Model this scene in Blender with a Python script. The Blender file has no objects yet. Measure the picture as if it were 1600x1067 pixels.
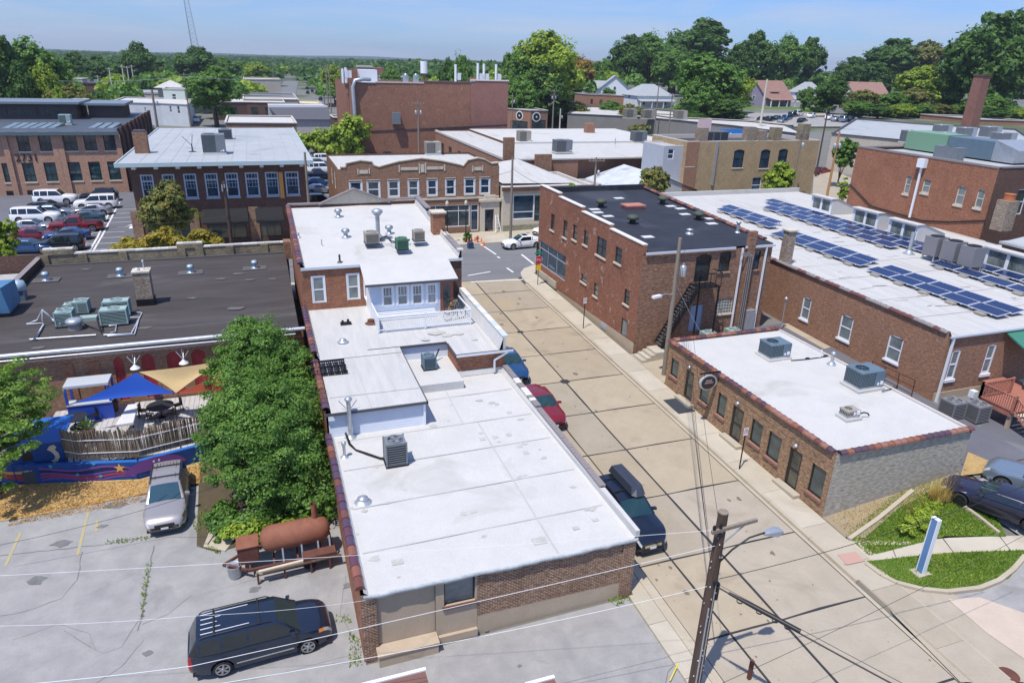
import bpy,math,random
import numpy as np
from mathutils import Vector,Matrix
sc=bpy.context.scene
COL=sc.collection
random.seed(7)
# camera, sky, sun, exposure
UU=Vector((0.0995987,0.3613080,0.9271120));FF=Vector((0.3165901,0.8718180,-0.3737702))
RR=Vector((0.9433190,-0.3307415,0.0275546))
FL=1084.980;CAMZ=21.204
cam=bpy.data.cameras.new('camera');camo=bpy.data.objects.new('camera',cam);COL.objects.link(camo)
camo.matrix_world=Matrix(((RR.x,UU.x,-FF.x,0),(RR.y,UU.y,-FF.y,0),(RR.z,UU.z,-FF.z,CAMZ),(0,0,0,1)))
cam.sensor_width=36;cam.lens=FL/1600*36;cam.clip_end=30000;cam.clip_start=0.5
sc.camera=camo
SUNV=Vector((-.36,-.26,1)).normalized()
w=bpy.data.worlds.new('World');sc.world=w;w.use_nodes=True
nt=w.node_tree;nt.nodes.clear()
o_=nt.nodes.new('ShaderNodeOutputWorld');bg=nt.nodes.new('ShaderNodeBackground')
sky=nt.nodes.new('ShaderNodeTexSky');sky.sky_type='NISHITA';sky.sun_disc=False
sky.sun_elevation=math.asin(SUNV.z);sky.sun_rotation=math.atan2(SUNV.x,SUNV.y)
sky.altitude=150;sky.air_density=1.0;sky.dust_density=0.1;sky.ozone_density=3.5
bg.inputs['Strength'].default_value=0.15
tc=nt.nodes.new('ShaderNodeTexCoord');mp=nt.nodes.new('ShaderNodeMapping');mp.inputs['Scale'].default_value=(1.5,1.5,16)
mp.inputs['Rotation'].default_value=(0.05,0.03,.4)
nz=nt.nodes.new('ShaderNodeTexNoise');nz.inputs['Scale'].default_value=2.2;nz.inputs['Detail'].default_value=7;nz.inputs['Roughness'].default_value=.62;nz.inputs['Distortion'].default_value=.6
rp=nt.nodes.new('ShaderNodeMapRange');rp.inputs['From Min'].default_value=.40;rp.inputs['From Max'].default_value=.68;rp.inputs['To Max'].default_value=.6
mx=nt.nodes.new('ShaderNodeMix');mx.data_type='RGBA';mx.inputs['B'].default_value=(3.6,4.0,5.0,1)
nt.links.new(tc.outputs['Generated'],mp.inputs[0]);nt.links.new(mp.outputs[0],nz.inputs[0]);nt.links.new(nz.outputs[0],rp.inputs[0])
nt.links.new(rp.outputs[0],mx.inputs['Factor']);tn=nt.nodes.new('ShaderNodeMix');tn.data_type='RGBA';tn.blend_type='MULTIPLY';tn.inputs[0].default_value=1;hg=nt.nodes.new('ShaderNodeSeparateXYZ');hc=nt.nodes.new('ShaderNodeTexCoord');nt.links.new(hc.outputs['Generated'],hg.inputs[0]);hr=nt.nodes.new('ShaderNodeMapRange');hr.inputs['From Max'].default_value=.45;nt.links.new(hg.outputs[2],hr.inputs[0]);hm=nt.nodes.new('ShaderNodeMix');hm.data_type='RGBA';hm.inputs['A'].default_value=(.33,.46,.78,1);hm.inputs['B'].default_value=(.85,.98,1.3,1);nt.links.new(hr.outputs[0],hm.inputs[0]);nt.links.new(hm.outputs['Result'],tn.inputs['B']);nt.links.new(sky.outputs[0],tn.inputs['A']);nt.links.new(tn.outputs['Result'],mx.inputs['A']);nt.links.new(mx.outputs['Result'],bg.inputs[0]);nt.links.new(bg.outputs[0],o_.inputs[0])
sl=bpy.data.lights.new('sun','SUN');sl.energy=4.6;sl.angle=math.radians(.5);sl.color=(1,.95,.87)
so=bpy.data.objects.new('sun',sl);COL.objects.link(so);so.rotation_euler=SUNV.to_track_quat('Z','Y').to_euler()
sc.view_settings.view_transform='Standard';sc.view_settings.look='None';sc.view_settings.gamma=1;sc.view_settings.exposure=0.12
sc.view_settings.use_curve_mapping=False
sc.render.engine='CYCLES'
# survey helpers (photo survey -> world metres)
def sm(a,b,x):
 t=max(0.,min(1.,(x-a)/(b-a)));return t*t*(3-2*t)
def gz(x,y):
 z=.25+.029*(min(y,62)-22)
 if x<12.6:z+=.018*(max(x,-25)-12.6)*(1-sm(35,62,y))
 if x>25:z+=.11*min(x-25,10)*max(0,min(1,(y-15)/6))*(1-.8*sm(50,75,y))
 z+=6.5*sm(95,165,x)*sm(40,130,y)*(1-sm(700,1500,math.hypot(x,y)))
 return z
def ray(px,py):return FF*FL+RR*(px-800)-UU*(py-533.5)
def at(px,py,z):
 d=ray(px,py);return d*((z-CAMZ)/d.z)+Vector((0,0,CAMZ))
def aty(px,py,y):
 d=ray(px,py);return d*(y/d.y)+Vector((0,0,CAMZ))
def atx(px,py,x):
 d=ray(px,py);return d*(x/d.x)+Vector((0,0,CAMZ))
def on(px,py):
 d=ray(px,py);t=.004;c=Vector((0,0,CAMZ))
 while t<3:
  p=d*t+c
  if p.z<gz(p.x,p.y):break
  t*=1.03
 lo,hi=t/1.03,t
 for _ in range(30):
  m=(lo+hi)/2;p=d*m+c
  if p.z<gz(p.x,p.y):hi=m
  else:lo=m
 return p
def ztop(P,px,py):
 d=ray(px,py);t=math.hypot(P[0],P[1])/math.hypot(d.x,d.y);return CAMZ+t*d.z
# materials
MATS={}
def N(nt,t,**k):
 n=nt.nodes.new(t)
 for a,b in k.items():
  if a.startswith('i_'):n.inputs[a[2:].replace('_',' ')].default_value=b
  else:setattr(n,a,b)
 return n
def base(name):
 m=bpy.data.materials.new(name);m.use_nodes=True;nt=m.node_tree
 b=nt.nodes['Principled BSDF'];MATS[name]=m;return m,nt,b
def c4(c):return(c[0],c[1],c[2],1)
def plain(name,c,rough=.6,metal=0,spec=.5,coat=0,emit=0):
 if name in MATS:return MATS[name]
 m,nt,b=base(name);b.inputs['Base Color'].default_value=c4(c);b.inputs['Roughness'].default_value=rough
 b.inputs['Metallic'].default_value=metal;b.inputs['Specular IOR Level'].default_value=spec
 if coat:b.inputs['Coat Weight'].default_value=coat;b.inputs['Coat Roughness'].default_value=.04
 if emit:b.inputs['Emission Color'].default_value=c4(c);b.inputs['Emission Strength'].default_value=emit
 return m
def ramp(nt,fac,stops,interp='LINEAR'):
 r=N(nt,'ShaderNodeValToRGB');e=r.color_ramp;e.interpolation=interp
 e.elements[0].position=stops[0][0];e.elements[0].color=c4(stops[0][1])
 e.elements[1].position=stops[-1][0];e.elements[1].color=c4(stops[-1][1])
 for p,c in stops[1:-1]:
  x=e.elements.new(p);x.color=c4(c)
 nt.links.new(fac,r.inputs[0]);return r.outputs[0]
def noise(nt,co,scale,detail=5,rough=.6,dist=0,sc3=None,rot=0):
 if sc3 or rot:
  mp=N(nt,'ShaderNodeMapping');mp.inputs['Scale'].default_value=sc3 or(1,1,1);mp.inputs['Rotation'].default_value=(0,0,rot)
  nt.links.new(co,mp.inputs[0]);co=mp.outputs[0]
 n=N(nt,'ShaderNodeTexNoise');n.inputs['Scale'].default_value=scale;n.inputs['Detail'].default_value=detail
 n.inputs['Roughness'].default_value=rough;n.inputs['Distortion'].default_value=dist;nt.links.new(co,n.inputs[0]);return n.outputs[0]
def mixc(nt,f,a,b,mode='MIX'):
 m=N(nt,'ShaderNodeMix',data_type='RGBA',blend_type=mode)
 for s,v in(('Factor',f),('A',a),('B',b)):
  if hasattr(v,'is_output'):nt.links.new(v,m.inputs[s])
  elif s=='Factor':m.inputs[0].default_value=v
  else:m.inputs[s].default_value=c4(v)
 return m.outputs['Result']
def rng(nt,f,a,b,c=0,d=1):
 r=N(nt,'ShaderNodeMapRange');r.inputs['From Min'].default_value=a;r.inputs['From Max'].default_value=b
 r.inputs['To Min'].default_value=c;r.inputs['To Max'].default_value=d;nt.links.new(f,r.inputs[0]);return r.outputs[0]
def bump(nt,b,h,strength=.3,dist=.02):
 n=N(nt,'ShaderNodeBump');n.inputs['Strength'].default_value=strength;n.inputs['Distance'].default_value=dist
 nt.links.new(h,n.inputs['Height']);nt.links.new(n.outputs[0],b.inputs['Normal'])
def coord(nt,kind='Object'):return N(nt,'ShaderNodeTexCoord').outputs[kind]
def mottled(name,c1,c2,scale=2.,rough=.85,bmp=.15,fine=30.,c3=None,spec=.3,streak=None,metal=0):
 if name in MATS:return MATS[name]
 m,nt,b=base(name);co=coord(nt)
 f=noise(nt,co,scale,6,.65,.3,streak)
 col=ramp(nt,rng(nt,f,.3,.7),[(0,c1),(1,c2)])
 f2=noise(nt,co,fine,3,.7)
 col=mixc(nt,rng(nt,f2,.35,.7,0,.3),col,[x*.62 for x in c1])
 if c3:
  f3=noise(nt,co,scale*.35,4,.6,.8,streak)
  col=mixc(nt,rng(nt,f3,.58,.72),col,c3)
 nt.links.new(col,b.inputs['Base Color']);b.inputs['Roughness'].default_value=rough;b.inputs['Specular IOR Level'].default_value=spec
 b.inputs['Metallic'].default_value=metal
 if bmp:bump(nt,b,f2,bmp,.02)
 return m
def brick(name,c1,c2,mortar,bw=.215,bh=.075,ms=.011,c3=None,dirt=None,bias=0,stain=.45,eff=None,bmp=.5):
 if name in MATS:return MATS[name]
 c1,c2,mortar,c3=[q and[q[0]*1.0+.01,q[1]*1.14+.012,q[2]*1.04+.008]for q in(c1,c2,mortar,c3)]
 m,nt,b=base(name);uv=coord(nt,'UV');co=coord(nt)
 br=N(nt,'ShaderNodeTexBrick');br.offset=.5;nt.links.new(uv,br.inputs[0])
 for k,v in(('Scale',1),('Brick Width',bw),('Row Height',bh),('Mortar Size',ms),('Mortar Smooth',.2),('Bias',bias)):br.inputs[k].default_value=v
 br.inputs['Color1'].default_value=c4(c1);br.inputs['Color2'].default_value=c4(c2);br.inputs['Mortar'].default_value=c4(mortar)
 col=br.outputs[0]
 mp=N(nt,'ShaderNodeMapping');mp.inputs['Scale'].default_value=(1/bw,1/bh,1);nt.links.new(uv,mp.inputs[0])
 wn=noise(nt,mp.outputs[0],1.1,1,.5)
 col=mixc(nt,rng(nt,wn,.35,.65,0,.9),col,mixc(nt,.62,col,(c3 or[x*.4 for x in c1]),'MIX'))
 f=noise(nt,co,.55,6,.65,.5)
 col=mixc(nt,rng(nt,f,.45,.75,0,stain),col,dirt or[x*.35 for x in c1])
 fs=noise(nt,uv,1,4,.75,.2,(2.6,8,1));col=mixc(nt,1,col,ramp(nt,rng(nt,fs,.3,.7),[(0,(.70,.69,.70)),(1,(1.25,1.2,1.15))]),'MULTIPLY')
 f2=noise(nt,co,1.3,7,.7,.8)
 if eff:
  col=mixc(nt,rng(nt,f2,.58,.66,0,.5),col,eff)
 nt.links.new(col,b.inputs['Base Color']);b.inputs['Roughness'].default_value=.9;b.inputs['Specular IOR Level'].default_value=.2
 inv=N(nt,'ShaderNodeMath',operation='SUBTRACT');inv.inputs[0].default_value=1;nt.links.new(br.outputs['Fac'],inv.inputs[1])
 bump(nt,b,inv.outputs[0],bmp,.012)
 return m
def glassm(name,c=(.012,.02,.024),rough=.06,c2=None):
 if name in MATS:return MATS[name]
 m,nt,b=base(name);co=coord(nt,'Object')
 f=noise(nt,co,.9,3,.6,.6)
 col=ramp(nt,rng(nt,f,.35,.65),[(0,c),(1,c2 or[x*2.6+.01 for x in c])])
 nt.links.new(col,b.inputs['Base Color']);b.inputs['Roughness'].default_value=rough;b.inputs['Specular IOR Level'].default_value=.8
 bump(nt,b,f,.02,.01)
 return m
def lap(name,c,h=.12,c2=None,axis=1,depth=.012,spec=.4):
 """horizontal lap siding / ribbed sheet: steps come from the UV height"""
 if name in MATS:return MATS[name]
 m,nt,b=base(name);uv=coord(nt,'UV')
 s=N(nt,'ShaderNodeSeparateXYZ');nt.links.new(uv,s.inputs[0])
 d=N(nt,'ShaderNodeMath',operation='DIVIDE');nt.links.new(s.outputs[axis],d.inputs[0]);d.inputs[1].default_value=h
 fr=N(nt,'ShaderNodeMath',operation='FRACT');nt.links.new(d.outputs[0],fr.inputs[0])
 f=noise(nt,coord(nt),1.2,4);col=mixc(nt,rng(nt,f,.3,.7,0,.4),c,c2 or[x*.8 for x in c])
 nt.links.new(col,b.inputs['Base Color']);b.inputs['Roughness'].default_value=.55;b.inputs['Specular IOR Level'].default_value=spec
 inv=N(nt,'ShaderNodeMath',operation='SUBTRACT');inv.inputs[0].default_value=1;nt.links.new(fr.outputs[0],inv.inputs[1])
 bump(nt,b,inv.outputs[0],1,depth)
 return m
def leafm(name,c1,c2,c3=None):
 if name in MATS:return MATS[name]
 c1,c2,c3=[q and(q[0]*1.62+.008,q[1]*1.36+.006,q[2]*1.2)for q in(c1,c2,c3)]
 m,nt,b=base(name);g=N(nt,'ShaderNodeNewGeometry')
 st=[(0,c1),(.6,c2),(1,c3 or c2)]
 col=ramp(nt,g.outputs['Random Per Island'],st)
 f=noise(nt,coord(nt),.45,3);col=mixc(nt,rng(nt,f,.35,.65,0,.55),col,[c1[0]*.6,c1[1]*.65,c1[2]*.7])
 b.inputs['Roughness'].default_value=.55;b.inputs['Specular IOR Level'].default_value=.25
 nt.links.new(col,b.inputs['Base Color'])
 tr=N(nt,'ShaderNodeBsdfTranslucent');nt.links.new(mixc(nt,1,col,(1.3,1.6,.6),'MULTIPLY'),tr.inputs[0])
 ms=N(nt,'ShaderNodeMixShader');ms.inputs[0].default_value=.3
 nt.links.new(b.outputs[0],ms.inputs[1]);nt.links.new(tr.outputs[0],ms.inputs[2])
 nt.links.new(ms.outputs[0],nt.nodes['Material Output'].inputs[0]);return m
# mesh builder
SPLIT={'roof_upstand','post','gutter','roof_edge','roof_patch','roof_stain','roof_seam','side_window','coping','leg','stone_portal','limestone_ornament','corner_trim','ledge','downspout','flue','insulator','string_course','buttress','deck_step','stringer','dormer_side','dormer_roof','ballast_tray','mounting_rail','door_seam','door_handle','side_moulding','wiper','headlights','tail_lights','indicator_lamp','roof_rib','brace','service_valve','support_post','base_rail','sign_frame','tie_wire','conduit','staple','expansion_joint','upright','fan_box','bracket'}
class MB:
 def __init__(s):s.v=[];s.f=[];s.m=[];s.sm=[]
 def add(s,vs,fs,m=0,smooth=False):
  n=len(s.v);s.v+=[tuple(p)for p in vs]
  for f in fs:s.f.append(tuple(i+n for i in f));s.m.append(m);s.sm.append(smooth)
  return s
 def poly(s,*pts,m=0):return s.add(pts,[range(len(pts))],m)
 def box(s,x0,x1,y0,y1,z0,z1,m=0,mt=None):
  if x1<x0:x0,x1=x1,x0
  if y1<y0:y0,y1=y1,y0
  v=[(x,y,z)for z in(z0,z1)for y in(y0,y1)for x in(x0,x1)]
  s.add(v,[(0,1,5,4),(1,3,7,5),(3,2,6,7),(2,0,4,6),(0,2,3,1)],m)
  s.add(v,[(4,5,7,6)],m if mt is None else mt);return s
 def obox(s,c,ax,ay,az,m=0):
  c=Vector(c);ax=Vector(ax);ay=Vector(ay);az=Vector(az)
  if ax.cross(ay).dot(az)<0:ax=-ax
  v=[c+ax*i+ay*j+az*k for k in(-1,1)for j in(-1,1)for i in(-1,1)]
  return s.add(v,[(0,1,5,4),(1,3,7,5),(3,2,6,7),(2,0,4,6),(0,2,3,1),(4,5,7,6)],m)
 def bar(s,p,q,w,h=None,m=0):
  p=Vector(p);q=Vector(q);d=q-p;h=h or w
  if d.length<1e-6:return s
  up=Vector((0,0,1))if abs(d.normalized().z)<.95 else Vector((1,0,0))
  a=d.cross(up).normalized();b=a.cross(d).normalized()
  return s.obox((p+q)/2,a*w/2,d/2,b*h/2,m)
 def cyl(s,p,q,r0,r1=None,n=10,m=0,cap=True,smooth=True):
  return s.tube([p,q],[r0,r0 if r1 is None else r1],n,m,cap,smooth)
 def tube(s,pts,r,n=8,m=0,cap=True,smooth=True):
  pts=[Vector(p)for p in pts];k=len(pts)
  if not isinstance(r,(list,tuple)):r=[r]*k
  vs=[];pa=None
  for i,p in enumerate(pts):
   d=(pts[min(i+1,k-1)]-pts[max(i-1,0)]).normalized()
   if pa is None:
    up=Vector((0,0,1))if abs(d.z)<.9 else Vector((1,0,0));a=d.cross(up).normalized()
   else:a=(pa-d*pa.dot(d)).normalized()
   pa=a;b=d.cross(a)
   for j in range(n):
    t=2*math.pi*j/n;vs.append(p+(a*math.cos(t)+b*math.sin(t))*r[i])
  fs=[(i*n+j,i*n+(j+1)%n,(i+1)*n+(j+1)%n,(i+1)*n+j)for i in range(k-1)for j in range(n)]
  s.add(vs,fs,m,smooth)
  if cap:s.add(vs[:n],[tuple(reversed(range(n)))],m);s.add(vs[-n:],[tuple(range(n))],m)
  return s
 def lathe(s,c,prof,n=14,m=0,smooth=True,cap=True):
  c=Vector(c);vs=[c+Vector((r*math.cos(2*math.pi*j/n),r*math.sin(2*math.pi*j/n),z))for r,z in prof for j in range(n)]
  k=len(prof)
  s.add(vs,[(i*n+j,i*n+(j+1)%n,(i+1)*n+(j+1)%n,(i+1)*n+j)for i in range(k-1)for j in range(n)],m,smooth)
  if cap:s.add(vs[-n:],[tuple(range(n))],m);s.add(vs[:n],[tuple(reversed(range(n)))],m)
  return s
 def mesh(s,name,mats,off=(0,0,0)):
  me=bpy.data.meshes.new(name)
  v=np.array(s.v,dtype=float).reshape(-1,3)-np.array(off,dtype=float)
  me.from_pydata(v.tolist(),[],s.f)
  for x in(mats if isinstance(mats,(list,tuple))else[mats]):me.materials.append(x)
  me.polygons.foreach_set('material_index',s.m);me.polygons.foreach_set('use_smooth',s.sm)
  me.update();uvmap(me);return me
 def build(s,name,mats,parent=None,local=False):
  if parent is not None and name in SPLIT:
   key={};par=list(range(len(s.f)))
   def fd(a):
    while par[a]!=a:par[a]=par[par[a]];a=par[a]
    return a
   for i,f in enumerate(s.f):
    for v in f:
     k=tuple(round(float(q),3)for q in s.v[v])
     if k in key:par[fd(i)]=fd(key[k])
     else:key[k]=i
   gr={}
   for i in range(len(s.f)):gr.setdefault(fd(i),[]).append(i)
   if 1<len(gr)<60:
    for g in gr.values():
     m=MB();ix={}
     for i in g:
      for v in s.f[i]:
       if v not in ix:ix[v]=len(m.v);m.v.append(s.v[v])
      m.f.append(tuple(ix[v]for v in s.f[i]));m.m.append(s.m[i]);m.sm.append(s.sm[i])
     off=(0,0,0)if local else worldloc(parent);o=put(name,m.mesh(name,mats,off),parent)
    return o
  off=(0,0,0)if(local or parent is None)else worldloc(parent)
  return put(name,s.mesh(name,mats,off),parent)
def uvmap(me):
 uv=me.uv_layers.new(name='UVMap');n=len(me.loops)
 if n==0:return
 nor=np.zeros(len(me.polygons)*3);me.polygons.foreach_get('normal',nor);nor=nor.reshape(-1,3)
 tot=np.zeros(len(me.polygons),dtype=int);me.polygons.foreach_get('loop_total',tot)
 vi=np.zeros(n,dtype=int);me.loops.foreach_get('vertex_index',vi)
 co=np.zeros(len(me.vertices)*3);me.vertices.foreach_get('co',co);co=co.reshape(-1,3)[vi]
 ln=np.repeat(nor,tot,axis=0);out=np.zeros((n,2));flat=np.abs(ln[:,2])>.8
 hl=np.hypot(ln[:,0],ln[:,1])+1e-9
 out[:,0]=np.where(flat,co[:,0],(-ln[:,1]*co[:,0]+ln[:,0]*co[:,1])/hl)
 out[:,1]=np.where(flat,co[:,1],co[:,2]);uv.data.foreach_set('uv',out.ravel())
WL={}
def worldloc(o):
 return WL.get(o.name,(0,0,0))
def put(name,me,parent=None):
 o=bpy.data.objects.new(name,me);COL.objects.link(o)
 if parent is not None:o.parent=parent;WL[o.name]=worldloc(parent)
 else:WL[o.name]=(0,0,0)
 return o
def tag(o,label=None,cat=None,group=None,kind=None):
 if label:o['label']=label
 if cat:o['category']=cat
 if group:o['group']=group
 if kind:o['kind']=kind
 return o
def thing(name,label,cat,loc=(0,0,0),rz=0,group=None):
 o=bpy.data.objects.new(name,None);COL.objects.link(o);o.location=loc;o.rotation_euler=(0,0,rz);o.empty_display_size=.3
 WL[o.name]=tuple(loc);return tag(o,label,cat,group)
def one(name,mb,mats,label,cat,group=None,loc=None):
 """a thing that is a single mesh, given in world metres; origin at its base"""
 if loc is None:
  a=np.array(mb.v);loc=((a[:,0].min()+a[:,0].max())/2,(a[:,1].min()+a[:,1].max())/2,a[:,2].min())
 o=put(name,mb.mesh(name,mats,loc));o.location=[float(q)for q in loc];WL[o.name]=tuple(loc);return tag(o,label,cat,group)
def dup(root,loc,rz=0,label=None,group=None,scale=None,mats=None):
 kids={}
 for ob in root.children:kids[ob]=list(ob.children)
 r=root.copy();COL.objects.link(r);r.location=loc;r.rotation_euler=(root.rotation_euler.x,root.rotation_euler.y,rz);WL[r.name]=tuple(loc)
 if scale:r.scale=scale if hasattr(scale,'__len__')else(scale,)*3
 if label:r['label']=label
 if group:r['group']=group
 def cp(o,par):
  c=o.copy();COL.objects.link(c);c.parent=par
  if mats:
   for k,v in mats.items():
    for i,sl in enumerate(c.material_slots):
     if sl.material and sl.material.name==k:sl.link='OBJECT';sl.material=v
  return c
 if mats and root.data:
  for k,v in mats.items():
   for sl in r.material_slots:
    if sl.material and sl.material.name==k:sl.link='OBJECT';sl.material=v
 for ch,gr in kids.items():
  c=cp(ch,r)
  for g in gr:cp(g,c)
 return r
def smooth_by_angle(o,deg=35):
 try:
  o.data.set_sharp_from_angle(angle=math.radians(deg))
  for p in o.data.polygons:p.use_smooth=True
 except Exception:pass
# walls and windows
def wall(mb,A,B,zb,zt,ops=(),depth=.14,m=0,mr=None):
 ax,ay=A;bx,by=B;L=math.hypot(bx-ax,by-ay);tx,ty=(bx-ax)/L,(by-ay)/L;nx,ny=ty,-tx
 zb=zb if hasattr(zb,'__len__')else(zb,zb);zt=zt if hasattr(zt,'__len__')else(zt,zt);mr=m if mr is None else mr
 P=lambda u,z,d=0:(ax+tx*u-nx*d,ay+ty*u-ny*d,z)
 fb=lambda u:zb[0]+(zb[1]-zb[0])*u/L;ft=lambda u:zt[0]+(zt[1]-zt[0])*u/L
 us=sorted(set([0,L]+[round(max(0,min(L,q)),4)for o in ops for q in(o[0],o[1])]))
 for a,b in zip(us,us[1:]):
  if b-a<1e-4:continue
  mid=(a+b)/2;cov=sorted([o for o in ops if o[0]<mid<o[1]],key=lambda o:o[2])
  cur=(fb(a),fb(b))
  for o in cov:
   if o[2]>max(cur):mb.poly(P(a,cur[0]),P(b,cur[1]),P(b,o[2]),P(a,o[2]),m=m)
   cur=(o[3],o[3])
  if min(ft(a),ft(b))>cur[0]-1e-6:mb.poly(P(a,cur[0]),P(b,cur[1]),P(b,ft(b)),P(a,ft(a)),m=m)
 for u0,u1,z0,z1 in[o[:4]for o in ops]:
  mb.poly(P(u0,z0),P(u1,z0),P(u1,z0,depth),P(u0,z0,depth),m=mr)
  mb.poly(P(u0,z1,depth),P(u1,z1,depth),P(u1,z1),P(u0,z1),m=mr)
  mb.poly(P(u0,z0),P(u0,z0,depth),P(u0,z1,depth),P(u0,z1),m=mr)
  mb.poly(P(u1,z0,depth),P(u1,z0),P(u1,z1),P(u1,z1,depth),m=mr)
 return mb
def ops_px(A,B,rects):
 """photo rectangles (x0,y0,x1,y1: top-left, bottom-right) on the wall A-B -> (u0,u1,z0,z1)"""
 ax,ay=A;bx,by=B;L=math.hypot(bx-ax,by-ay);tx,ty=(bx-ax)/L,(by-ay)/L;nx,ny=ty,-tx
 def hit(px,py):
  d=ray(px,py);k=(ax*nx+ay*ny)/(d.x*nx+d.y*ny);p=d*k;return(p.x-ax)*tx+(p.y-ay)*ty,p.z+CAMZ
 out=[]
 for r in rects:
  u0,z1=hit(r[0],r[1]);u1,z0=hit(r[2],r[3]);out.append((min(u0,u1),max(u0,u1),min(z0,z1),max(z0,z1)))
 return out
def window(par,A,B,op,fm,gm,fw=.07,cols=1,rows=1,mid=True,inset=.1,sill=None,sillm=None,head=None,arch=0,archm=None,name='window',thick=.05,grid=None,trim=0):
 ax,ay=A;bx,by=B;L=math.hypot(bx-ax,by-ay);t=Vector(((bx-ax)/L,(by-ay)/L,0));n=Vector((t.y,-t.x,0));up=Vector((0,0,1))
 u0,u1,z0,z1=op[:4];O=Vector((ax,ay,0))
 def bx_(m,ua,ub,za,zb,d0,d1):m.obox(O+t*(ua+ub)/2+up*(za+zb)/2+n*(d0+d1)/2,t*(ub-ua)/2,n*(d1-d0)/2,up*(zb-za)/2)
 f=MB();d=-inset
 if trim:
  bx_(f,u0-trim,u0,z0-.02,z1+trim,-.02,.03);bx_(f,u1,u1+trim,z0-.02,z1+trim,-.02,.03);bx_(f,u0,u1,z1,z1+trim,-.02,.03)
 bx_(f,u0,u0+fw,z0,z1,d,d+thick);bx_(f,u1-fw,u1,z0,z1,d,d+thick)
 bx_(f,u0+fw,u1-fw,z1-fw,z1,d,d+thick);bx_(f,u0+fw,u1-fw,z0,z0+fw,d,d+thick)
 if mid:zm=z0+(z1-z0)*(.5 if mid is True else mid);bx_(f,u0+fw,u1-fw,zm-fw*.4,zm+fw*.4,d,d+thick-.004)
 th=fw*.3
 for i in range(1,cols):u=u0+(u1-u0)*i/cols;bx_(f,u-th,u+th,z0+fw,z1-fw,d,d+thick*.7)
 for i in range(1,rows):z=z0+(z1-z0)*i/rows;bx_(f,u0+fw,u1-fw,z-th,z+th,d,d+thick*.65)
 if grid:
  gc,gr,ga,gb=grid;za,zb=z0+(z1-z0)*ga,z0+(z1-z0)*gb
  for i in range(1,gc):u=u0+(u1-u0)*i/gc;bx_(f,u-.015,u+.015,za,zb,d,d+thick*.6)
  for i in range(0,gr):z=za+(zb-za)*i/gr;bx_(f,u0+fw,u1-fw,z-.015,z+.015,d,d+thick*.55)
 o=f.build(name,fm,par)
 g=MB();P=lambda u,z,q:O+t*u+up*z+n*q
 g.poly(P(u0+fw*.5,z0+fw*.5,d+.015),P(u1-fw*.5,z0+fw*.5,d+.015),P(u1-fw*.5,z1-fw*.5,d+.015),P(u0+fw*.5,z1-fw*.5,d+.015))
 g.build('pane',gm,o)
 if sill:
  s=MB();bx_(s,u0-.08,u1+.08,z0-sill,z0-.002,-.02,.09);s.build('sill',sillm or fm,o)
 if head:
  s=MB();bx_(s,u0-.1,u1+.1,z1+.002,z1+head,-.02,.03);s.build('lintel',sillm or fm,o)
 if arch:
  s=MB();k=8;w_=u1-u0
  arc=[(u0+w_*i/k,z1-arch+arch*(1-((2*i/k)-1)**2))for i in range(k+1)]
  for(ua,za),(ub,zb_)in zip(arc,arc[1:]):
   s.poly(P(ua,za,-.004),P(ub,zb_,-.004),P(ub,z1,-.004),P(ua,z1,-.004));s.poly(P(ua,za,-.004),P(ua,za,-inset),P(ub,zb_,-inset),P(ub,zb_,-.004))
  s.build('arch',archm,o)
 return o
def row_tiles(par,A,B,za,zb,width,tl,mats,name='coping_tile',kind='round',over=0.,seed=1,h=.1):
 """individual coping tiles from A to B (shared meshes)"""
 A3=Vector((A[0],A[1],za));B3=Vector((B[0],B[1],zb));d=B3-A3;n=max(1,round(d.length/tl));s=d.length/n;dn=d.normalized()
 meshes=[]
 for mt in mats:
  mb=MB()
  if kind=='round':
   k=6;prof=[(math.cos(math.pi*i/k)*width/2,math.sin(math.pi*i/k)*h)for i in range(k+1)]
   prof=[(width/2+.01,-.05)]+prof+[(-width/2-.01,-.05)]
   vs=[(x,y,z)for y in(-s/2+.006,s/2-.006)for x,z in prof];q=len(prof)
   mb.add(vs,[(i+1,i,q+i,q+i+1)for i in range(q-1)],0,False)
   mb.add(vs,[tuple(range(q)),tuple(reversed(range(q,2*q)))])
   c=[(x*1.08,y,z*1.22+.004)for y in(-s/2+.006,-s/2+.07)for x,z in prof]
   mb.add(c,[(i+1,i,q+i,q+i+1)for i in range(q-1)]);mb.add(c,[tuple(range(q)),tuple(reversed(range(q,2*q)))])
  else:
   mb.box(-width/2,width/2,-s/2+.008,s/2-.008,-.03,h)
  meshes.append(mb.mesh(name,mt))
 r=random.Random(seed);y=dn;x=y.cross(Vector((0,0,1))).normalized();z=x.cross(y)
 off=Vector(worldloc(par))if par else Vector((0,0,0))
 for i in range(n):
  p=A3+d*((i+.5)/n)-off
  o=bpy.data.objects.new(name,meshes[r.randrange(len(meshes))]);COL.objects.link(o);o.parent=par
  o.matrix_local=Matrix(((x.x,y.x,z.x,p.x),(x.y,y.y,z.y,p.y),(x.z,y.z,z.z,p.z+r.uniform(-.008,.008)),(0,0,0,1)))
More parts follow.
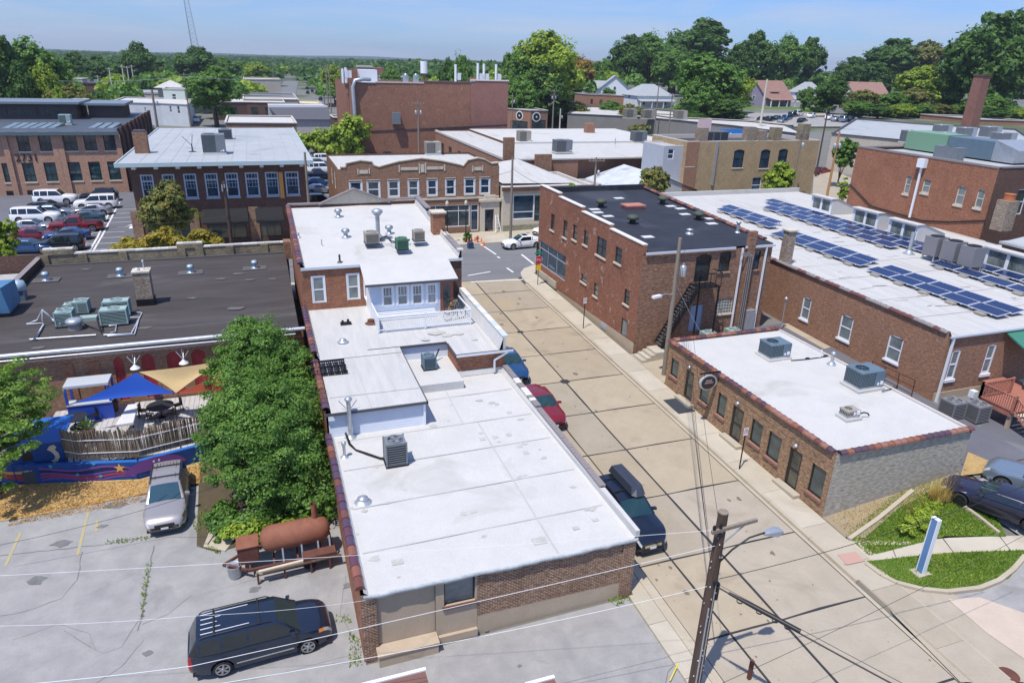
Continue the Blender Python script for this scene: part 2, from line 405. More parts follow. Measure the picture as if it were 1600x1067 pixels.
# material set
M_white=mottled('white_membrane',(.49,.485,.47),(.555,.545,.525),.7,.75,.25,14,c3=(.42,.41,.385))
M_white2=mottled('old_membrane',(.44,.435,.425),(.54,.53,.51),.7,.8,.2,10,c3=(.36,.34,.31),streak=(3,.4,1))
M_greyroof=mottled('pale_grey_roofing',(.35,.37,.385),(.42,.44,.455),.4,.7,.1,9,c3=(.25,.28,.30))
M_blackroof=mottled('black_felt_roofing',(.022,.025,.036),(.036,.040,.054),.5,.8,.2,12,c3=(.05,.055,.07))
M_tarroof=mottled('weathered_tar_roofing',(.046,.040,.040),(.078,.068,.066),.5,.9,.2,10,c3=(.095,.088,.088),streak=(.35,2.2,1))
M_asph=mottled('pale_weathered_asphalt',(.255,.25,.25),(.355,.345,.335),.9,.92,.5,26,c3=(.21,.205,.20))
M_asph2=mottled('street_asphalt',(.145,.15,.16),(.20,.205,.215),.4,.9,.3,20,c3=(.25,.25,.26),streak=(.25,2,1))
M_asph3=mottled('dark_lot_asphalt',(.115,.115,.135),(.155,.158,.18),.3,.9,.3,20,c3=(.14,.145,.155))
M_tar=plain('tar_joint',(.03,.03,.033),.75)
def conc(name,a,b_,c):return mottled(name,a,b_,.8,.9,.25,25,c3=c)
M_conc=[conc('warm_concrete',(.325,.27,.19),(.385,.32,.235),(.26,.215,.155)),conc('warm_concrete_pale',(.36,.30,.215),(.42,.355,.26),(.29,.24,.175)),conc('warm_concrete_grey',(.31,.265,.20),(.37,.32,.25),(.35,.285,.195))]
M_concg=[conc('grey_concrete',(.335,.29,.225),(.40,.345,.27),(.285,.245,.185)),conc('grey_concrete_pale',(.35,.305,.24),(.42,.365,.29),(.30,.26,.20))]
M_walk=[conc('sidewalk_concrete',(.40,.355,.28),(.47,.42,.33),(.345,.30,.235)),conc('sidewalk_concrete_pale',(.44,.395,.32),(.51,.465,.38),(.38,.335,.265))]
M_kerb=conc('kerb_concrete',(.40,.345,.26),(.47,.415,.32),(.34,.29,.22))
M_paint=mottled('road_paint',(.62,.62,.62),(.75,.75,.74),3,.8,.1,15,c3=(.42,.42,.42))
M_ypaint=mottled('faded_yellow_paint',(.42,.35,.16),(.36,.33,.24),2,.9,.1,15,c3=(.30,.30,.28))
M_grass=mottled('lawn_soil',(.07,.13,.02),(.12,.19,.035),1.5,.95,.5,18,c3=(.22,.19,.08))
M_dry=mottled('dry_soil',(.27,.215,.14),(.33,.27,.18),1.2,.95,.5,20,c3=(.13,.16,.05))
M_mulch=mottled('dry_leaf_litter',(.36,.235,.09),(.50,.36,.17),5,.95,.8,30,c3=(.16,.10,.05))
M_brickfront=brick('red_brown_wire_cut_brick',(.26,.10,.07),(.16,.065,.05),(.52,.38,.31),ms=.014,bmp=.7)
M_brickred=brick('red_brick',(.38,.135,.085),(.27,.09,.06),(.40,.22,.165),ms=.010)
M_brickmulti=brick('multicolour_face_brick',(.24,.085,.05),(.52,.23,.10),(.42,.34,.27),c3=(.06,.035,.035),ms=.013,stain=.25,bmp=.7)
M_brickold=brick('old_painted_brick',(.33,.115,.072),(.24,.08,.055),(.36,.19,.15),ms=.010,c3=(.14,.05,.04),eff=(.60,.48,.43),stain=.45)
M_brickrear=brick('rough_common_brick',(.46,.205,.13),(.29,.12,.085),(.24,.17,.14),c3=(.09,.045,.045),bw=.3,bh=.11,ms=.018,bmp=1,stain=.4)
M_bricksolar=brick('clay_red_brick',(.40,.175,.115),(.29,.12,.08),(.38,.25,.20),ms=.011,stain=.3)
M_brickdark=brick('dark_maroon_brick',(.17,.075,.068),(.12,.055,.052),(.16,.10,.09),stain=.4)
M_brickshop=brick('shop_brick',(.38,.17,.11),(.27,.115,.08),(.34,.24,.19),c3=(.14,.06,.05),stain=.25)
M_brickbig=brick('theatre_side_brick',(.38,.145,.10),(.27,.10,.07),(.36,.20,.155),c3=(.16,.065,.05),stain=.5,dirt=(.17,.075,.06),eff=(.48,.26,.20))
M_brickmill=brick('mill_brick',(.42,.19,.135),(.32,.135,.10),(.34,.21,.17),stain=.3)
M_bricktan=brick('tan_brick',(.53,.345,.22),(.42,.27,.17),(.41,.28,.20),c3=(.24,.16,.10),stain=.4)
M_bricktan2=brick('dirty_parapet_brick',(.40,.29,.20),(.28,.195,.14),(.22,.18,.14),c3=(.14,.11,.09),stain=.9,dirt=(.07,.06,.055))
M_brickchim=brick('chimney_brick',(.22,.095,.07),(.40,.30,.26),(.42,.37,.34),c3=(.10,.06,.055),stain=.4)
M_greyblock=brick('grey_painted_rubble_brick',(.49,.40,.375),(.455,.375,.35),(.42,.345,.32),bw=.34,bh=.085,ms=.012,stain=.25,dirt=(.37,.345,.32),bmp=.6)
M_tanplaster=mottled('tan_cement_render',(.40,.32,.235),(.47,.38,.285),.8,.9,.3,18,c3=(.33,.27,.20))
M_limestone=mottled('limestone',(.52,.47,.38),(.62,.57,.47),2,.85,.2,12,c3=(.42,.37,.29))
M_tiles=[plain('maroon_glazed_tile',(.11,.045,.065),.35),plain('brown_glazed_tile',(.16,.06,.045),.35),plain('purple_glazed_tile',(.085,.05,.085),.32),plain('clay_glazed_tile',(.23,.09,.06),.45)]
M_tilesb=[plain('rust_clay_tile',(.24,.095,.055),.45),plain('maroon_clay_tile',(.145,.058,.052),.4),plain('plum_clay_tile',(.09,.052,.07),.4),plain('rose_clay_tile',(.27,.13,.095),.5)]
M_cap=[mottled('white_cap_stone',(.60,.58,.54),(.72,.70,.66),3,.8,.2,12),mottled('stained_cap_stone',(.48,.45,.41),(.58,.55,.50),3,.8,.2,12)]
M_slate=mottled('grey_slate_coping',(.20,.175,.175),(.28,.25,.25),4,.8,.3,14)
M_winw=plain('white_window_paint',(.72,.74,.78),.45)
M_wing=plain('grey_window_paint',(.34,.38,.45),.5)
M_wind=plain('dark_bronze_frame',(.018,.016,.016),.4)
M_glass=glassm('window_glass');M_glass2=glassm('pale_blind_glass',(.12,.145,.15),.12,(.20,.225,.22));M_glass3=glassm('curtained_glass',(.16,.18,.19),.15,(.32,.34,.34))
M_glassb=glassm('blue_sky_glass',(.015,.03,.055),.05,(.03,.075,.11));M_glasst=glassm('teal_glass',(.012,.035,.04),.05,(.03,.08,.085))
M_sideing=lap('white_lap_siding',(.58,.63,.72),.15,depth=.03)
M_galv=mottled('galvanised_steel',(.42,.45,.48),(.54,.57,.60),3,.42,.05,8,metal=.6,spec=.5)
M_alum=plain('painted_metal_trim',(.62,.66,.72),.35,.3)
M_unit=mottled('grey_unit_casing',(.16,.18,.20),(.20,.22,.24),2,.5,.05,8)
M_unitb=mottled('blue_grey_unit_casing',(.105,.16,.205),(.135,.195,.24),2,.45,.05,8)
M_unitg=mottled('sage_unit_casing',(.27,.38,.37),(.35,.46,.44),2,.5,.05,8)
M_unittan=mottled('tan_unit_casing',(.30,.28,.235),(.38,.35,.30),2,.5,.05,8)
M_unitgreen=mottled('green_unit_casing',(.06,.16,.105),(.09,.21,.14),2,.5,.05,8)
M_dkmetal=plain('black_metal',(.012,.012,.014),.45,.2);M_grille=plain('dark_louvre_metal',(.05,.06,.065),.5,.3)  # second metal: one even dark grey for coils, fins, posts and pipes
M_wood=mottled('grey_pole_timber',(.20,.165,.13),(.29,.25,.20),1.2,.9,.4,16,streak=(6,6,.5))
M_woodd=mottled('creosoted_timber',(.062,.040,.030),(.115,.078,.058),1.5,.85,.5,14,streak=(7,7,.4),c3=(.17,.13,.10))
M_rust=mottled('rusted_steel',(.20,.075,.045),(.29,.12,.075),1.6,.75,.3,14,c3=(.33,.16,.075))
M_rustd=mottled('dark_rusted_steel',(.10,.04,.03),(.16,.065,.045),2,.8,.3,14)
# ground and pavements
def sheet_verts(quad,nu,nv,dz):
 a,b,c,d=[Vector((p[0],p[1],0))for p in quad];vs=[]
 for j in range(nv+1):
  for i in range(nu+1):
   u,v=i/nu,j/nv;p=a*(1-u)*(1-v)+b*u*(1-v)+c*u*v+d*(1-u)*v
   vs.append((p.x,p.y,gz(p.x,p.y)+dz))
 return vs,[(j*(nu+1)+i,j*(nu+1)+i+1,(j+1)*(nu+1)+i+1,(j+1)*(nu+1)+i)for j in range(nv)for i in range(nu)]
def sheet(name,quad,mat,dz=0.,step=3.,parent=None,kind='structure',skirt=0):
 a,b,c,d=[Vector(p[:2])for p in quad];nu=max(1,int(max((b-a).length,(c-d).length)/step));nv=max(1,int(max((d-a).length,(c-b).length)/step))
 vs,fs=sheet_verts(quad,nu,nv,dz);mb=MB();mb.add(vs,fs)
 if skirt:
  r=[(i,0)for i in range(nu)]+[(nu,j)for j in range(nv)]+[(nu-i,nv)for i in range(nu)]+[(0,nv-j)for j in range(nv)]
  idx=[j*(nu+1)+i for i,j in r];lo=[(vs[k][0],vs[k][1],vs[k][2]-skirt)for k in idx];hi=[vs[k]for k in idx];q=len(idx)
  mb.add(lo+hi,[(k,(k+1)%q,q+(k+1)%q,q+k)for k in range(q)])
 o=mb.build(name,mat,parent)
 if parent is None and kind:o['kind']=kind
 return o
def polysheet(name,pts,mat,dz=.02,parent=None,thick=0):
 mb=MB();mb.poly(*[(p[0],p[1],gz(p[0],p[1])+dz)for p in pts])
 if thick:
  q=len(pts)
  for i in range(q):a,b=pts[i],pts[(i+1)%q];mb.poly((a[0],a[1],gz(*a[:2])+dz-thick),(b[0],b[1],gz(*b[:2])+dz-thick),(b[0],b[1],gz(*b[:2])+dz),(a[0],a[1],gz(*a[:2])+dz))
 o=mb.build(name,mat,parent)
 if parent is None:o['kind']='structure'
 return o
def strip(mb,pts,w,dz,m=0):
 """painted or tarred strip following the ground; pts in metres"""
 P=[]
 for(x0,y0),(x1,y1)in zip(pts,pts[1:]):
  n=max(1,int(math.hypot(x1-x0,y1-y0)/1.2));P+=[(x0+(x1-x0)*i/n,y0+(y1-y0)*i/n)for i in range(n)]
 P.append(pts[-1]);L=[];R=[]
 for i,p in enumerate(P):
  q=P[max(0,i-1)];r=P[min(len(P)-1,i+1)];dx,dy=r[0]-q[0],r[1]-q[1];l=math.hypot(dx,dy)+1e-9;ww=w(i)if callable(w)else w
  nx,ny=-dy/l*ww/2,dx/l*ww/2
  L.append((p[0]+nx,p[1]+ny,gz(p[0]+nx,p[1]+ny)+dz));R.append((p[0]-nx,p[1]-ny,gz(p[0]-nx,p[1]-ny)+dz))
 k=len(P);mb.add(R+L,[(i,i+1,k+i+1,k+i)for i in range(k-1)],m)
def axis_pts():
 a=[i*3. for i in range(-24,45)];s=3.;x=a[-1];y=a[0]
 hi,lo=[],[]
 while x<9000:s*=1.13;x+=s;hi.append(x)
 s=3.
 while y>-4000:s*=1.13;y-=s;lo.append(y)
 return sorted(lo+a+[12.6,25.]+hi)
xs=axis_pts();ys=sorted(set([y for y in axis_pts()if y>-60]+[62.,15.,21.]))
mb=MB();mb.add([(x,y,gz(x,y)-.10)for y in ys for x in xs],[(j*len(xs)+i,j*len(xs)+i+1,(j+1)*len(xs)+i+1,(j+1)*len(xs)+i)for j in range(len(ys)-1)for i in range(len(xs)-1)])
m,nt,b=base('town_ground');co=coord(nt)
f=noise(nt,co,.012,6,.6);col=ramp(nt,f,[(.40,(.15,.15,.155)),(.50,(.17,.165,.16)),(.53,(.07,.10,.035)),(.7,(.06,.09,.03))])
f2=noise(nt,co,.3,6,.7);col=mixc(nt,rng(nt,f2,.3,.7,0,.4),col,(.10,.11,.07));nt.links.new(col,b.inputs['Base Color']);b.inputs['Roughness'].default_value=.95
tag(mb.build('ground',m),kind='structure')
XS=[14.35,15.95,18.4,22.9];YS=[6.,8.3,12.8,17.2,21.7,26.2,30.7,35.2,39.7,44.2,48.8,53.5,58.1,61.9]
road=sheet('alley_road',[(14.0,4),(23.1,4),(23.1,62),(14.0,62)],M_tar,-.012)
r=random.Random(3)
for j in range(len(YS)-1):
 for i in range(3):
  mat=M_conc[r.randrange(3)]if YS[j]>25 or i<2 and YS[j]>17 else M_concg[r.randrange(2)]
  if YS[j]>25 and i==2 and r.random()<.2:mat=M_conc[1]
  g=.035;x0,x1,y0,y1=XS[i]+g*(.9 if i else .3),XS[i+1]-g,YS[j]+g,YS[j+1]-g
  jx=[r.uniform(-.012,.012)for _ in range(4)]
  sheet('concrete_slab',[(x0+jx[0],y0),(x1+jx[1],y0),(x1+jx[2],y1),(x0+jx[3],y1)],mat,.004,1.6,road,None,.02)
for x0,x1,y1 in((14.0,14.33,60),(22.92,23.1,60)):sheet('gutter',[(x0,5),(x1,5),(x1,y1),(x0,y1)],M_kerb,.002,3,road,None)
mb=MB();rr_=random.Random(5)
for y in YS[2:-1]:strip(mb,[(14.3,y),(16,y+.03),(18.4,y-.02),(20.5,y+.04),(22.85,y)],lambda i:.055+.05*rr_.random()**2,.012)
for x in(15.95,18.4):strip(mb,[(x,6),(x+.04,20),(x-.03,33),(x+.03,45),(x,61)],lambda i:(.05 if x<17 else .09)+.05*rr_.random()**2,.013)
for x,y,q in((18.4,39.7,.32),(18.4,48.8,.26)):mb.add([(x+q*math.cos(t*.7854)*(1.25 if t%2 else 1),y+q*math.sin(t*.7854),gz(x,y)+.016)for t in range(8)],[range(8)])
mb.build('tar_seam',M_tar,road)
mb=MB()
for _ in range(150):
 x,y,q=rr_.uniform(14.5,22.8),8+52*rr_.random()**1.3,.02+.16*rr_.random()**4
 mb.add([(x+q*math.cos(t*.785)*rr_.uniform(.6,1.4),y+q*1.4*math.sin(t*.785)*rr_.uniform(.6,1.4),gz(x,y)+.011)for t in range(8)],[range(8)])
tag(mb.build('road_spots',plain('oil_spot',(.16,.135,.105),.8),road),kind='stuff')
def slabs(parent,x0,x1,ys_,mats,dz,name='sidewalk_slab',seed=1):
 r=random.Random(seed)
 for a,b_ in zip(ys_,ys_[1:]):sheet(name,[(x0,a+.012),(x1,a+.012),(x1,b_-.012),(x0,b_-.012)],mats[r.randrange(len(mats))],dz+r.uniform(-.003,.003),1.6,parent,None,.16)
swr=sheet('sidewalk',[(23.3,5),(24.9,5),(24.9,60),(23.3,60)],M_kerb,.10,3,skirt=.2)
slabs(swr,23.33,24.8,[5,8,11,14,17.3],M_concg,.125,seed=2);slabs(swr,23.33,24.8,[17.3,18.9],M_walk,.125,seed=3);slabs(swr,23.33,24.84,[19.0,21.7,24.7,27.7,30.7,33.7,36.7,39.7,42.7,45.7,48.8,51.8,54.8,57.6,60.],M_walk,.125,seed=4)
mb=MB()
for y0 in range(18,60,3):
 x=23.1;z0,z1=gz(x,y0),gz(x,min(y0+2.98,60));mb.add([(23.1,y0,z0-.1),(23.32,y0,z0-.1),(23.32,y0,z0+.14),(23.13,y0,z0+.14),(23.1,y0+2.98,z1-.1),(23.32,y0+2.98,z1-.1),(23.32,y0+2.98,z1+.14),(23.13,y0+2.98,z1+.14)],[(0,1,2,3),(7,6,5,4),(0,3,7,4),(3,2,6,7),(2,1,5,6)])
tag(mb.build('kerb',M_kerb),kind='structure')
swl=sheet('sidewalk',[(13.3,5),(13.85,5),(13.85,60),(12.9,60)],M_kerb,.09,3,skirt=.2)
slabs(swl,12.95,13.8,[5,7.7,10.4,13.1,15.8,18.5,20.2],M_walk,.115,seed=6)
slabs(swl,13.0,13.8,list(range(21,60,3)),M_walk,.115,seed=7)
mb=MB();mb.add([(x,y,gz(14,y)+z)for y in(6,16,30,45,59.5)for x,z in((13.82,-.1),(13.82,.13),(14.0,.13),(14.02,-.1))],[(k*4+a,k*4+a+1,k*4+a+5,k*4+a+4)for k in range(4)for a in range(3)])
tag(mb.build('kerb',M_kerb),kind='structure')
arcp=[(23.1+0,60),(23.2,61.5),(23.6,63.1),(24.5,64.5),(25.8,65.3),(28,65.5),(50,65.5)]
cp=[(p[0],p[1])for p in arcp]+[(50,62.75),(24.9,62.75),(24.9,60)]
polysheet('corner_pavement',cp,M_walk[1],.128,thick=.22)
arcl=[(14.0,59.5),(13.9,61.2),(13.4,62.8),(12.4,64.2),(10.6,65.2),(-30,65.3)]
polysheet('corner_pavement',arcl[::-1]+[(-30,63.4),(-17,63.4),(1,63.4),(13.0,62.9),(13.0,59.5)],M_walk[1],.12,thick=.22)
sheet('cross_street',[(-90,61.9),(140,61.9),(140,75.6),(-90,75.6)],M_asph2,.0,4)
fs_=sheet('far_sidewalk',[(-90,75.6),(140,75.6),(140,81.2),(-90,81.2)],M_kerb,.10,4,skirt=.2)
for i in range(12):sheet('sidewalk_slab',[(6.4+i*2.6,75.85),(8.95+i*2.6,75.85),(8.95+i*2.6,79.0),(6.4+i*2.6,79.0)],M_walk[i%2],.125,2,fs_,None,.03)
mb=MB()
def pxs(*pts):return[tuple(on(*p)[:2])for p in pts]
for a in([(748,380),(775,398)],[(777,401),(781,404)],[(792,419),(802,426)],[(731,431),(766,425)],[(736,441),(820,437)],[(815,398),(834,413)],[(843,402),(838,418)]):strip(mb,pxs(*a),.22,.025)
tag(mb.build('road_markings',M_paint),kind='structure')
lot=sheet('parking_lot',[(-75,3),(12.95,3),(12.95,20.2),(-75,20.2)],M_asph,.0,3)
sheet('asphalt_apron',[(-75,20.2),(1.9,20.2),(1.9,34.2),(-75,34.2)],M_asph,.0,3)
mb=MB();rc=random.Random(11)
for pts,ww in([(0,868),(120,855),(180,848),(232,838)],.05),([(240,852),(232,900),(222,962),(215,985)],.055),([(128,862),(122,905),(95,935),(40,955),(0,962)],.03),([(222,962),(190,1010),(160,1020),(100,985)],.02),([(300,930),(262,960),(222,975)],.02),([(20,1000),(90,975),(140,990),(150,1015)],.015),([(1039,1067),(1045,1050),(1052,1040)],.03),([(225,1000),(190,1040),(150,1067)],.02),([(325,925),(400,905),(470,900)],.012),([(540,900),(532,960),(560,1010)],.014):
 w0=pxs(*pts);pl=[]
 for(x0,y0),(x1,y1)in zip(w0,w0[1:]):
  n=max(1,int(math.hypot(x1-x0,y1-y0)/.35));pl+=[(x0+(x1-x0)*i/n+rc.uniform(-.035,.035),y0+(y1-y0)*i/n+rc.uniform(-.035,.035))for i in range(n)]
 strip(mb,pl+[w0[-1]],lambda i:ww*rc.uniform(.5,1.5),.006)
tag(mb.build('asphalt_cracks',plain('asphalt_crack_grey',(.15,.15,.145),.95)),kind='structure')  # one even dark grey along the asphalt cracks
mb=MB()
for a in([(142,783),(121,868)],[(32,832),(8,885)],[(152,812),(150,830)]):strip(mb,pxs(*a),.13,.01)
tag(mb.build('parking_lines',M_ypaint),kind='structure')
mb=MB();strip(mb,pxs((1059,1040),(1046,1067)),.05,.135);tag(mb.build('utility_marking',plain('yellow_marking_paint',(.6,.48,.06),.8)),kind='structure')
sheet('rear_yard',[(33.9,22),(39.4,22),(39.4,42.6),(33.9,42.6)],M_asph3,.06,2);sheet('parking_lot',[(34.5,10),(75,10),(75,28.8),(34.5,28.8)],M_asph2,.02,3)
mb=MB()
for px,py,q in((290,766,.55),(272,772,.3),(185,788,.6),(100,848,.5),(160,822,.3),(545,915,.3),(812,1040,.12),(760,985,.1),(230,1020,.25),(400,920,.3),(60,905,.5),(640,1000,.2)):
 P=on(px,py);mb.add([(P.x+q*math.cos(t*.6283)*rc.uniform(.4,1.3),P.y+q*.6*math.sin(t*.6283)*rc.uniform(.4,1.3),gz(P.x,P.y)+.007)for t in range(10)],[range(10)])
tag(mb.build('oil_stains',mottled('oil_stained_asphalt',(.13,.13,.13),(.20,.20,.205),4,.8,.3,20)),kind='structure')
polysheet('leaf_litter_bed',[(-16,34.0),(-12,33.9),(-8,34.2),(-4.6,34.4),(-4.4,36.6),(-7.6,35.7),(-12.3,36.8),(-16,37.5)],M_mulch,.03)
polysheet('planting_bed',[(-4.5,29.2),(-3.6,28.5),(1.75,29.2),(1.75,43.9),(-4.6,43.9),(-4.7,34.6)],mottled('dark_bed_soil',(.07,.055,.035),(.11,.085,.05),2,.95,.6,18,c3=(.20,.14,.06)),.03)
polysheet('path',pxs((318,855),(352,862),(392,812),(420,790),(362,800),(330,825)),M_walk[0],.06,thick=.1)
polysheet('dirt_bank',[(24.92,20.6),(33.8,21.9),(33.8,22.3),(24.92,22.3),(24.92,21)][0:4],M_dry,.10)
gr=[(25.0,19.15),(25.0,20.6),(30.0,22.3),(33.3,22.0),(33.6,20.2),(32.2,17.95),(29.4,18.9)]
polysheet('lawn',gr,M_grass,.09)
polysheet('dirt_patch',[(24.9,20.55),(25.7,20.15),(30.2,21.6),(33.6,22.05),(33.7,22.25),(24.95,22.1)],M_dry,.12)
polysheet('lawn',pxs((1350,880),(1412,873),(1482,866),(1600,862),(1600,878),(1575,905),(1540,918),(1480,925),(1400,912)),M_grass,.12,thick=.1)
wk=polysheet('path',pxs((1318,872),(1352,880),(1412,873),(1482,866),(1600,862),(1600,838),(1482,842),(1420,848),(1320,846)),M_walk[1],.08)
mb=MB()
for a in([(1472,842),(1490,866)],[(1390,849),(1400,874)],[(1560,838),(1580,864)]):strip(mb,pxs(*a),.03,.09)
mb.build('expansion_joint',M_tar,wk)
polysheet('tactile_paving',pxs((1308,870),(1336,865),(1350,880),(1322,886)),plain('pink_paving',(.44,.27,.22),.8),.145)
polysheet('concrete_driveway',pxs((1312,850),(1330,878),(1400,912),(1455,928),(1490,930),(1600,1010),(1600,1067),(1500,1067),(1395,960)),M_concg[1],.07)
polysheet('pink_concrete_panel',pxs((1480,938),(1530,935),(1600,960),(1600,1032),(1540,990)),conc('pinkish_concrete',(.48,.39,.32),(.55,.46,.38),(.42,.34,.28)),.09)
polysheet('parking_lot',pxs((1480,938),(1600,975),(1600,868),(1590,880),(1570,905),(1540,920),(1482,928)),M_asph,.045)
polysheet('parking_lot',pxs((1490,772),(1540,745),(1600,760),(1700,790),(1700,930),(1600,842),(1555,812)),M_asph,.06)
polysheet('parking_lot',pxs((1515,690),(1540,655),(1600,650),(1700,700),(1700,800),(1600,752)),M_asph3,.05)
polysheet('mulch_corner',pxs((1512,708),(1545,722),(1545,740),(1500,745)),M_mulch,.09)
def kerbrun(pts,w_=.16,h=.16,name='kerb',mat=None,dz=0.):
 mb=MB()
 for(x0,y0),(x1,y1)in zip(pts,pts[1:]):
  dx,dy=x1-x0,y1-y0;l=math.hypot(dx,dy);nx,ny=-dy/l*w_/2,dx/l*w_/2;a=gz(x0,y0)+dz;c=gz(x1,y1)+dz
  mb.add([(x0-nx,y0-ny,a-.1),(x0+nx,y0+ny,a-.1),(x0+nx,y0+ny,a+h),(x0-nx,y0-ny,a+h),(x1-nx,y1-ny,c-.1),(x1+nx,y1+ny,c-.1),(x1+nx,y1+ny,c+h),(x1-nx,y1-ny,c+h)],[(0,1,2,3),(7,6,5,4),(0,3,7,4),(3,2,6,7),(2,1,5,6)])
 return tag(mb.build(name,mat or M_kerb),kind='structure')
kerbrun(pxs((1352,884),(1376,902),(1400,914),(1440,924),(1480,928),(1530,922),(1560,910),(1582,893),(1600,872)),.2,.2)
kerbrun(pxs((1326,846),(1370,815),(1425,770)),.2,.22)
kerbrun(pxs((1497,788),(1530,812),(1560,836)),.16,.2)
kerbrun(pxs((323,852),(345,820)),.14,.14)
def blades(name,regions,mat,hmin,hmax,dens,dz=.08,seed=1,wd=.03):
 rs=np.random.RandomState(seed);V=[];
 for poly in regions:
  xs_=[p[0]for p in poly];ys_=[p[1]for p in poly];area=(max(xs_)-min(xs_))*(max(ys_)-min(ys_));n=int(area*dens);k=0
  while k<n:
   k+=1;x=rs.uniform(min(xs_),max(xs_));y=rs.uniform(min(ys_),max(ys_));ins=False
   for(x0,y0),(x1,y1)in zip(poly,poly[1:]+poly[:1]):
    if(y0>y)!=(y1>y)and x<(x1-x0)*(y-y0)/(y1-y0)+x0:ins=not ins
   if not ins:continue
   h=rs.uniform(hmin,hmax);a=rs.uniform(0,6.28);z=gz(x,y)+dz;lx,ly=rs.normal(0,h*.45,2);c,s_=math.cos(a)*wd,math.sin(a)*wd
   V+=[(x-c,y-s_,z),(x+c,y+s_,z),(x+lx,y+ly,z+h)]
 mb=MB();mb.v=V;n=len(V)//3;mb.f=[(3*i,3*i+1,3*i+2)for i in range(n)];mb.m=[0]*n;mb.sm=[False]*n
 return tag(mb.build(name,mat),kind='stuff')
M_blade=leafm('grass_blade',(.075,.17,.018),(.14,.25,.035),(.27,.30,.08))
M_dryblade=leafm('dry_grass_blade',(.30,.24,.10),(.42,.34,.17),(.20,.24,.06))
M_litter=leafm('fallen_leaf',(.32,.20,.07),(.55,.39,.17),(.18,.11,.05))
g1=pxs((1350,880),(1412,873),(1482,866),(1600,862),(1600,878),(1575,905),(1540,918),(1480,925),(1400,912))
blades('lawn_grass',[gr],M_blade,.05,.13,420,.09,1);blades('lawn_grass',[g1],M_blade,.05,.12,460,.11,2)
blades('dry_grass',[[(25.2,20.6),(26.2,20.6),(31.5,22.0),(25.2,22.0)],[(28.6,20.6),(29.8,20.2),(30.8,21.6),(30,22.2)]],M_dryblade,.04,.14,130,.11,3)
blades('fallen_leaves',[[(-15,34.0),(-4.6,34.3),(-4.5,36.2),(-7.6,35.6),(-12.3,36.6),(-15,37.2)],[(-13,33.4),(-6,33.6),(-6,34.3),(-13,34.2)]],M_litter,.01,.05,260,.035,4,.06)
blades('weeds',[pxs((524,962),(548,966),(550,974),(525,972)),pxs((545,985),(562,1000),(566,1042),(546,1042)),pxs((945,932),(975,925),(992,940),(960,948)),pxs((925,470),(930,480),(935,470)),pxs((1155,738),(1165,742),(1160,746)),pxs((318,858),(345,866),(350,862),(322,852)),pxs((165,846),(235,838),(235,843),(165,852)),pxs((228,880),(236,880),(224,965),(218,962)),pxs((300,815),(322,790),(322,812),(310,842))],M_blade,.05,.2,150,.0,5)
# building helpers
def pbox(par,name,mat,x0,x1,y0,y1,z0,z1,mt=None):return MB().box(x0,x1,y0,y1,z0,z1,0,1 if mt else None).build(name,[mat,mt]if mt else mat,par)
def roofq(par,quad,mat,name='roof',thick=.1):
 mb=MB();mb.poly(*quad);q=len(quad)
 for i in range(q):
  a,b=quad[i],quad[(i+1)%q];mb.poly((a[0],a[1],a[2]-thick),(b[0],b[1],b[2]-thick),b,a)
 return mb.build(name,mat,par)
def roofgrid(par,x0,x1,y0,y1,za,zb,mat,name='roof',step=1.2,sag=.03,seed=1):
 nx,ny=max(1,int((x1-x0)/step)),max(1,int((y1-y0)/step));r=random.Random(seed);mb=MB();vs=[]
 for j in range(ny+1):
  for i in range(nx+1):
   e=i in(0,nx)or j in(0,ny);vs.append((x0+(x1-x0)*i/nx,y0+(y1-y0)*j/ny,za+(zb-za)*j/ny+(0 if e else r.uniform(-sag,sag*.4))))
 mb.add(vs,[(j*(nx+1)+i,j*(nx+1)+i+1,(j+1)*(nx+1)+i+1,(j+1)*(nx+1)+i)for j in range(ny)for i in range(nx)],0,True)
 return mb.build(name,mat,par)
def wallo(par,A,B,zb,zt,mat,ops=(),depth=.14,name='wall'):return wall(MB(),A,B,zb,zt,ops,depth).build(name,mat,par)
def seams(par,lines,mat,w=.09,h=.006,name='roof_seam'):
 mb=MB()
 for(x0,y0,z0),(x1,y1,z1)in lines:
  dx,dy=x1-x0,y1-y0;l=math.hypot(dx,dy);nx,ny=-dy/l*w/2,dx/l*w/2
  mb.add([(x0-nx,y0-ny,z0+h),(x1-nx,y1-ny,z1+h),(x1+nx,y1+ny,z1+h),(x0+nx,y0+ny,z0+h)],[(0,1,2,3)])
 return mb.build(name,mat,par)
def downspout(par,pts,mat,w=.1,name='downspout'):
 mb=MB()
 for a,b in zip(pts,pts[1:]):mb.bar(a,b,w,w*.8)
 return mb.build(name,mat,par)
M_seam=mottled('membrane_seam',(.40,.40,.40),(.46,.46,.455),2,.8,.1,12);M_stain=mottled('roof_stain',(.40,.385,.355),(.485,.47,.445),3,.9,.1,12)
M_edge=plain('dark_roof_edge',(.07,.07,.08),.6)
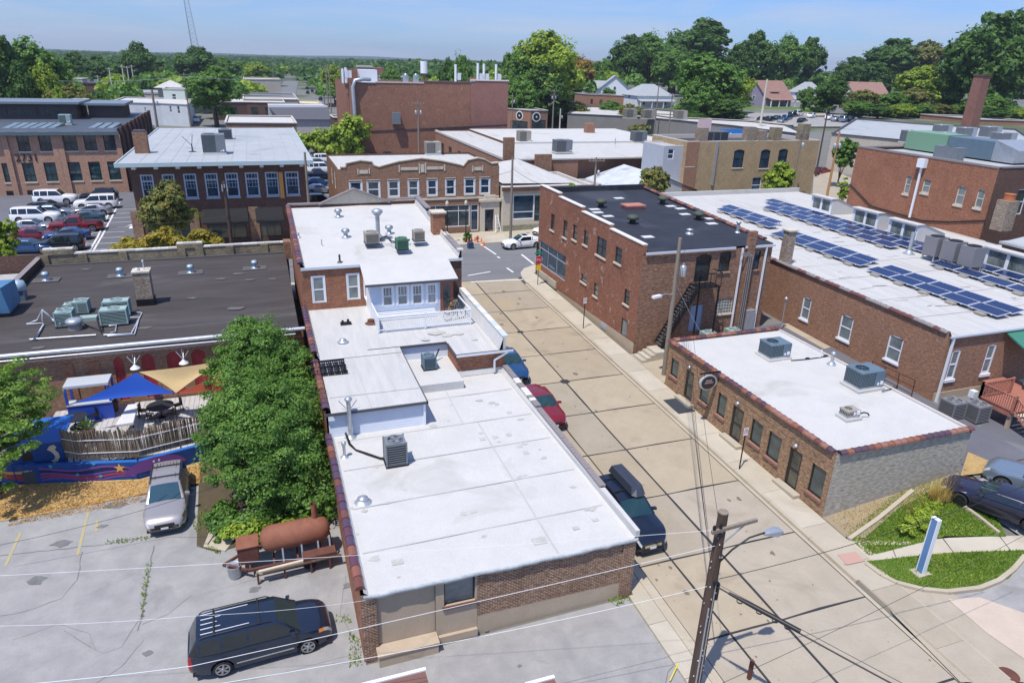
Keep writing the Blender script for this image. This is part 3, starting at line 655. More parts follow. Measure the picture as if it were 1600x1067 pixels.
# MAIN WHITE-ROOFED BUILDING
XL,XR,YF=1.85,13.1,20.35
mbd=thing('brick_building','long brick building with stepped white membrane roofs, in the middle foreground beside the alley','building',(7.5,20.35,0))
A,B=(XL,YF),(XR,YF)
G0=gz(XL,YF)-.3
uw=ops_px(A,B,[(694,901,743,938),(600,930,682,1000),(747,900,962,940)])
win=uw[0];u1,u2=uw[1][1],uw[2][0]
wallo(mbd,(XL,YF),(XL+.55,YF),G0,(3.2,3.18),M_brickfront)
wallo(mbd,(XL+.55,YF+.12),(XL+u1,YF+.12),G0,3.18,M_tanplaster)
MB().box(XL+.55,XL+.56,YF,YF+.12,G0,3.18).build('wall',M_brickfront,mbd)
wop=(win[0]-u1,win[1]-u1,win[2],min(2.93,win[3]))
wallo(mbd,(XL+u1,YF+.05),(XL+u2,YF+.05),G0,3.16,M_tanplaster,[wop],.2)
window(mbd,(XL+u1,YF+.05),(XL+u2,YF+.05),wop,M_wind,M_glass2,.06,mid=False,inset=.14,sill=.1,sillm=M_rustd)
wallo(mbd,(XL+u2,YF+.03),(XR-.55,YF+.03),G0,.95,M_tanplaster,name='foundation')
wallo(mbd,(XL+u2,YF+.025),(XR-.55,YF+.025),.95,3.16,M_brickfront)
wallo(mbd,(XR-.55,YF-.04),(XR,YF-.04),G0,3.2,M_brickfront,name='pilaster');MB().box(XR-.56,XR-.55,YF-.04,YF+.03,G0,3.2).build('wall',M_brickfront,mbd)
L=MB();L.box(XL+.5,XL+u1-.02,YF-.45,YF+.11,G0,.52);L.box(XL+u1-.02,XL+u2-.02,YF-.1,YF+.04,G0,.42);L.build('ledge',M_tanplaster,mbd)
MB().box(XL+.45,XL+u1+.02,YF-.5,YF+.1,.522,.6).build('ledge_cap',M_tanplaster,mbd)
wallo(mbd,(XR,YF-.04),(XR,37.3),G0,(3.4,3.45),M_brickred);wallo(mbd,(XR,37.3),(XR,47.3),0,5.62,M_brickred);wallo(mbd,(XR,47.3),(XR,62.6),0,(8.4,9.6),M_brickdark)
wallo(mbd,(XL,32.0),(XL,YF),(-.2,G0),(3.42,3.38),M_brickred);wallo(mbd,(XL,38.6),(XL,32.0),0,4.8,M_brickred);wallo(mbd,(XL,47.3),(XL,38.6),0,5.12,M_brickred)
wallo(mbd,(XL,62.6),(XL,47.3),.5,(9.25,8.15),M_brickred)
roofgrid(mbd,XL+.3,XR-.3,YF-.1,39.4,3.2,3.3,M_white,sag=.025,seed=3)
mb=MB();mb.poly((XR-.3,YF-.1,3.2),(XR-.3,37.3,3.29),(XR-.12,37.3,3.62),(XR-.12,YF+.35,3.58),(XR-.12,YF-.1,3.25))
mb.poly((XL+.3,32,3.27),(XL+.3,YF-.1,3.2),(XL+.12,YF-.1,3.36),(XL+.12,32,3.42));mb.build('roof_upstand',M_white,mbd)
mb=MB();mb.box(XR-.12,XR+.06,YF-.12,YF+3.1,3.3,3.6);mb.build('parapet_wrap',M_white,mbd)
mb=MB();r=random.Random(2);n=40;x0,x1=XL+.1,XR+.02
vs=[]
for i in range(n+1):
 x=x0+(x1-x0)*i/n;j=r.uniform(-.02,.02);vs+=[(x,YF-.10,3.215+j*.3),(x,YF-.15+j,3.16),(x,YF-.13+j,3.03+j),(x,YF-.06,3.0)]
mb.add(vs,[(i*4+k,i*4+k+1,i*4+k+5,i*4+k+4)for i in range(n)for k in range(3)],0,True);mb.build('roof_edge_flashing',mottled('crinkled_flashing',(.42,.46,.47),(.62,.64,.66),4,.5,.6,9),mbd)
row_tiles(mbd,(XL+.02,YF+.1),(XL+.02,32),3.4,3.44,.32,.6,M_tiles,seed=4);row_tiles(mbd,(XL+.02,32.1),(XL+.02,38.5),4.82,4.82,.34,.6,M_tiles,seed=5)
row_tiles(mbd,(XL+.02,38.9),(XL+.02,47.2),5.12,5.12,.34,.6,M_tiles,seed=6);row_tiles(mbd,(XL+.02,47.4),(XL+.02,62.4),8.17,9.25,.36,.6,M_tiles,seed=7)
row_tiles(mbd,(XR-.02,23.5),(XR-.02,31.4),3.62,3.62,.30,.5,[M_slate],kind='flat',h=.06,seed=8)
row_tiles(mbd,(XR-.02,31.5),(XR-.02,35.2),3.68,3.7,.34,.34,[M_cap[0],M_slate],kind='flat',h=.06,seed=9);row_tiles(mbd,(XR-.02,35.3),(XR-.02,37.2),3.7,3.7,.32,.5,[M_slate],kind='flat',h=.06,seed=10)
sl_=[((XL+.4,y,3.2+.1*(y-YF)/19+.004),(XR-.4,y+.15,3.2+.1*(y-YF)/19+.004))for y in(22.6,25.6,28.7,31.4,34.6)]+[((9.6,YF,3.204),(9.6,31.4,3.26)),((8.8,31.4,3.26),(8.9,36,3.29))]
seams(mbd,sl_,M_seam,.07,.012)
mb=MB()
for p in((548,795,.1),(557,835,.1),(560,888,.16),(621,878,.22),(740,800,.12),(843,845,.3),(900,825,.14),(930,812,.14),(1,1,0)):
 if p[2]:P=at(p[0],p[1],3.2);mb.box(P.x-p[2],P.x+p[2],P.y-p[2]*.7,P.y+p[2]*.7,3.19,3.2+.1*(P.y-YF)/19+.018)
r=random.Random(77)
for _ in range(26):
 x,y,q=r.uniform(2.6,12.2),r.uniform(20.8,36.5),r.uniform(.05,.22)
 mb.add([(x+q*math.cos(t*.7)*r.uniform(.5,1.6),y+q*math.sin(t*.7)*r.uniform(.5,1.2),3.2+.1*(y-YF)/19+.012)for t in range(9)],[range(9)])
for px,py in((776,632),(754,686),(774,683),(795,679),(812,697),(822,707),(796,645)):P=at(px,py,3.25);mb.box(P.x-.14,P.x+.14,P.y-.14,P.y+.14,3.2,3.2+.1*(P.y-YF)/19+.018)
mb.build('roof_patch',M_stain,mbd)
wallo(mbd,(XL+.1,32.0),(6.85,32.0),3.24,4.62,M_sideing,name='siding');wallo(mbd,(6.85,32.0),(6.85,38.6),3.2,4.62,M_sideing,name='siding')
pbox(mbd,'corner_trim',M_winw,6.78,6.9,31.93,32.05,3.24,4.6)
roofgrid(mbd,XL+.25,6.95,31.85,38.6,4.68,4.72,M_white2,seed=5,sag=.02)
mb=MB();mb.box(XL-.1,7.0,31.8,31.87,4.55,4.69);mb.box(6.95,7.02,31.8,38.6,4.55,4.69);mb.build('roof_edge',M_edge,mbd)
seams(mbd,[((2.2,33.6,4.7),(6.9,33.5,4.7)),((4.1,32,4.69),(4.0,38.5,4.72)),((5.6,33.6,4.7),(5.5,38.5,4.72))],M_seam,.05,.012)
P=at(513,577,4.72);mb=MB()
for k in range(16):mb.box(P.x-.9+k*.12,P.x-.84+k*.12,P.y-.9,P.y+.9,4.72,4.82+.05*(k%3))
for k in range(3):mb.box(P.x-.95,P.x+1.0,P.y-.9+k*.85,P.y-.82+k*.85,4.83,4.92)
one('metal_grate',mb,M_dkmetal,'black rusty metal grating lying on the low white roof at its brick edge','grate')
pbox(mbd,'roof_platform',M_white,7.05,10.0,35.6,39.4,3.2,3.78)
wallo(mbd,(6.85,39.4),(10.0,39.4),3.7,4.72,M_sideing,name='siding')
wallo(mbd,(10.0,39.4),(10.0,37.3),3.2,4.7,M_brickred);wallo(mbd,(10.0,37.3),(XR,37.3),3.2,4.7,M_brickred)
mb=MB();mb.poly((10,37.15,3.31),(XR-.1,37.15,3.31),(XR-.1,37.27,3.62),(10,37.27,3.62));mb.build('roof_upstand',M_white,mbd)
roofgrid(mbd,XL+.3,10.0,39.4,47.3,4.78,4.84,M_white2,seed=8,sag=.03);roofgrid(mbd,9.9,XR-.4,37.2,47.3,4.79,4.845,M_white2,seed=9,sag=.02);roofgrid(mbd,XL+.3,6.95,38.55,39.45,4.75,4.79,M_white2)
mb=MB();mb.box(5.0,10.05,39.28,39.36,4.66,4.8);mb.box(9.88,9.96,37.2,39.3,4.66,4.8);mb.box(9.9,XR+.4,37.1,37.18,4.64,4.8);mb.build('roof_edge',M_edge,mbd)
mb=MB();mb.box(9.95,XR+.45,36.98,37.1,4.66,4.77);mb.build('gutter',M_alum,mbd)
downspout(mbd,[(XR+.1,37.03,4.68),(XR-.75,37.08,4.2),(XR-.75,37.05,3.4)],M_alum,.13)
mb=MB();mb.poly((XR-.4,37.2,4.8),(XR-.4,47.3,4.85),(XR-.14,47.3,5.6),(XR-.14,37.2,5.6));mb.box(XR-.14,XR,37.18,37.3,4.7,5.62)
mb.poly((XL+.3,47.3,4.85),(XL+.3,38.6,4.75),(XL+.15,38.6,5.1),(XL+.15,47.3,5.12));mb.build('roof_upstand',M_white,mbd)
row_tiles(mbd,(XR-.02,37.2),(XR-.02,47.2),5.62,5.62,.36,.55,[M_cap[0],mottled('bluish_cap',(.45,.50,.53),(.6,.64,.66),3,.7)],kind='flat',h=.07,seed=12)
mb=MB();r=random.Random(8)
for px,py,s in((685,520,.8),(700,524,.55),(715,522,.4),(664,531,.4),(742,531,.25)):
 P=at(px,py,4.82);mb.add([(P.x+s*math.cos(t*.7)*r.uniform(.5,1.2),P.y+s*.5*math.sin(t*.7)*r.uniform(.5,1.2),4.835)for t in range(9)],[range(9)])
mb.build('roof_stain',M_stain,mbd)
Y4,Z4=47.3,7.9
wops=ops_px((XL,Y4),(6.1,Y4),[(487,433,509,472),(542,429,562,467)])
wallo(mbd,(XL,Y4),(6.1,Y4),4.7,7.85,M_brickred,wops,.1)
for o in wops:window(mbd,(XL,Y4),(6.1,Y4),o,M_winw,M_glass2,.09,inset=.05,trim=.07)
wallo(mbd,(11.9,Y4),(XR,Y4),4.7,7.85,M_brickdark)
roofgrid(mbd,XL+.3,XR-.25,Y4-.1,62.5,Z4,9.0,M_white,seed=14,sag=.02)
mb=MB();mb.box(XL,6.2,Y4-.16,Y4-.06,Z4-.16,Z4+.02);mb.box(11.9,XR+.05,Y4-.16,Y4-.06,Z4-.16,Z4+.02);mb.build('gutter',M_alum,mbd)
mb=MB();mb.poly((XL+.3,62.5,9.0),(XL+.3,Y4,Z4),(XL+.17,Y4,8.12),(XL+.17,62.5,9.22));mb.poly((XR-.25,Y4,Z4),(XR-.25,62.5,9.0),(XR-.14,62.5,9.55),(XR-.14,Y4,8.35));mb.build('roof_upstand',M_white,mbd)
row_tiles(mbd,(XR-.02,Y4+.1),(XR-.02,52.3),8.42,8.62,.42,.5,[M_slate,M_cap[1]],kind='flat',h=.07,seed=13)
row_tiles(mbd,(XR-.02,54.3),(XR-.02,57.6),9.0,9.2,.42,.5,[M_cap[0],M_slate],kind='flat',h=.07,seed=15);row_tiles(mbd,(XR-.02,57.8),(XR-.02,62.4),9.45,9.62,.42,.5,[M_slate],kind='flat',h=.07,seed=16)
pbox(mbd,'chimney',M_brickred,12.35,13.3,52.9,53.9,8.0,10.0);pbox(mbd,'chimney_cap',M_limestone,12.25,13.4,52.8,54.0,10.0,10.12)
wallo(mbd,(XR,62.6),(XL,62.6),1.0,9.25,M_brickred);mb=MB();x0,x1,xm=4.6,10.4,7.5
mb.add([(x0,62.45,9.2),(x1,62.45,9.2),(xm,62.45,10.35),(x0,62.65,9.2),(x1,62.65,9.2),(xm,62.65,10.35)],[(0,1,2),(4,3,5),(0,2,5,3),(2,1,4,5)]);mb.build('pediment',M_limestone,mbd)
mb=MB();mb.bar((x0-.2,62.35,9.22),(xm,62.35,10.5),.45,.14);mb.bar((xm,62.36,10.5),(x1+.2,62.36,9.22),.45,.14);mb.box(XL,x0,62.3,62.7,9.22,9.36);mb.box(x1,XR,62.3,62.7,9.4,9.54);mb.build('coping',M_slate,mbd)
downspout(mbd,[(6.02,Y4-.1,7.8),(6.02,Y4-.08,5.6),(6.3,46.6,4.95)],M_winw,.12)
sx0,sx1,sy=6.1,11.75,44.9
sop=ops_px((sx0,sy),(sx1,sy),[(597.5,449,614,477.5),(620.6,447,637.5,476),(644,446,660,474.5),(667.5,444.5,682,473.5),(689,442,707,484)])
wallo(mbd,(sx0,sy),(sx1,sy),4.8,7.2,lap('sunroom_board',(.52,.60,.72),.13,axis=0),sop,.1,'sunroom_wall')
wallo(mbd,(sx0,Y4),(sx0,sy),4.8,(7.85,7.2),M_winw,name='sunroom_wall');wallo(mbd,(sx1,sy),(sx1,Y4),4.8,(7.2,7.85),M_winw,name='sunroom_wall')
for o in sop[:4]:window(mbd,(sx0,sy),(sx1,sy),o,M_winw,M_glass3 if o[0]>3 else M_glass2,.07,inset=.06,trim=.08,grid=(3,1,.5,1))
dr=window(mbd,(sx0,sy),(sx1,sy),sop[4],plain('red_brown_door_paint',(.24,.075,.045),.5),M_glass,.15,mid=False,inset=.04,name='door',trim=.06)
roofq(mbd,[(sx0-.35,sy-.3,7.22),(sx1+.35,sy-.3,7.22),(sx1+.3,Y4,7.97),(sx0-.3,Y4,7.97)],M_white,'sunroom_roof',.12)
mb=MB();mb.box(sx0-.37,sx1+.37,sy-.36,sy-.3,7.06,7.2);mb.build('roof_edge',M_edge,mbd)
mb=MB()
for k in range(5):mb.box(sx0+.1,sx1-1.3,sy-.9+k*.17,sy-.77+k*.17,4.86+.06*k,4.9+.06*k)
mb.build('deck_step',M_winw,mbd)
ry=at(612,517.5,4.85).y;rail=thing('roof_railing','white slatted railing round the roof terrace of the white sunroom','railing',(9,ry,4.84))
mb=MB();mb.obox((sx0+.05,(sy+ry)/2,5.36),(.03,0,0),(0,(sy-ry)/2,0),(0,0,.5));mb.build('side_panel',M_winw,rail)
rx1=at(735,506,4.85).x
mb=MB();mb.box(sx0,rx1,ry-.04,ry+.04,5.82,5.9);mb.box(sx0,rx1,ry-.02,ry+.02,4.95,5.02);mb.bar((rx1,ry,5.86),(rx1,sy,5.86),.08);mb.build('top_rail',M_winw,rail)
for i in range(42):
 x=sx0+.3+(rx1-sx0-.3)*i/42;MB().box(x-.02,x+.02,ry-.015,ry+.015,4.9,5.82).build('baluster',M_winw,rail)
for x in(sx0,(sx0+rx1)/2,rx1):MB().box(x-.05,x+.05,ry-.05,ry+.05,4.84,5.95).build('post',M_winw,rail)
# LOW BRICK BUILDING (right)
bx0,bx1,by0,by1,bz=24.9,33.85,22.1,37.35,4.05
lb=thing('brick_building','low one-storey brick building with black-framed windows and white flat roof, right of the alley','building',(29,22.1,gz(24.9,22)))
A,B=(bx0,by1),(bx0,by0)
wr=[(1049,567,1058,599),(1083.5,620,1095,634)]
q=ops_px(A,B,[(1048,566,1058.5,598),(1093.5,590,1108,637),(1118.5,618,1131,657),(1146,656,1160,693.5),(1170,656,1186.5,704),(1200.5,679.5,1217.5,727),(1233,703,1251.5,761),(1266.5,727,1287.5,776)])
q2=ops_px(A,B,[(1069,580,1081.5,627.5),(1143,640,1158,687.5),(1234,700,1249,757)])
wins=ops_px(A,B,[(1048,568,1056,598),(1094.5,589,1108,634),(1121,622,1131,655.5),(1172,660,1184,702),(1199,678,1216,725),(1266,729,1287,776)])
zsf=lambda y:gz(bx0,y)+.12
def opu(pxl,pxr,z0,z1):
 a=ops_px(A,B,[(pxl[0],pxl[1],pxr[0],pxr[1])])[0];return(a[0],a[1],z0,z1)
ow=[opu((1045.5,590),(1057,600),1.75,3.0),opu((1092,618),(1105,632),1.55,3.0),opu((1118,644),(1131,656),1.5,2.95),opu((1170,685),(1186,703),1.4,2.85),opu((1196,706),(1214,727),1.3,2.85),opu((1262,757),(1283,776),1.15,2.8)]
od=[opu((1068,612),(1079,628),.95,2.95),opu((1139,672),(1155,690),.72,2.85),opu((1226,742),(1244,760),.5,2.8)]
wallo(lb,A,B,(gz(bx0,by1)-.3,gz(bx0,by0)-.3),bz,M_brickmulti,ow+od,.16)
for o in ow:window(lb,A,B,o,M_wind,glassm('dim_window_glass',(.035,.05,.048),.1,(.075,.10,.095)),.08,mid=False,inset=.12,sill=.13,sillm=plain('dusty_pink_sill',(.26,.12,.095),.8))
for o in od:
 d=window(lb,A,B,o,M_wind,glassm('door_glass',(.03,.035,.03),.08,(.11,.10,.07)),.15,mid=.48,inset=.12,name='door')
 y=by1-(o[0]+o[1])/2
 s=MB();s.box(bx0-.42,bx0+.02,y-.85,y+.85,gz(bx0,y),gz(bx0,y)+.3);s.build('door_step',M_walk[0],lb)
 mb=MB();P=Vector((bx0-.12,y,o[3]+.32));mb.lathe(P,[(.02,.1),(.1,.06),(.13,-.04),(.12,-.06)],10);mb.bar((bx0,y,P.z+.12),tuple(P+Vector((0,0,.1))),.03);mb.build('door_lamp',M_galv,lb)
wallo(lb,(bx0-.0,by0),(bx1,by0),(gz(bx0,by0)-.3,gz(bx1,by0)-.5),(bz,bz-.02),M_greyblock)
wallo(lb,(bx1,by0),(bx1,by1),0,bz,M_brickred);wallo(lb,(bx1,by1),(bx0,by1),0,bz,M_brickred)
roofgrid(lb,bx0+.2,bx1-.12,by0+.2,by1-.1,3.88,3.92,M_white,seed=21,sag=.03)
mb=MB();mb.poly((bx0+.2,by1,3.9),(bx0+.2,by0,3.88),(bx0+.05,by0,4.06),(bx0+.05,by1,4.06));mb.poly((bx0,by0+.2,3.88),(bx1,by0+.2,3.88),(bx1,by0+.05,4.06),(bx0,by0+.05,4.06));mb.box(bx1-.14,bx1,by0,by1,3.8,4.02);mb.build('roof_upstand',M_white,lb)
row_tiles(lb,(bx0+.02,by1),(bx0+.02,by0+.15),bz+.02,bz+.02,.34,.42,M_tilesb,seed=22);row_tiles(lb,(bx0+.15,by0+.02),(bx1,by0+.02),bz+.02,bz+.02,.34,.42,M_tilesb,seed=23);row_tiles(lb,(bx0+.3,by1),(bx1,by1),bz+.02,bz+.02,.34,.42,M_tilesb,seed=24)
mb=MB();r=random.Random(9)
for k in range(22):y=by1-.2-k*.68;mb.box(bx0-.014,bx0+.01,y-.62,y,bz-.78+r.uniform(-.01,.01),bz-.73)
mb.build('string_course',M_brickrear,lb)
P=on(1063,633);mt_=MB().box(-.62,.62,-.95,.95,0,.02);o=put('door_mat',mt_.mesh('door_mat',plain('charcoal_mat',(.035,.04,.05),.95)));o.location=(24.15,34.3,gz(24.15,34.3)+.131);o.rotation_euler=(math.atan(.029),0,0);tag(o,'charcoal door mat lying on the pavement in front of a black-framed door','door mat')
sg=thing('hanging_sign','oval dark red and grey sign hanging from a bracket on the low brick wall','sign',(24.2,31.2,2.9))
P=atx(1106,597,24.15);c=P
mb=MB();n=20;ringv=[(0,.62*math.cos(t*6.2832/n),.5*math.sin(t*6.2832/n))for t in range(n)]
for sgn in(-.06,.06):pass
V=[(s_*.07,a*1.0,b_)for s_ in(-1,1)for _,a,b_ in ringv]
mb.add([(c.x+v[1]*.95,c.y+v[0],c.z+v[2])for v in V],[tuple(range(n)),tuple(reversed(range(n,2*n)))]+[(i,n+i,n+(i+1)%n,(i+1)%n)for i in range(n)])
mb.build('sign_rim',plain('pale_grey_sign_rim',(.42,.45,.46),.5),sg)
V=[(s_*.085,a*.84,b_*.84)for s_ in(-1,1)for _,a,b_ in ringv];mb=MB()
mb.add([(c.x+v[1]*.95,c.y+v[0],c.z+v[2])for v in V],[tuple(range(n)),tuple(reversed(range(n,2*n)))]+[(i,n+i,n+(i+1)%n,(i+1)%n)for i in range(n)])
mb.build('sign_face',plain('dark_sign_face',(.05,.032,.03),.5),sg)
mb=MB();mb.bar((24.95,c.y,c.z+.62),(23.5,c.y,c.z+.62),.05,.08);mb.bar((24.9,c.y,c.z+.62),(24.9,c.y,c.z-.1),.05);mb.bar((c.x-.3,c.y,c.z+.62),(c.x-.3,c.y,c.z+.4),.03);mb.bar((c.x+.3,c.y,c.z+.62),(c.x+.3,c.y,c.z+.4),.03);mb.build('bracket',M_dkmetal,sg)
mb=MB()
for k,(w_,zz)in enumerate(((.5,.08),(.66,-.06))):
 x=-w_/2*.8
 while x<w_/2*.8:mb.box(c.x+x,c.x+x+.055,c.y-.095,c.y-.086,c.z+zz,c.z+zz+.1);x+=.085
mb.build('lettering',plain('sign_letter_pale',(.35,.31,.30),.6),sg)
# DARK-ROOFED TWO-STOREY CORNER BUILDING
dx0,dx1,dy0,dy1=25.2,36.5,42.5,62.7;zr,zf=8.8,9.7
db=thing('corner_building','two-storey old red brick corner building with black flat roof and black fire stairs','building',(30,42.5,1))
A,B=(dx0,dy1),(dx0,dy0)
rects=[(861,333,867,359),(880.5,343,887,371),(895,350,903,376.5),(911.5,359,919.5,383.5),(932.5,369.5,948,403),(961,385,972.5,411)]
ops=ops_px(A,B,rects)
zt_=[(o[2]+.15,o[3])for o in ops]
def opx(pxl,pxr,ztp,zbp):
 a=ops_px(A,B,[(pxl[0],pxl[1],pxr[0],pxr[1])])[0];return a
def opc(x0,yt0,yb0,x1,yt1,yb1):
 """opening from left edge (x0: top yt0, bottom yb0) and right edge (x1: yt1, yb1)"""
 a=ops_px(A,B,[(x0,yt0,x0+.01,yb0)])[0];b_=ops_px(A,B,[(x1,yt1,x1+.01,yb1)])[0]
 return(min(a[0],b_[0]),max(a[0],b_[0]),(a[2]+b_[2])/2,(a[3]+b_[3])/2)
up_=[opc(861,333,359,867,336,362),opc(880.5,343,370,887,346.5,374),opc(895.5,350.5,374,902.5,353,377.5),opc(912.5,359,381.5,919.5,362,386),opc(933,369,398.5,948.5,375,405.5),opc(962,385,410,972.5,389,415)]
lo_=[opc(908,427,440,917,431,444),opc(928.5,441,462,935,445,466),opc(976,451,475,984.5,455,479.5),opc(971.5,497,539,981.5,501,547)]
lo_=[o for o in lo_ if o[0]>0]
sf=opc(863,388,428,884.5,400,441)
sf=(0.35,sf[1],max(sf[2],gz(dx0,58)+.9),sf[3])
wallo(db,A,B,(gz(dx0,dy1)-.3,gz(dx0,dy0)-.3),8.6,M_brickold,up_+lo_+[sf],.16)
for o in up_:
 window(db,A,B,o,M_wind,M_glass,.07,inset=.12,cols=2 if o[1]-o[0]>1.3 else 1,sill=.14,sillm=M_limestone)
for o in lo_[:3]:window(db,A,B,o,M_wind,M_glass2 if o is lo_[0]or o is lo_[1]else M_glass,.07,inset=.12,sill=.13,sillm=M_limestone)
for o in lo_[3:]:window(db,A,B,o,M_wind,M_glass2,.09,mid=False,inset=.08,name='door')
window(db,A,B,sf,M_wing,M_glassb,.09,mid=.68,cols=3,inset=.12,name='shop_window')
mb=MB();wall(mb,(dx0-.03,57.4),(dx0-.03,dy0-.03),(gz(dx0,57.4)-.2,gz(dx0,dy0)-.2),(gz(dx0,57.4)+.12,gz(dx0,dy0)+.95));mb.build('foundation',M_tanplaster,db)
pbox(db,'shop_sill',M_walk[0],dx0-.1,dx0+.02,57.6,62.4,gz(dx0,60),gz(dx0,60)+.7)
pbox(db,'column',M_dkmetal,dx0-.16,dx0+.0,dy1-.25,dy1-.05,gz(dx0,dy1),4.6)
pbox(db,'basement_window',M_wing,dx0-.06,dx0,47.0,47.9,gz(dx0,47)+.12,gz(dx0,47)+.6)
steps=ops_px(A,B,[(854,299,887,313.5),(887,315,921.5,331.5),(921,334,960.5,353.5),(960,356,1003,378)])
for k,(a,b_,z0,z1)in enumerate([(0,4.6,0,10.25),(4.6,9.6,0,9.95),(9.6,14.9,0,9.6),(14.9,20.2,0,9.3)]):
 ya,yb=dy1-a,dy1-b_;zb_=8.6
 mb=MB();mb.box(dx0,dx0+.3,yb,ya,zb_,z1);mb.build('parapet',M_brickold,db);mb=MB();mb.box(dx0-.05,dx0+.36,yb+.02,ya+.0,z1,z1+.08);mb.build('coping',M_cap[0],db)
roofgrid(db,dx0+.3,dx1,dy0-.05,dy1-.3,8.8,9.55,M_blackroof,seed=31,sag=.015)
mb=MB();mb.box(dx0+.2,33.0,dy0-.2,dy0-.08,8.62,8.78);mb.box(33.9,dx1+.1,dy0-.2,dy0-.08,8.62,8.78);mb.build('gutter',M_alum,db)
mb=MB();mb.box(dx0+.3,dx1,dy1-.3,dy1,9.4,10.05);mb.build('parapet',M_blackroof,db)
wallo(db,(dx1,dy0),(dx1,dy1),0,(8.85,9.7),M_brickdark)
row_tiles(db,(dx1,dy0+1),(dx1,dy1),8.95,9.8,.36,.55,M_tilesb,seed=33)
seams(db,[((dx0+.4,y,8.8+.75*(y-dy0)/20.2),(dx1-.1,y,8.8+.75*(y-dy0)/20.2))for y in(45,47.3,50,53,56.5)]+[((30,47,8.97),(29.5,55,9.27))],plain('roof_lap_line',(.075,.08,.095),.7),.04,.012)
mb=MB();P=None
for px,py in((967,309),(929,327),(934,332),(950,338),(1048,322),(1063,326),(1070,335),(1110,342),(1112,350),(1012,371),(1099,333)):
 P=at(px,py,9.15);P=at(px,py,8.8+.75*(P.y-dy0)/20.2);z=8.8+.75*(P.y-dy0)/20.2;mb.box(P.x-.45,P.x+.45,P.y-.32,P.y+.32,z-.02,z+.03)
mb.build('roof_patch',plain('white_walk_pad',(.55,.56,.56),.8),db)
A,B=(dx0,dy0),(dx1,dy0)
ro=ops_px(A,B,[(1126,393.5,1139,424),(1172,391.5,1185,421),(1120.5,467,1142,489)]);rd=ops_px(A,B,[(1089,398,1107,440),(1080,478,1094,516)])
wallo(db,A,B,.3,8.65,M_brickrear,ro+rd,.16)
for o in ro[:2]:window(db,A,B,o,M_wind,M_glass if o is ro[0]else M_glassb,.07,inset=.12,sill=.12,sillm=M_brickfront,arch=.14,archm=M_brickrear)
window(db,A,B,ro[2],M_limestone,M_glass2,.05,cols=6,rows=5,mid=False,inset=.08,sill=.1,sillm=M_limestone,arch=.2,archm=M_brickrear)
window(db,A,B,rd[0],M_wind,M_glass,.12,mid=.7,inset=.12,name='door',arch=.2,archm=M_brickrear)
window(db,A,B,rd[1],plain('pale_blue_door',(.26,.36,.52),.5),plain('pale_blue_door_panel',(.28,.38,.55),.5),.1,mid=False,inset=.1,name='door')
for px0,px1 in(((1162,382),(1136,519)),((1199,382),(1173,520))):
 a=aty(px0[0],px0[1],dy0-.12);b_=aty(px1[0],px1[1],dy0-.12);downspout(db,[(a.x,dy0-.12,8.65),(a.x,dy0-.12,1.5)],M_winw,.13)
x=aty(1163,440,dy0).x;pbox(db,'chimney',M_brickrear,x-.3,x+.35,dy0-.25,dy0+.1,.5,9.9)
for k,dx in enumerate((-.5,-.32,-.14)):downspout(db,[(x+dx-.6,dy0-.34,8.3-k*.12),(x+dx+.3,dy0-.34,8.3-k*.12),(x+dx+.3,dy0-.34,2.0)],M_galv,.05,'conduit')
pbox(db,'electric_box',M_galv,x+.45,x+1.3,dy0-.3,dy0,2.0,3.6)
fs2=thing('fire_stairs','black steel stairs climbing the rear brick wall to an upper door','stairs',(28,41.8,1))
p0=Vector((26.9,41.8,1.75));ux=(rd[0][0]+dx0-.3);p1=Vector((ux,41.8,rd[0][2]))
mb=MB()
for y in(41.3,42.25):mb.bar((p0.x,y,p0.z),(p1.x,y,p1.z),.06,.3);
mb.build('stringer',M_dkmetal,fs2);n=19
for i in range(n):
 p=p0+(p1-p0)*((i+.5)/n);MB().box(p.x-.14,p.x+.14,41.32,42.24,p.z-.02,p.z+.02).build('tread',plain('tread_sheen_grey',(.07,.07,.075),.5),fs2)  # treads a lighter grey: the light they reflect put into the colour
mb=MB()
for y in(41.3,):
 mb.bar((p0.x,y,p0.z+1),(p1.x,y,p1.z+1),.05);mb.bar((p0.x,y,p0.z+.55),(p1.x,y,p1.z+.55),.04)
 for i in range(10):p=p0+(p1-p0)*(i/9);mb.bar((p.x,y,p.z),(p.x,y,p.z+1),.035)
mb.bar((p1.x,41.3,p1.z+1),(p1.x+1.9,41.3,p1.z+1),.05);mb.bar((p1.x+1.9,41.3,p1.z+1),(p1.x+1.9,42.4,p1.z+1),.05)
for i in range(5):mb.bar((p1.x+i*.47,41.3,p1.z),(p1.x+i*.47,41.3,p1.z+1),.035)
mb.build('railing',M_dkmetal,fs2);MB().box(p1.x,p1.x+1.9,41.28,42.45,p1.z-.08,p1.z-.01).build('landing',M_dkmetal,fs2)
mb=MB()
for xx in(p1.x+.1,p1.x+1.8):mb.bar((xx,41.35,1.0),(xx,41.35,p1.z),.1)
mb.build('post',M_dkmetal,fs2)
cs=thing('concrete_steps','four pale concrete steps at the foot of the black fire stairs','steps',(26,41.4,1))
for i in range(4):MB().box(25.0+i*.36,27.0,40.75,42.1,gz(25,41)+.12+.17*i-(.4 if i==0 else 0),gz(25,41)+.12+.17*(i+1)).build('step',M_walk[i%2],cs)
polysheet('side_yard',[(24.9,37.5),(39.2,37.5),(39.2,42.4),(24.9,42.4)],M_conc[1],.11)
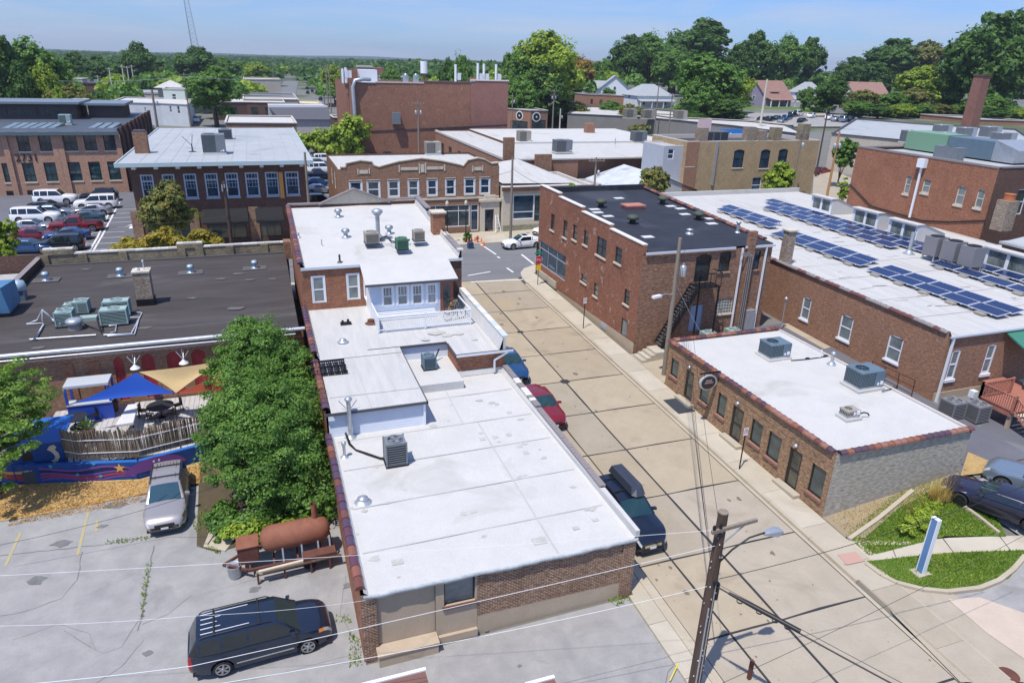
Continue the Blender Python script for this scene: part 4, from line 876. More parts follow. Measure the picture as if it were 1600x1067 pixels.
# SOLAR-ROOFED BUILDING
sb=thing('brick_building','long one-storey red brick building with solar panels on its white flat roof, right side','building',(50,28.8,1.5))
vx0,vx1,vy0,vy1=39.35,66.0,28.8,74.0
A,B=(vx0,vy1),(vx0,vy0)
def opc2(A,B,x0,yt0,yb0,x1,yt1,yb1):
 a=ops_px(A,B,[(x0,yt0,x0+.01,yb0)])[0];b_=ops_px(A,B,[(x1,yt1,x1+.01,yb1)])[0]
 return(min(a[0],b_[0]),max(a[0],b_[0]),(a[2]+b_[2])/2,(a[3]+b_[3])/2)
sw=[opc2(A,B,1256,463,499,1269,467,505),opc2(A,B,1316,490,531,1335,497,538),opc2(A,B,1391,521,564,1413,530,573)]
wallo(sb,A,B,.5,(6.9,6.3),M_bricksolar,sw,.14)
for o in sw:window(sb,A,B,o,M_winw,M_glass2,.1,inset=.07,sill=.14,sillm=M_winw,arch=.16,archm=M_bricksolar,trim=0)
A2,B2=(vx0,vy0),(vx1,vy0)
sw2=[opc2(A2,B2,1489,549,592,1503,545,588),opc2(A2,B2,1545,540,583,1559,536,579)]
wallo(sb,A2,B2,.2,6.1,M_bricksolar,sw2,.14)
for o in sw2:window(sb,A2,B2,o,M_winw,M_glass2,.12,inset=.07,sill=.2,sillm=M_winw,arch=.1,archm=M_bricksolar)
MB().box(vx0+.1,50,vy0-.05,vy0+.0,.4,2.15).build('foundation',M_tanplaster,sb)
roofgrid(sb,vx0+.25,vx1,vy0-.05,vy1,6.1,6.45,M_white2,seed=41,sag=.05,step=2)
mb=MB();mb.poly((vx0+.25,vy1,6.45),(vx0+.25,vy0,6.1),(vx0+.12,vy0,6.3),(vx0+.12,vy1,6.85));mb.build('roof_upstand',M_white2,sb)
row_tiles(sb,(vx0+.05,46),(vx0+.05,vy0+.1),6.62,6.3,.36,.5,[M_slate,M_tilesb[1]],seed=42,h=.08)
mb=MB();mb.box(vx0+.1,vx1,vy0-.2,vy0-.06,5.98,6.1);mb.build('gutter',M_alum,sb)
downspout(sb,[(vx0+.35,vy0-.12,6.0),(vx0+.35,vy0-.12,1.4)],M_winw,.14)
wallo(sb,(vx1,vy1),(vx0,vy1),0,6.9,M_bricksolar);mb=MB();mb.box(vx0,vx1,vy1-.3,vy1-.02,6.3,6.95);mb.build('parapet',M_white,sb)
mb=MB();r=random.Random(4)
for k in range(26):
 x,y=r.uniform(41,52),r.uniform(31,55);l=r.uniform(.4,1.6);z=6.1+.35*(y-28.8)/45.2+.02
 mb.add([(x,y,z),(x+l,y+r.uniform(-.2,.2),z),(x+l*.9,y+.07,z),(x+.1,y+.09,z)],[(0,1,2,3)])
mb.build('roof_stain',M_stain,sb)
seams(sb,[((vx0+.4,y,6.1+.35*(y-vy0)/45.2),(60,y,6.1+.35*(y-vy0)/45.2))for y in(32,35.5,40.5,44,49)],plain('patched_seam_line',(.40,.38,.34),.9),.05,.02)
pbox(sb,'chimney',M_brickchim,40.0,40.75,44.9,45.6,6.1,9.0);pbox(sb,'chimney_cap',M_limestone,39.9,40.85,44.8,45.7,9.0,9.12)
rail=MB()
for a,b_ in(((1363,564),(1430,594)),((1363,573),(1429,605))):
 pa,pb=atx(*a,38.6),atx(*b_,38.6);rail.bar(pa,pb,.05)
for p,q in(((1363,564),(1366,590)),((1383,573),(1384,590)),((1405,583),(1402,606)),((1430,594),(1424,619))):rail.bar(atx(*p,38.6),atx(*q,38.6),.05)
o=one('pipe_railing',rail,M_rustd,'thin rusty pipe railing standing beside the red brick wall behind the low white roof','railing')
def dormer(y0,y1,x0=None,x1=None,lab=''):
 z=6.1+.35*(y0-28.8)/45.2;d=thing('roof_dormer',lab,'skylight',(x0,(y0+y1)/2,z),group='white box dormers on the solar-panelled roof')
 h=1.75;A,B=(x0,y1),(x0,y0);ops=[(.25,(y1-y0)/2-.08,z+.25,z+h-.2),((y1-y0)/2+.08,y1-y0-.25,z+.25,z+h-.2)]
 wallo(d,A,B,z,z+h,M_winw,ops,.1,'dormer_front')
 for o in ops:window(d,A,B,o,M_winw,glassm('striped_glass',(.04,.06,.06),.1,(.20,.23,.22)),.06,mid=False,inset=.05)
 mb=MB();mb.poly((x0,y0,z),(x1,y0,z),(x1,y0,z+.7),(x0+.7,y0,z+h),(x0,y0,z+h));mb.poly((x1,y1,z),(x0,y1,z),(x0,y1,z+h),(x0+.7,y1,z+h),(x1,y1,z+.7));mb.build('dormer_side',M_white,d)
 mb=MB();mb.poly((x0-.2,y0-.08,z+h+.01),(x0+.72,y0-.08,z+h+.01),(x0+.72,y1+.08,z+h+.01),(x0-.2,y1+.08,z+h+.01));mb.poly((x0+.72,y0-.08,z+h+.01),(x1,y0-.08,z+.72),(x1,y1+.08,z+.72),(x0+.72,y1+.08,z+h+.01));mb.poly((x0-.2,y1+.08,z+h-.12),(x0-.2,y0-.08,z+h-.12),(x0-.2,y0-.08,z+h+.01),(x0-.2,y1+.08,z+h+.01));mb.build('dormer_roof',M_white,d)
dormer(60.7,63.9,59.2,62.6,'white box dormer with two windows, farthest of those on the solar roof')
dormer(53.4,56.8,58.4,62.0,'white box dormer with two windows, second from the far end of the solar roof')
dormer(48.2,51.6,57.9,61.5,'white box dormer with two windows, just left of the three grey roof units')
dormer(36.6,40.6,57.0,61.0,'white box dormer with two windows at the right edge of the photo')
m,nt,b=base('solar_cells');uv=coord(nt,'UV');br=N(nt,'ShaderNodeTexBrick');br.offset=0;nt.links.new(uv,br.inputs[0])
for k,v in(('Scale',1),('Brick Width',.158),('Row Height',.158),('Mortar Size',.004)):br.inputs[k].default_value=v
br.inputs['Color1'].default_value=(.006,.018,.075,1);br.inputs['Color2'].default_value=(.008,.022,.09,1);br.inputs['Mortar'].default_value=(.05,.07,.13,1)
nt.links.new(br.outputs[0],b.inputs['Base Color']);b.inputs['Roughness'].default_value=.16;b.inputs['Specular IOR Level'].default_value=.6
M_cell=m;M_alu=plain('aluminium_frame',(.72,.74,.78),.4,.3)
def pmesh(L_,W_):
 f=MB();t=.035
 f.box(-W_/2,W_/2,-L_/2,-L_/2+t,-.02,.02,0);f.box(-W_/2,W_/2,L_/2-t,L_/2,-.02,.02,0);f.box(-W_/2,-W_/2+t,-L_/2+t,L_/2-t,-.02,.02,0);f.box(W_/2-t,W_/2,-L_/2+t,L_/2-t,-.02,.02,0)
 f.box(-W_/2+t,W_/2-t,-L_/2+t,L_/2-t,-.015,.008,1);return f.mesh('solar_panel',[M_alu,M_cell])
PL,PW=2.28,1.28;PMESH=pmesh(PL-.05,PW-.03);tilt=math.radians(-7)
def array(lab,rows,zoff=.3):
 """rows: (x_left, y_far, count)"""
 x0,y0,n=rows[0];z=6.1+.35*(y0-28.8)/45.2;t=thing('solar_array',lab,'solar panels',(x0,y0,z),group='solar panel arrays on the white roof')
 for k,(x,yf,n)in enumerate(rows):
  fr=MB();bl=MB()
  for i in range(n):
   y=yf-(i+.5)*PL;zz=6.1+.35*(y-28.8)/45.2+zoff
   o=bpy.data.objects.new('solar_panel',PMESH);COL.objects.link(o);o.parent=t
   o.location=Vector((x+PW/2,y,zz+.0))-Vector(t.location);o.rotation_euler=(0,tilt,0)
   for yy in(y-.7,y+.7):fr.bar((x-.05,yy,zz-.1),(x+PW+.05,yy,zz+.05),.05);fr.bar((x+PW-.1,yy,zz-.3),(x+PW-.1,yy,zz+.08),.05)
   if k==0 or rows[k-1][0]<x-2:bl.box(x-.3,x+.1,y-.35,y+.35,zz-zoff+.02,zz-zoff+.16)
  fr.build('mounting_rail',M_alu,t)
  if bl.v:bl.build('ballast_tray',M_rustd if False else M_unittan,t)
array('small array of blue solar panels in two rows beside the black-roofed building',[(47.3,65.2,4),(48.75,66.4,4)])
array('long array of blue solar panels in three rows in front of the white dormers',[(53.3,65.0,8),(55.0,66.6,11),(56.45,68.6,11)])
array('two-row array of blue solar panels right behind the brick chimney',[(45.6,53.9,5),(47.1,54.5,5)])
array('two-row array of blue solar panels nearest the front edge of the roof',[(45.3,41.6,5),(46.8,41.7,5)])
array('single row of blue solar panels running out of the photo on the right',[(52.4,41.9,6)])
array('two-row array of blue solar panels in front of the dormer at the right edge',[(55.2,42.9,6),(56.7,43.2,6)])
# roof equipment builders
def condenser(lab,x,y,z,w=.8,d=.8,h=.85,mat=None,rz=0,round_=False,group=None,name='condenser_unit'):
 mat=mat or M_unit;t=thing(name,lab,'air conditioner',(x,y,z),rz,group)
 mb=MB();mb.box(-w/2-.06,w/2+.06,-d/2-.06,d/2+.06,.0,.07);mb.build('base_pad',M_dkmetal,t,True)
 mb=MB();mb.box(-w/2+.03,w/2-.03,-d/2+.03,d/2-.03,.07,h-.06);mb.build('coil',M_grille,t,True)
 mb=MB()
 for sx in(-1,1):
  for sy in(-1,1):mb.box(sx*w/2-.035,sx*w/2+.035,sy*d/2-.035,sy*d/2+.035,.07,h)
 mb.box(-w/2,w/2,-d/2,d/2,h-.1,h-.01);mb.box(-w/2,w/2,-d/2,d/2,.072,.15)
 n=9
 for i in range(n):
  z_=.17+(h-.3)*i/(n-1)
  mb.box(-w/2+.035,w/2-.035,-d/2-.015,-d/2+.025,z_,z_+.022);mb.box(-w/2+.035,w/2-.035,d/2-.025,d/2+.015,z_,z_+.022)
  mb.box(-w/2-.015,-w/2+.025,-d/2+.035,d/2-.035,z_,z_+.022);mb.box(w/2-.025,w/2+.015,-d/2+.035,d/2-.035,z_,z_+.022)
 mb.build('casing',mat,t,True)
 rr_=min(w,d)*.4;f=MB();f.lathe((0,0,h-.01),[(rr_,.002),(rr_,.01)],16,0,False);f.build('fan_well',M_dkmetal,t,True)
 g=MB();g.lathe((0,0,h),[(rr_+.04,0),(rr_+.04,.05),(rr_,.06),(rr_,.0)],16,cap=False)
 for k in range(6):a=k*math.pi/6;g.bar((-rr_*math.cos(a),-rr_*math.sin(a),.04),(rr_*math.cos(a),rr_*math.sin(a),.04),.012)
 for q in(.35,.65):g.lathe((0,0,h+.035),[(rr_*q,0),(rr_*q+.012,.0)],14,cap=False)
 g2=MB();g2.v=[(v[0],v[1],v[2]+h if v[2]<.1 and i>=64 and False else v[2])for i,v in enumerate(g.v)]
 g.v=[(v[0],v[1],v[2]if v[2]>h-.02 else v[2]+h)for v in g.v];g.build('fan_guard',mat,t,True)
 b_=MB()
 for k in range(4):a=k*math.pi/2+.4;b_.obox((rr_*.5*math.cos(a),rr_*.5*math.sin(a),h+.018),(rr_*.42*math.cos(a),rr_*.42*math.sin(a),0),(-.09*math.sin(a),.09*math.cos(a),.008),(0,0,.003))
 b_.lathe((0,0,h+.005),[(.08,0),(.07,.03)],8);b_.build('fan',M_galv,t,True);return t
def packaged(lab,x,y,z,w=1.7,d=1.2,h=1.1,mat=None,rz=0,group=None):
 mat=mat or M_unitb;t=thing('packaged_rooftop_unit',lab,'air conditioner',(x,y,z),rz,group)
 MB().box(-w/2-.1,w/2+.1,-d/2-.1,d/2+.1,0,.14).build('roof_curb',M_white,t,True)
 mb=MB();mb.box(-w/2,w/2,-d/2,d/2,.14,.26);mb.build('base_rail',M_galv,t,True)
 mb=MB();mb.box(-w/2+.02,w/2-.02,-d/2+.02,d/2-.02,.26,h-.05);mb.build('coil',M_grille,t,True)
 mb=MB();mb.box(-w/2,w/2,-d/2,d/2,h-.08,h);mb.box(w*.1,w/2,-d/2-.01,d/2+.01,.265,h-.085)
 for i in range(int(w*.6/.11)):xx=-w/2+.04+i*.11;mb.box(xx,xx+.03,-d/2-.008,-d/2+.02,.265,h-.085)
 for i in range(int(d/.11)):yy=-d/2+.05+i*.11;mb.box(-w/2-.008,-w/2+.02,yy,yy+.03,.265,h-.085)
 mb.build('casing',mat,t,True)
 mb=MB();c=(-w*.18,0,h);rr_=d*.3;mb.lathe(c,[(rr_,.002),(rr_,.012)],16,0,False);mb.build('fan_well',M_dkmetal,t,True)
 g=MB();g.lathe(c,[(rr_+.03,0),(rr_+.03,.06),(rr_-.01,.05)],16,cap=False)
 for k in range(4):a=k*math.pi/4;g.bar((c[0]-rr_*math.cos(a),-rr_*math.sin(a),h+.05),(c[0]+rr_*math.cos(a),rr_*math.sin(a),h+.05),.015)
 g.build('fan_guard',mat,t,True)
 mb=MB();mb.box(w/2-.3,w/2-.12,-d/2-.07,-d/2-.012,.35,.55);mb.box(w/2-.5,w/2-.4,-d/2-.05,-d/2-.012,.33,.48);mb.build('service_valve',M_winw,t,True);return t
def turbine(lab,x,y,z,s=1.,group=None,mat=None):
 t=thing('turbine_vent',lab,'roof vent',(x,y,z),0,group);mat=mat or M_galv
 mb=MB();mb.lathe((0,0,0),[(.42*s,0),(.36*s,.03),(.2*s,.05),(.19*s,.42*s)],14);mb.build('vent_neck',mat,t,True)
 mb=MB();mb.lathe((0,0,.42*s),[(.22*s,0),(.33*s,.1*s),(.34*s,.22*s),(.24*s,.36*s),(.05*s,.4*s)],14);mb.build('vent_head',mat,t,True)
 mb=MB()
 for k in range(14):
  a=k*2*math.pi/14;c,s_=math.cos(a),math.sin(a)
  mb.add([(c*.22*s,s_*.22*s,.42*s),(c*.35*s,s_*.35*s,.52*s),(c*.37*s,s_*.37*s,.64*s),(c*.25*s,s_*.25*s,.8*s)],[(0,1,2,3)])
 mb.build('vent_fin',M_grille,t,True);return t
def pipe(lab,x,y,z,h,r=.06,cap=True,group=None,mat=None,base_=True):
 t=thing('vent_pipe',lab,'pipe',(x,y,z),0,group);mat=mat or M_galv
 mb=MB();mb.cyl((0,0,0),(0,0,h),r,r,12);mb.build('pipe',mat,t,True)
 if base_:mb=MB();mb.lathe((0,0,0),[(r*3,.0),(r*2.4,.02),(r*1.2,r*1.6)],12);mb.build('flashing',mat,t,True)
 if cap:mb=MB();mb.lathe((0,0,h),[(r*1.25,-.1),(r*1.7,-.02),(r*1.7,.05),(r*.4,.12)],12);mb.build('pipe_cap',mat,t,True)
 return t
def P3(px,py,z):p=at(px,py,z);return p.x,p.y,z
x,y,z=P3(620,727,3.25);condenser('dark grey condenser standing on the large near white roof',x,y+.3,z,.95,.85,1.25,M_unit)
x,y,z=P3(672,578,3.78);condenser('small dark blue condenser beside the pale blue siding on the middle roof',x,y+.3,z,.72,.72,.85,M_unitb)
x,y,z=P3(581,380,8.45);condenser('tan condenser beside the tall flue on the two-storey white roof',x,y,z,.95,.95,.85,M_unittan)
x,y,z=P3(654,376,8.5);condenser('brown condenser standing alone on the right of the two-storey white roof',x,y,z,.75,.75,.8,M_unittan)
x,y,z=P3(628,389,8.35);condenser('green condenser on the two-storey white roof',x,y,z,.78,.78,.8,M_unitgreen)
for k,(px,py,lab)in enumerate(((529,342,'turbine vent at the far left of the two-storey white roof'),(540,366,'turbine vent nearest the camera left of the tall flue'),(608,361,'turbine vent just right of the tall flue'))):
 x,y,z=P3(px,py,8.6);turbine(lab,x,y,7.9+1.1*(y-47.3)/15.2,.85,'turbine vents on the two-storey white roof')
x,y,z=P3(591,370,8.55);t=pipe('tall grey flue with a round cowl on the two-storey white roof',x,y,z-.05,1.75,.16)
mb=MB();mb.lathe((0,0,1.75),[(.2,0),(.4,.12),(.42,.3),(.2,.42)],14);mb.build('cowl',M_galv,t,True)
pipe('short black pipe near the front edge of the two-storey white roof',*P3(531,410,7.95),.55,.07,False,mat=M_grille)
pipe('thin pipe near the left parapet of the two-storey white roof',*P3(503,385,8.2),.5,.04,False);pipe('low bent pipe by the left parapet of the two-storey white roof',*P3(467,371,8.4),.35,.06,False)
t=pipe('tall grey flue pipe braced in front of the white siding',*P3(548,683,3.26),2.15,.11);mb=MB()
mb.bar((0,0,1.5),(-.45,.35,1.95),.02);mb.bar((0,0,1.5),(.45,.35,1.9),.02);mb.build('brace',M_dkmetal,t,True)
pipe('short vent pipe with a cap beside black cables on the near white roof',*P3(538.5,714,3.25),.75,.07);pipe('small rusty junction post by the white siding',*P3(541,676,3.26),.35,.09,False,mat=M_rustd)
pipe('low round vent near the left parapet of the near white roof',*P3(567,784,3.22),.16,.14,True);pipe('brown round drain vent on the terrace roof',*P3(579.5,505,4.82),.2,.13,True,mat=M_rustd);pipe('low grey vent on the terrace roof left of the siding',*P3(536,534,4.82),.12,.12,True)
mb=MB();a=Vector(P3(544,685,3.4))
for k in range(3):
 pts=[at(539+k,676,3.6),at(545+k,694-k,3.3),at(556,704-k,3.28),at(575,711-k*1.5,3.28),at(595,717-k,3.3),at(608,716-k,3.45)];mb.tube(pts,.022,6)
one('roof_cables',mb,M_dkmetal,'black refrigerant lines looping across the near white roof to a condenser','cable')
mb=MB();mb.tube([at(672,567,4.0),at(680,560,4.0),at(684,550,4.3),at(686,545,4.5)],.05,6);one('wall_conduit',mb,M_dkmetal,'short dark line set running from the small condenser up the pale siding','cable')
mb=MB()
for k in range(3):mb.tube([at(592,372+k*2,8.6),at(604,368+k,8.9),at(612,376+k*2,8.5),at(622,379,8.5),at(640,374+k,8.5)],.03,6)
one('roof_cables',mb,M_dkmetal,'tangle of dark lines between the condensers on the two-storey white roof','cable')
x,y,z=P3(540.5,507,4.8);mb=MB();mb.box(x-.35,x+.35,y-.15,y+.15,4.8,4.95);mb.cyl((x-.2,y,4.95),(x-.2,y,5.1),.08);mb.cyl((x+.15,y,4.95),(x+.15,y,5.15),.08);one('gas_meter',mb,M_dkmetal,'small black valve block on the left of the terrace roof','valve')
x,y,z=P3(1216,562,3.9);packaged('blue-grey packaged unit near the far end of the low white roof',x,y+.5,z,1.55,1.25,1.1)
x,y,z=P3(1357,609,3.9);packaged('blue-grey packaged unit in the middle of the low white roof',x,y+.5,z,1.75,1.3,1.2)
x,y,z=P3(1330,655,3.9);t=packaged('small tan packaged unit with a bent pipe on the low white roof',x,y+.2,z,.85,.65,.55,M_unittan);mb=MB();mb.tube([(.45,-.2,.25),(.8,-.2,.3),(1.05,-.25,.22),(1.1,-.3,.1)],.04,6);mb.build('pipe',M_dkmetal,t,True)
pipe('tall galvanised flue between the two packaged units',*P3(1299,569,3.9),.75,.1);pipe('thin white pipe between the two packaged units',*P3(1282,558,3.9),.5,.045,False,mat=M_winw)
mb=MB();pts=[at(1236,563,3.98),at(1262,561,3.95),at(1290,557,3.95)];mb.tube(pts,.03,6);mb.tube([at(1378,611,4.0),at(1398,606,3.96),at(1402,606,3.96)],.03,6)
for px,py in((1262,561),(1290,557),(1396,607)):p=at(px,py,3.9);mb.box(p.x-.12,p.x+.12,p.y-.1,p.y+.1,3.9,3.98)
one('gas_line',mb,M_dkmetal,'thin dark gas line on blocks crossing the low white roof','pipe')
mb=MB()
for a,b_ in(((1345,750),(1420,617)),((1352,752),(1430,621))):pass
for k,(px,py,lab)in enumerate(((939,324,'dark green mushroom vent at the left of the black roof'),(988,350,'dark green mushroom vent in the middle of the black roof'),(1035,319,'dark green mushroom vent at the back of the black roof'),(1091,344,'dark green mushroom vent at the right of the black roof'))):
 P=at(px,py,9.2);z=8.8+.75*(P.y-42.5)/20.2;P=at(px,py,z);t=thing('mushroom_vent',lab,'roof vent',(P.x,P.y,z),0,'mushroom vents on the black roof')
 mb=MB();mb.lathe((0,0,0),[(.26,0),(.24,.45)],12);mb.build('vent_neck',M_dkmetal,t,True)
 mb=MB();mb.lathe((0,0,.4),[(.42,0),(.5,.05),(.48,.22),(.3,.34),(.1,.36)],14);mb.build('vent_head',plain('mossy_metal',(.055,.07,.045),.7),t,True)
P=at(989,325,9.3);mb=MB();mb.box(P.x-.85,P.x+.85,P.y-.55,P.y+.55,9.0,9.5);mb.box(P.x-.95,P.x+.95,P.y-.65,P.y+.65,9.5,9.62);one('roof_hatch',mb,mottled('faded_red_metal',(.42,.16,.12),(.5,.22,.17),2,.7),'faded red roof hatch in the middle of the black roof','hatch')
P=at(1152,365,8.85);pipe('silver storm-collared flue beside the rear chimney on the black roof',P.x,P.y,8.85,.9,.12)
P=at(1077,367,8.85);pipe('bright metal elbow vent near the front of the black roof',P.x,P.y,8.85,.4,.16)
for px,py,lab in((1466,407,'leftmost of the three tall grey units behind the solar panels'),(1494,415,'middle of the three tall grey units behind the solar panels'),(1523,424,'rightmost of the three tall grey units behind the solar panels')):
 x,y,z=P3(px,py,6.35)
 t=thing('condenser_unit',lab,'air conditioner',(x,y+.6,6.2),0,'tall grey units behind the solar panels')
 MB().box(-.65,.65,-.65,.65,.5,2.1).build('casing',plain('flat_grey_unit',(.19,.19,.205),.6),t,True);mb=MB();mb.lathe((0,0,2.1),[(.55,0),(.55,.06)],14);mb.build('fan_guard',M_dkmetal,t,True)
 mb=MB();[mb.box(sx*.55-.05,sx*.55+.05,sy*.55-.05,sy*.55+.05,0,.5)for sx in(-1,1)for sy in(-1,1)];mb.build('leg',M_galv,t,True)
x,y,z=P3(1420,396,6.25);pipe('tall grey square flue between the solar arrays',x,y,z,1.9,.17,False)
for px,py,lab in((1525,660,'grey ground condenser standing below the red wooden deck'),(1487,655,'grey condenser behind the corner of the low white roof')):
 P=on(px,py);condenser(lab,P.x+.2,P.y+.3,P.z,1.0,1.0,1.15,plain('flat_grey_unit',(.19,.19,.205),.6))
for px,py,lab in((1058,530,'condenser on the ground left of the white downspout at the rear brick wall'),(1090,527,'condenser on the ground under the electric box at the rear brick wall')):
 P=Vector(((px-1058)/32*2.2+31.0,41.4,gz(31,41)+.11));condenser(lab,P.x,P.y,P.z,.95,.95,.95,M_unitg)
# BLACK-ROOFED BUILDING on the left
kb=thing('brick_building','one-storey brick building with weathered black roof and stained tan parapet, left','building',(-8,44,1))
kx0,kx1,ky0,ky1=-30.0,1.55,44.0,63.3
A,B=(kx0,ky0),(kx1,ky0)
q=ops_px(A,B,[(176,562,205,628),(219,556,249,610),(259,554,289,600),(297,545,326,590),(140,581,165,612),(98,575,124,615)])
kop=[(o[0],o[1],1.15,4.05)for o in q[:4]]
wallo(kb,A,B,.3,4.72,M_brickshop,kop,.16)
M_reddoor=mottled('dark_red_painted_boards',(.30,.03,.035),(.38,.05,.05),1.5,.55,.1,8)
for o in kop:
 d=window(kb,A,B,o,M_reddoor,M_reddoor,.14,mid=.62,cols=1,inset=.1,name='boarded_window',arch=.25,archm=M_brickfront)
for o in q[4:]:MB().box(kx0+o[0],kx0+o[1],ky0-.05,ky0-.002,1.6,3.9).build('brick_infill',M_brickred,kb)
P=at(60,470,4.9)
roofgrid(kb,-17.2,kx1-.25,ky0-.15,ky1-.3,4.85,5.05,M_tarroof,seed=51,sag=.04)
roofgrid(kb,kx0,-17.6,ky0-.15,ky1-.3,4.4,4.5,mottled('pale_gravel_roof',(.34,.34,.33),(.48,.47,.45),2,.9,.3,10,c3=(.2,.19,.19)),seed=52)
pbox(kb,'parapet',M_dkmetal,-17.6,-17.2,ky0-.1,ky1,4.5,5.7,M_slate)
mb=MB();mb.tube([(kx0,ky0-.3,4.82),(kx1+.1,ky0-.3,4.9)],.13,10);mb.build('gutter',mottled('silver_gutter',(.50,.53,.58),(.62,.65,.7),2,.35,.05,8,metal=.3),kb)
mb=MB();mb.tube([(kx0,ky0-.4,4.58),(kx1-.5,ky0-.4,4.62)],.045,8);mb.tube([(-14.5,ky0-.25,4.4),(kx1-1.5,ky0-.25,4.46),(kx1-.9,ky0-.2,3.9)],.022,8);mb.build('conduit',M_alum,kb)
zp=lambda y:5.05
A,B=(-17.2,ky1-.3),(kx1,ky1-.3)
wallo(kb,A,B,4.9,5.85,M_bricktan2,name='parapet');wallo(kb,(kx1,ky1),(kx0,ky1),.8,5.9,M_brickdark)
for k,x in enumerate((-17.0,-14.3,-11.4,-7.0,-5.6,-3.2,-.4)):pbox(kb,'pier',M_bricktan2,x-.3,x+.3,ky1-.42,ky1-.3,5.0,5.86)
pbox(kb,'parapet',M_bricktan2,-17.0,-14.9,ky1-.38,ky1+.02,5.86,6.25);pbox(kb,'parapet',M_bricktan2,-7.3,-5.3,ky1-.38,ky1+.02,5.86,6.2)
row_tiles(kb,(-14.9,ky1-.15),(-7.3,ky1-.15),5.87,5.87,.4,.62,M_cap,kind='flat',h=.09,seed=53);row_tiles(kb,(-5.3,ky1-.15),(kx1,ky1-.15),5.87,5.9,.4,.62,M_cap,kind='flat',h=.09,seed=54)
row_tiles(kb,(-17,ky1-.15),(-14.9,ky1-.15),6.27,6.27,.4,.52,M_cap,kind='flat',h=.09,seed=55);row_tiles(kb,(-7.3,ky1-.15),(-5.3,ky1-.15),6.22,6.22,.4,.5,M_cap,kind='flat',h=.09,seed=56)
mb=MB();mb.box(-17.2,kx1,ky1-.75,ky1-.42,5.0,5.13);mb.build('roof_upstand',M_edge,kb)
P=at(228,476,5.0);pbox(kb,'chimney',M_brickchim,P.x-.5,P.x+.5,P.y,P.y+.9,5.4,7.25);pbox(kb,'chimney_base',M_dkmetal,P.x-.55,P.x+.55,P.y-.05,P.y+.95,4.9,5.4);pbox(kb,'chimney_cap',M_limestone,P.x-.56,P.x+.56,P.y-.06,P.y+.96,7.25,7.36)
mb=MB();mb.lathe((P.x-.25,P.y+.4,7.36),[(.18,0),(.2,.1),(.05,.16)],10);mb.cyl((P.x+.2,P.y+.4,7.36),(P.x+.2,P.y+.4,7.9),.04);mb.lathe((P.x+.2,P.y+.4,7.9),[(.05,-.02),(.09,.06),(.05,.14)],8);mb.build('flue',M_alum,kb)
pbox(kb,'corner_pier',M_brickrear,1.2,1.8,61.4,62.6,4.8,6.3)
for px,py,lab in((72,438,'leftmost small turbine vent along the back of the black roof'),(188,431,'second small turbine vent along the back of the black roof'),(298,426,'third small turbine vent along the back of the black roof'),(398,419,'rightmost small turbine vent along the back of the black roof')):
 x,y,z=P3(px,py,5.03);turbine(lab,x,y,z,.8,'small vents along the black roof',plain('pale_blue_metal',(.38,.5,.58),.4,.3));
 mb=MB();mb.box(x-.9,x+.9,y-.55,y+.55,4.98,5.06);mb.build('roof_patch',mottled('felt_patch',(.085,.08,.08),(.13,.12,.12),3,.9),kb)
mb=MB();r=random.Random(6)
for px,py,s in((372,428,.5),(390,437,.45),(425,436,.4),(345,436,.5),(370,480,.7),(225,510,.5),(135,422,.4),(300,465,.4),(60,540,.5)):
 P=at(px,py,5.0);mb.add([(P.x+s*math.cos(t*.7)*r.uniform(.6,1.2),P.y+s*.5*math.sin(t*.7)*r.uniform(.6,1.2),4.85+.2*(P.y-44)/19+.035)for t in range(9)],[range(9)])
mb.build('roof_stain',mottled('pale_roof_dust',(.10,.095,.095),(.15,.14,.14),3,.9),kb)
for(px,py,w,d,h,lab)in((103,510,.95,.95,1.0,'sage condenser at the left of the roof cluster by the pipes'),(128,490,.85,.85,.85,'sage condenser at the back of the left roof cluster'),(112,492,.8,.6,.7,'low sage condenser tucked behind the left roof cluster'),(180,508,1.5,.8,1.05,'wide sage condenser in front of its twin near the brick chimney'),(184,494,1.5,.8,1.05,'wide sage condenser behind its twin near the brick chimney')):
 x,y,z=P3(px,py,4.92);condenser(lab,x,y+.3,z,w,d,h,M_unitg)
x,y,z=P3(118,514,4.9);t=thing('round_fan_vent','round pale grey exhaust fan in front of the left roof cluster','roof vent',(x,y,z));mb=MB();mb.lathe((0,0,0),[(.4,0),(.38,.3),(.46,.35),(.48,.6),(.3,.7),(.05,.72)],16);mb.build('fan_housing',M_galv,t,True)
x,y,z=P3(139,500,4.9);MBx=MB();MBx.box(x-.5,x+.5,y-.3,y+.3,z,z+.25);one('flat_box',MBx,M_unitg,'flat sage metal box lying between the two condenser clusters','box')
mb=MB();A_=lambda px,py,z=4.98:at(px,py,z)
for k in range(3):mb.tube([A_(66,484,5.9),A_(74,492-k,5.6),A_(82,498+k,5.2),A_(95,502+k*2,5.2)],.035,6)
mb.tube([A_(66,484,5.9),A_(58,500),A_(42,506),A_(68,505),A_(66,500,5.3),A_(66,484,5.9)],.04,6);mb.tube([A_(68,507),A_(55,530),A_(46,530)],.06,6);mb.tube([A_(46,530),A_(150,523)],.035,6)
mb.tube([A_(162,523),A_(175,523),A_(205,521),A_(222,489),A_(203,486)],.04,6);mb.tube([A_(168,525),A_(210,522),A_(218,496),A_(200,496)],.04,6);mb.tube([A_(170,509),A_(182,508),A_(180,518),A_(172,520)],.03,6)
one('roof_pipework',mb,M_alum,'white pipework laid around the condensers on the black roof','pipes')
mb=MB();mb.tube([A_(130,505),A_(145,512),A_(160,517),A_(160,505),A_(166,500)],.03,6);mb.tube([A_(150,492),A_(153,505),A_(158,520)],.025,6);one('roof_cables',mb,M_dkmetal,'black cables lying between the two condenser clusters on the black roof','cable')
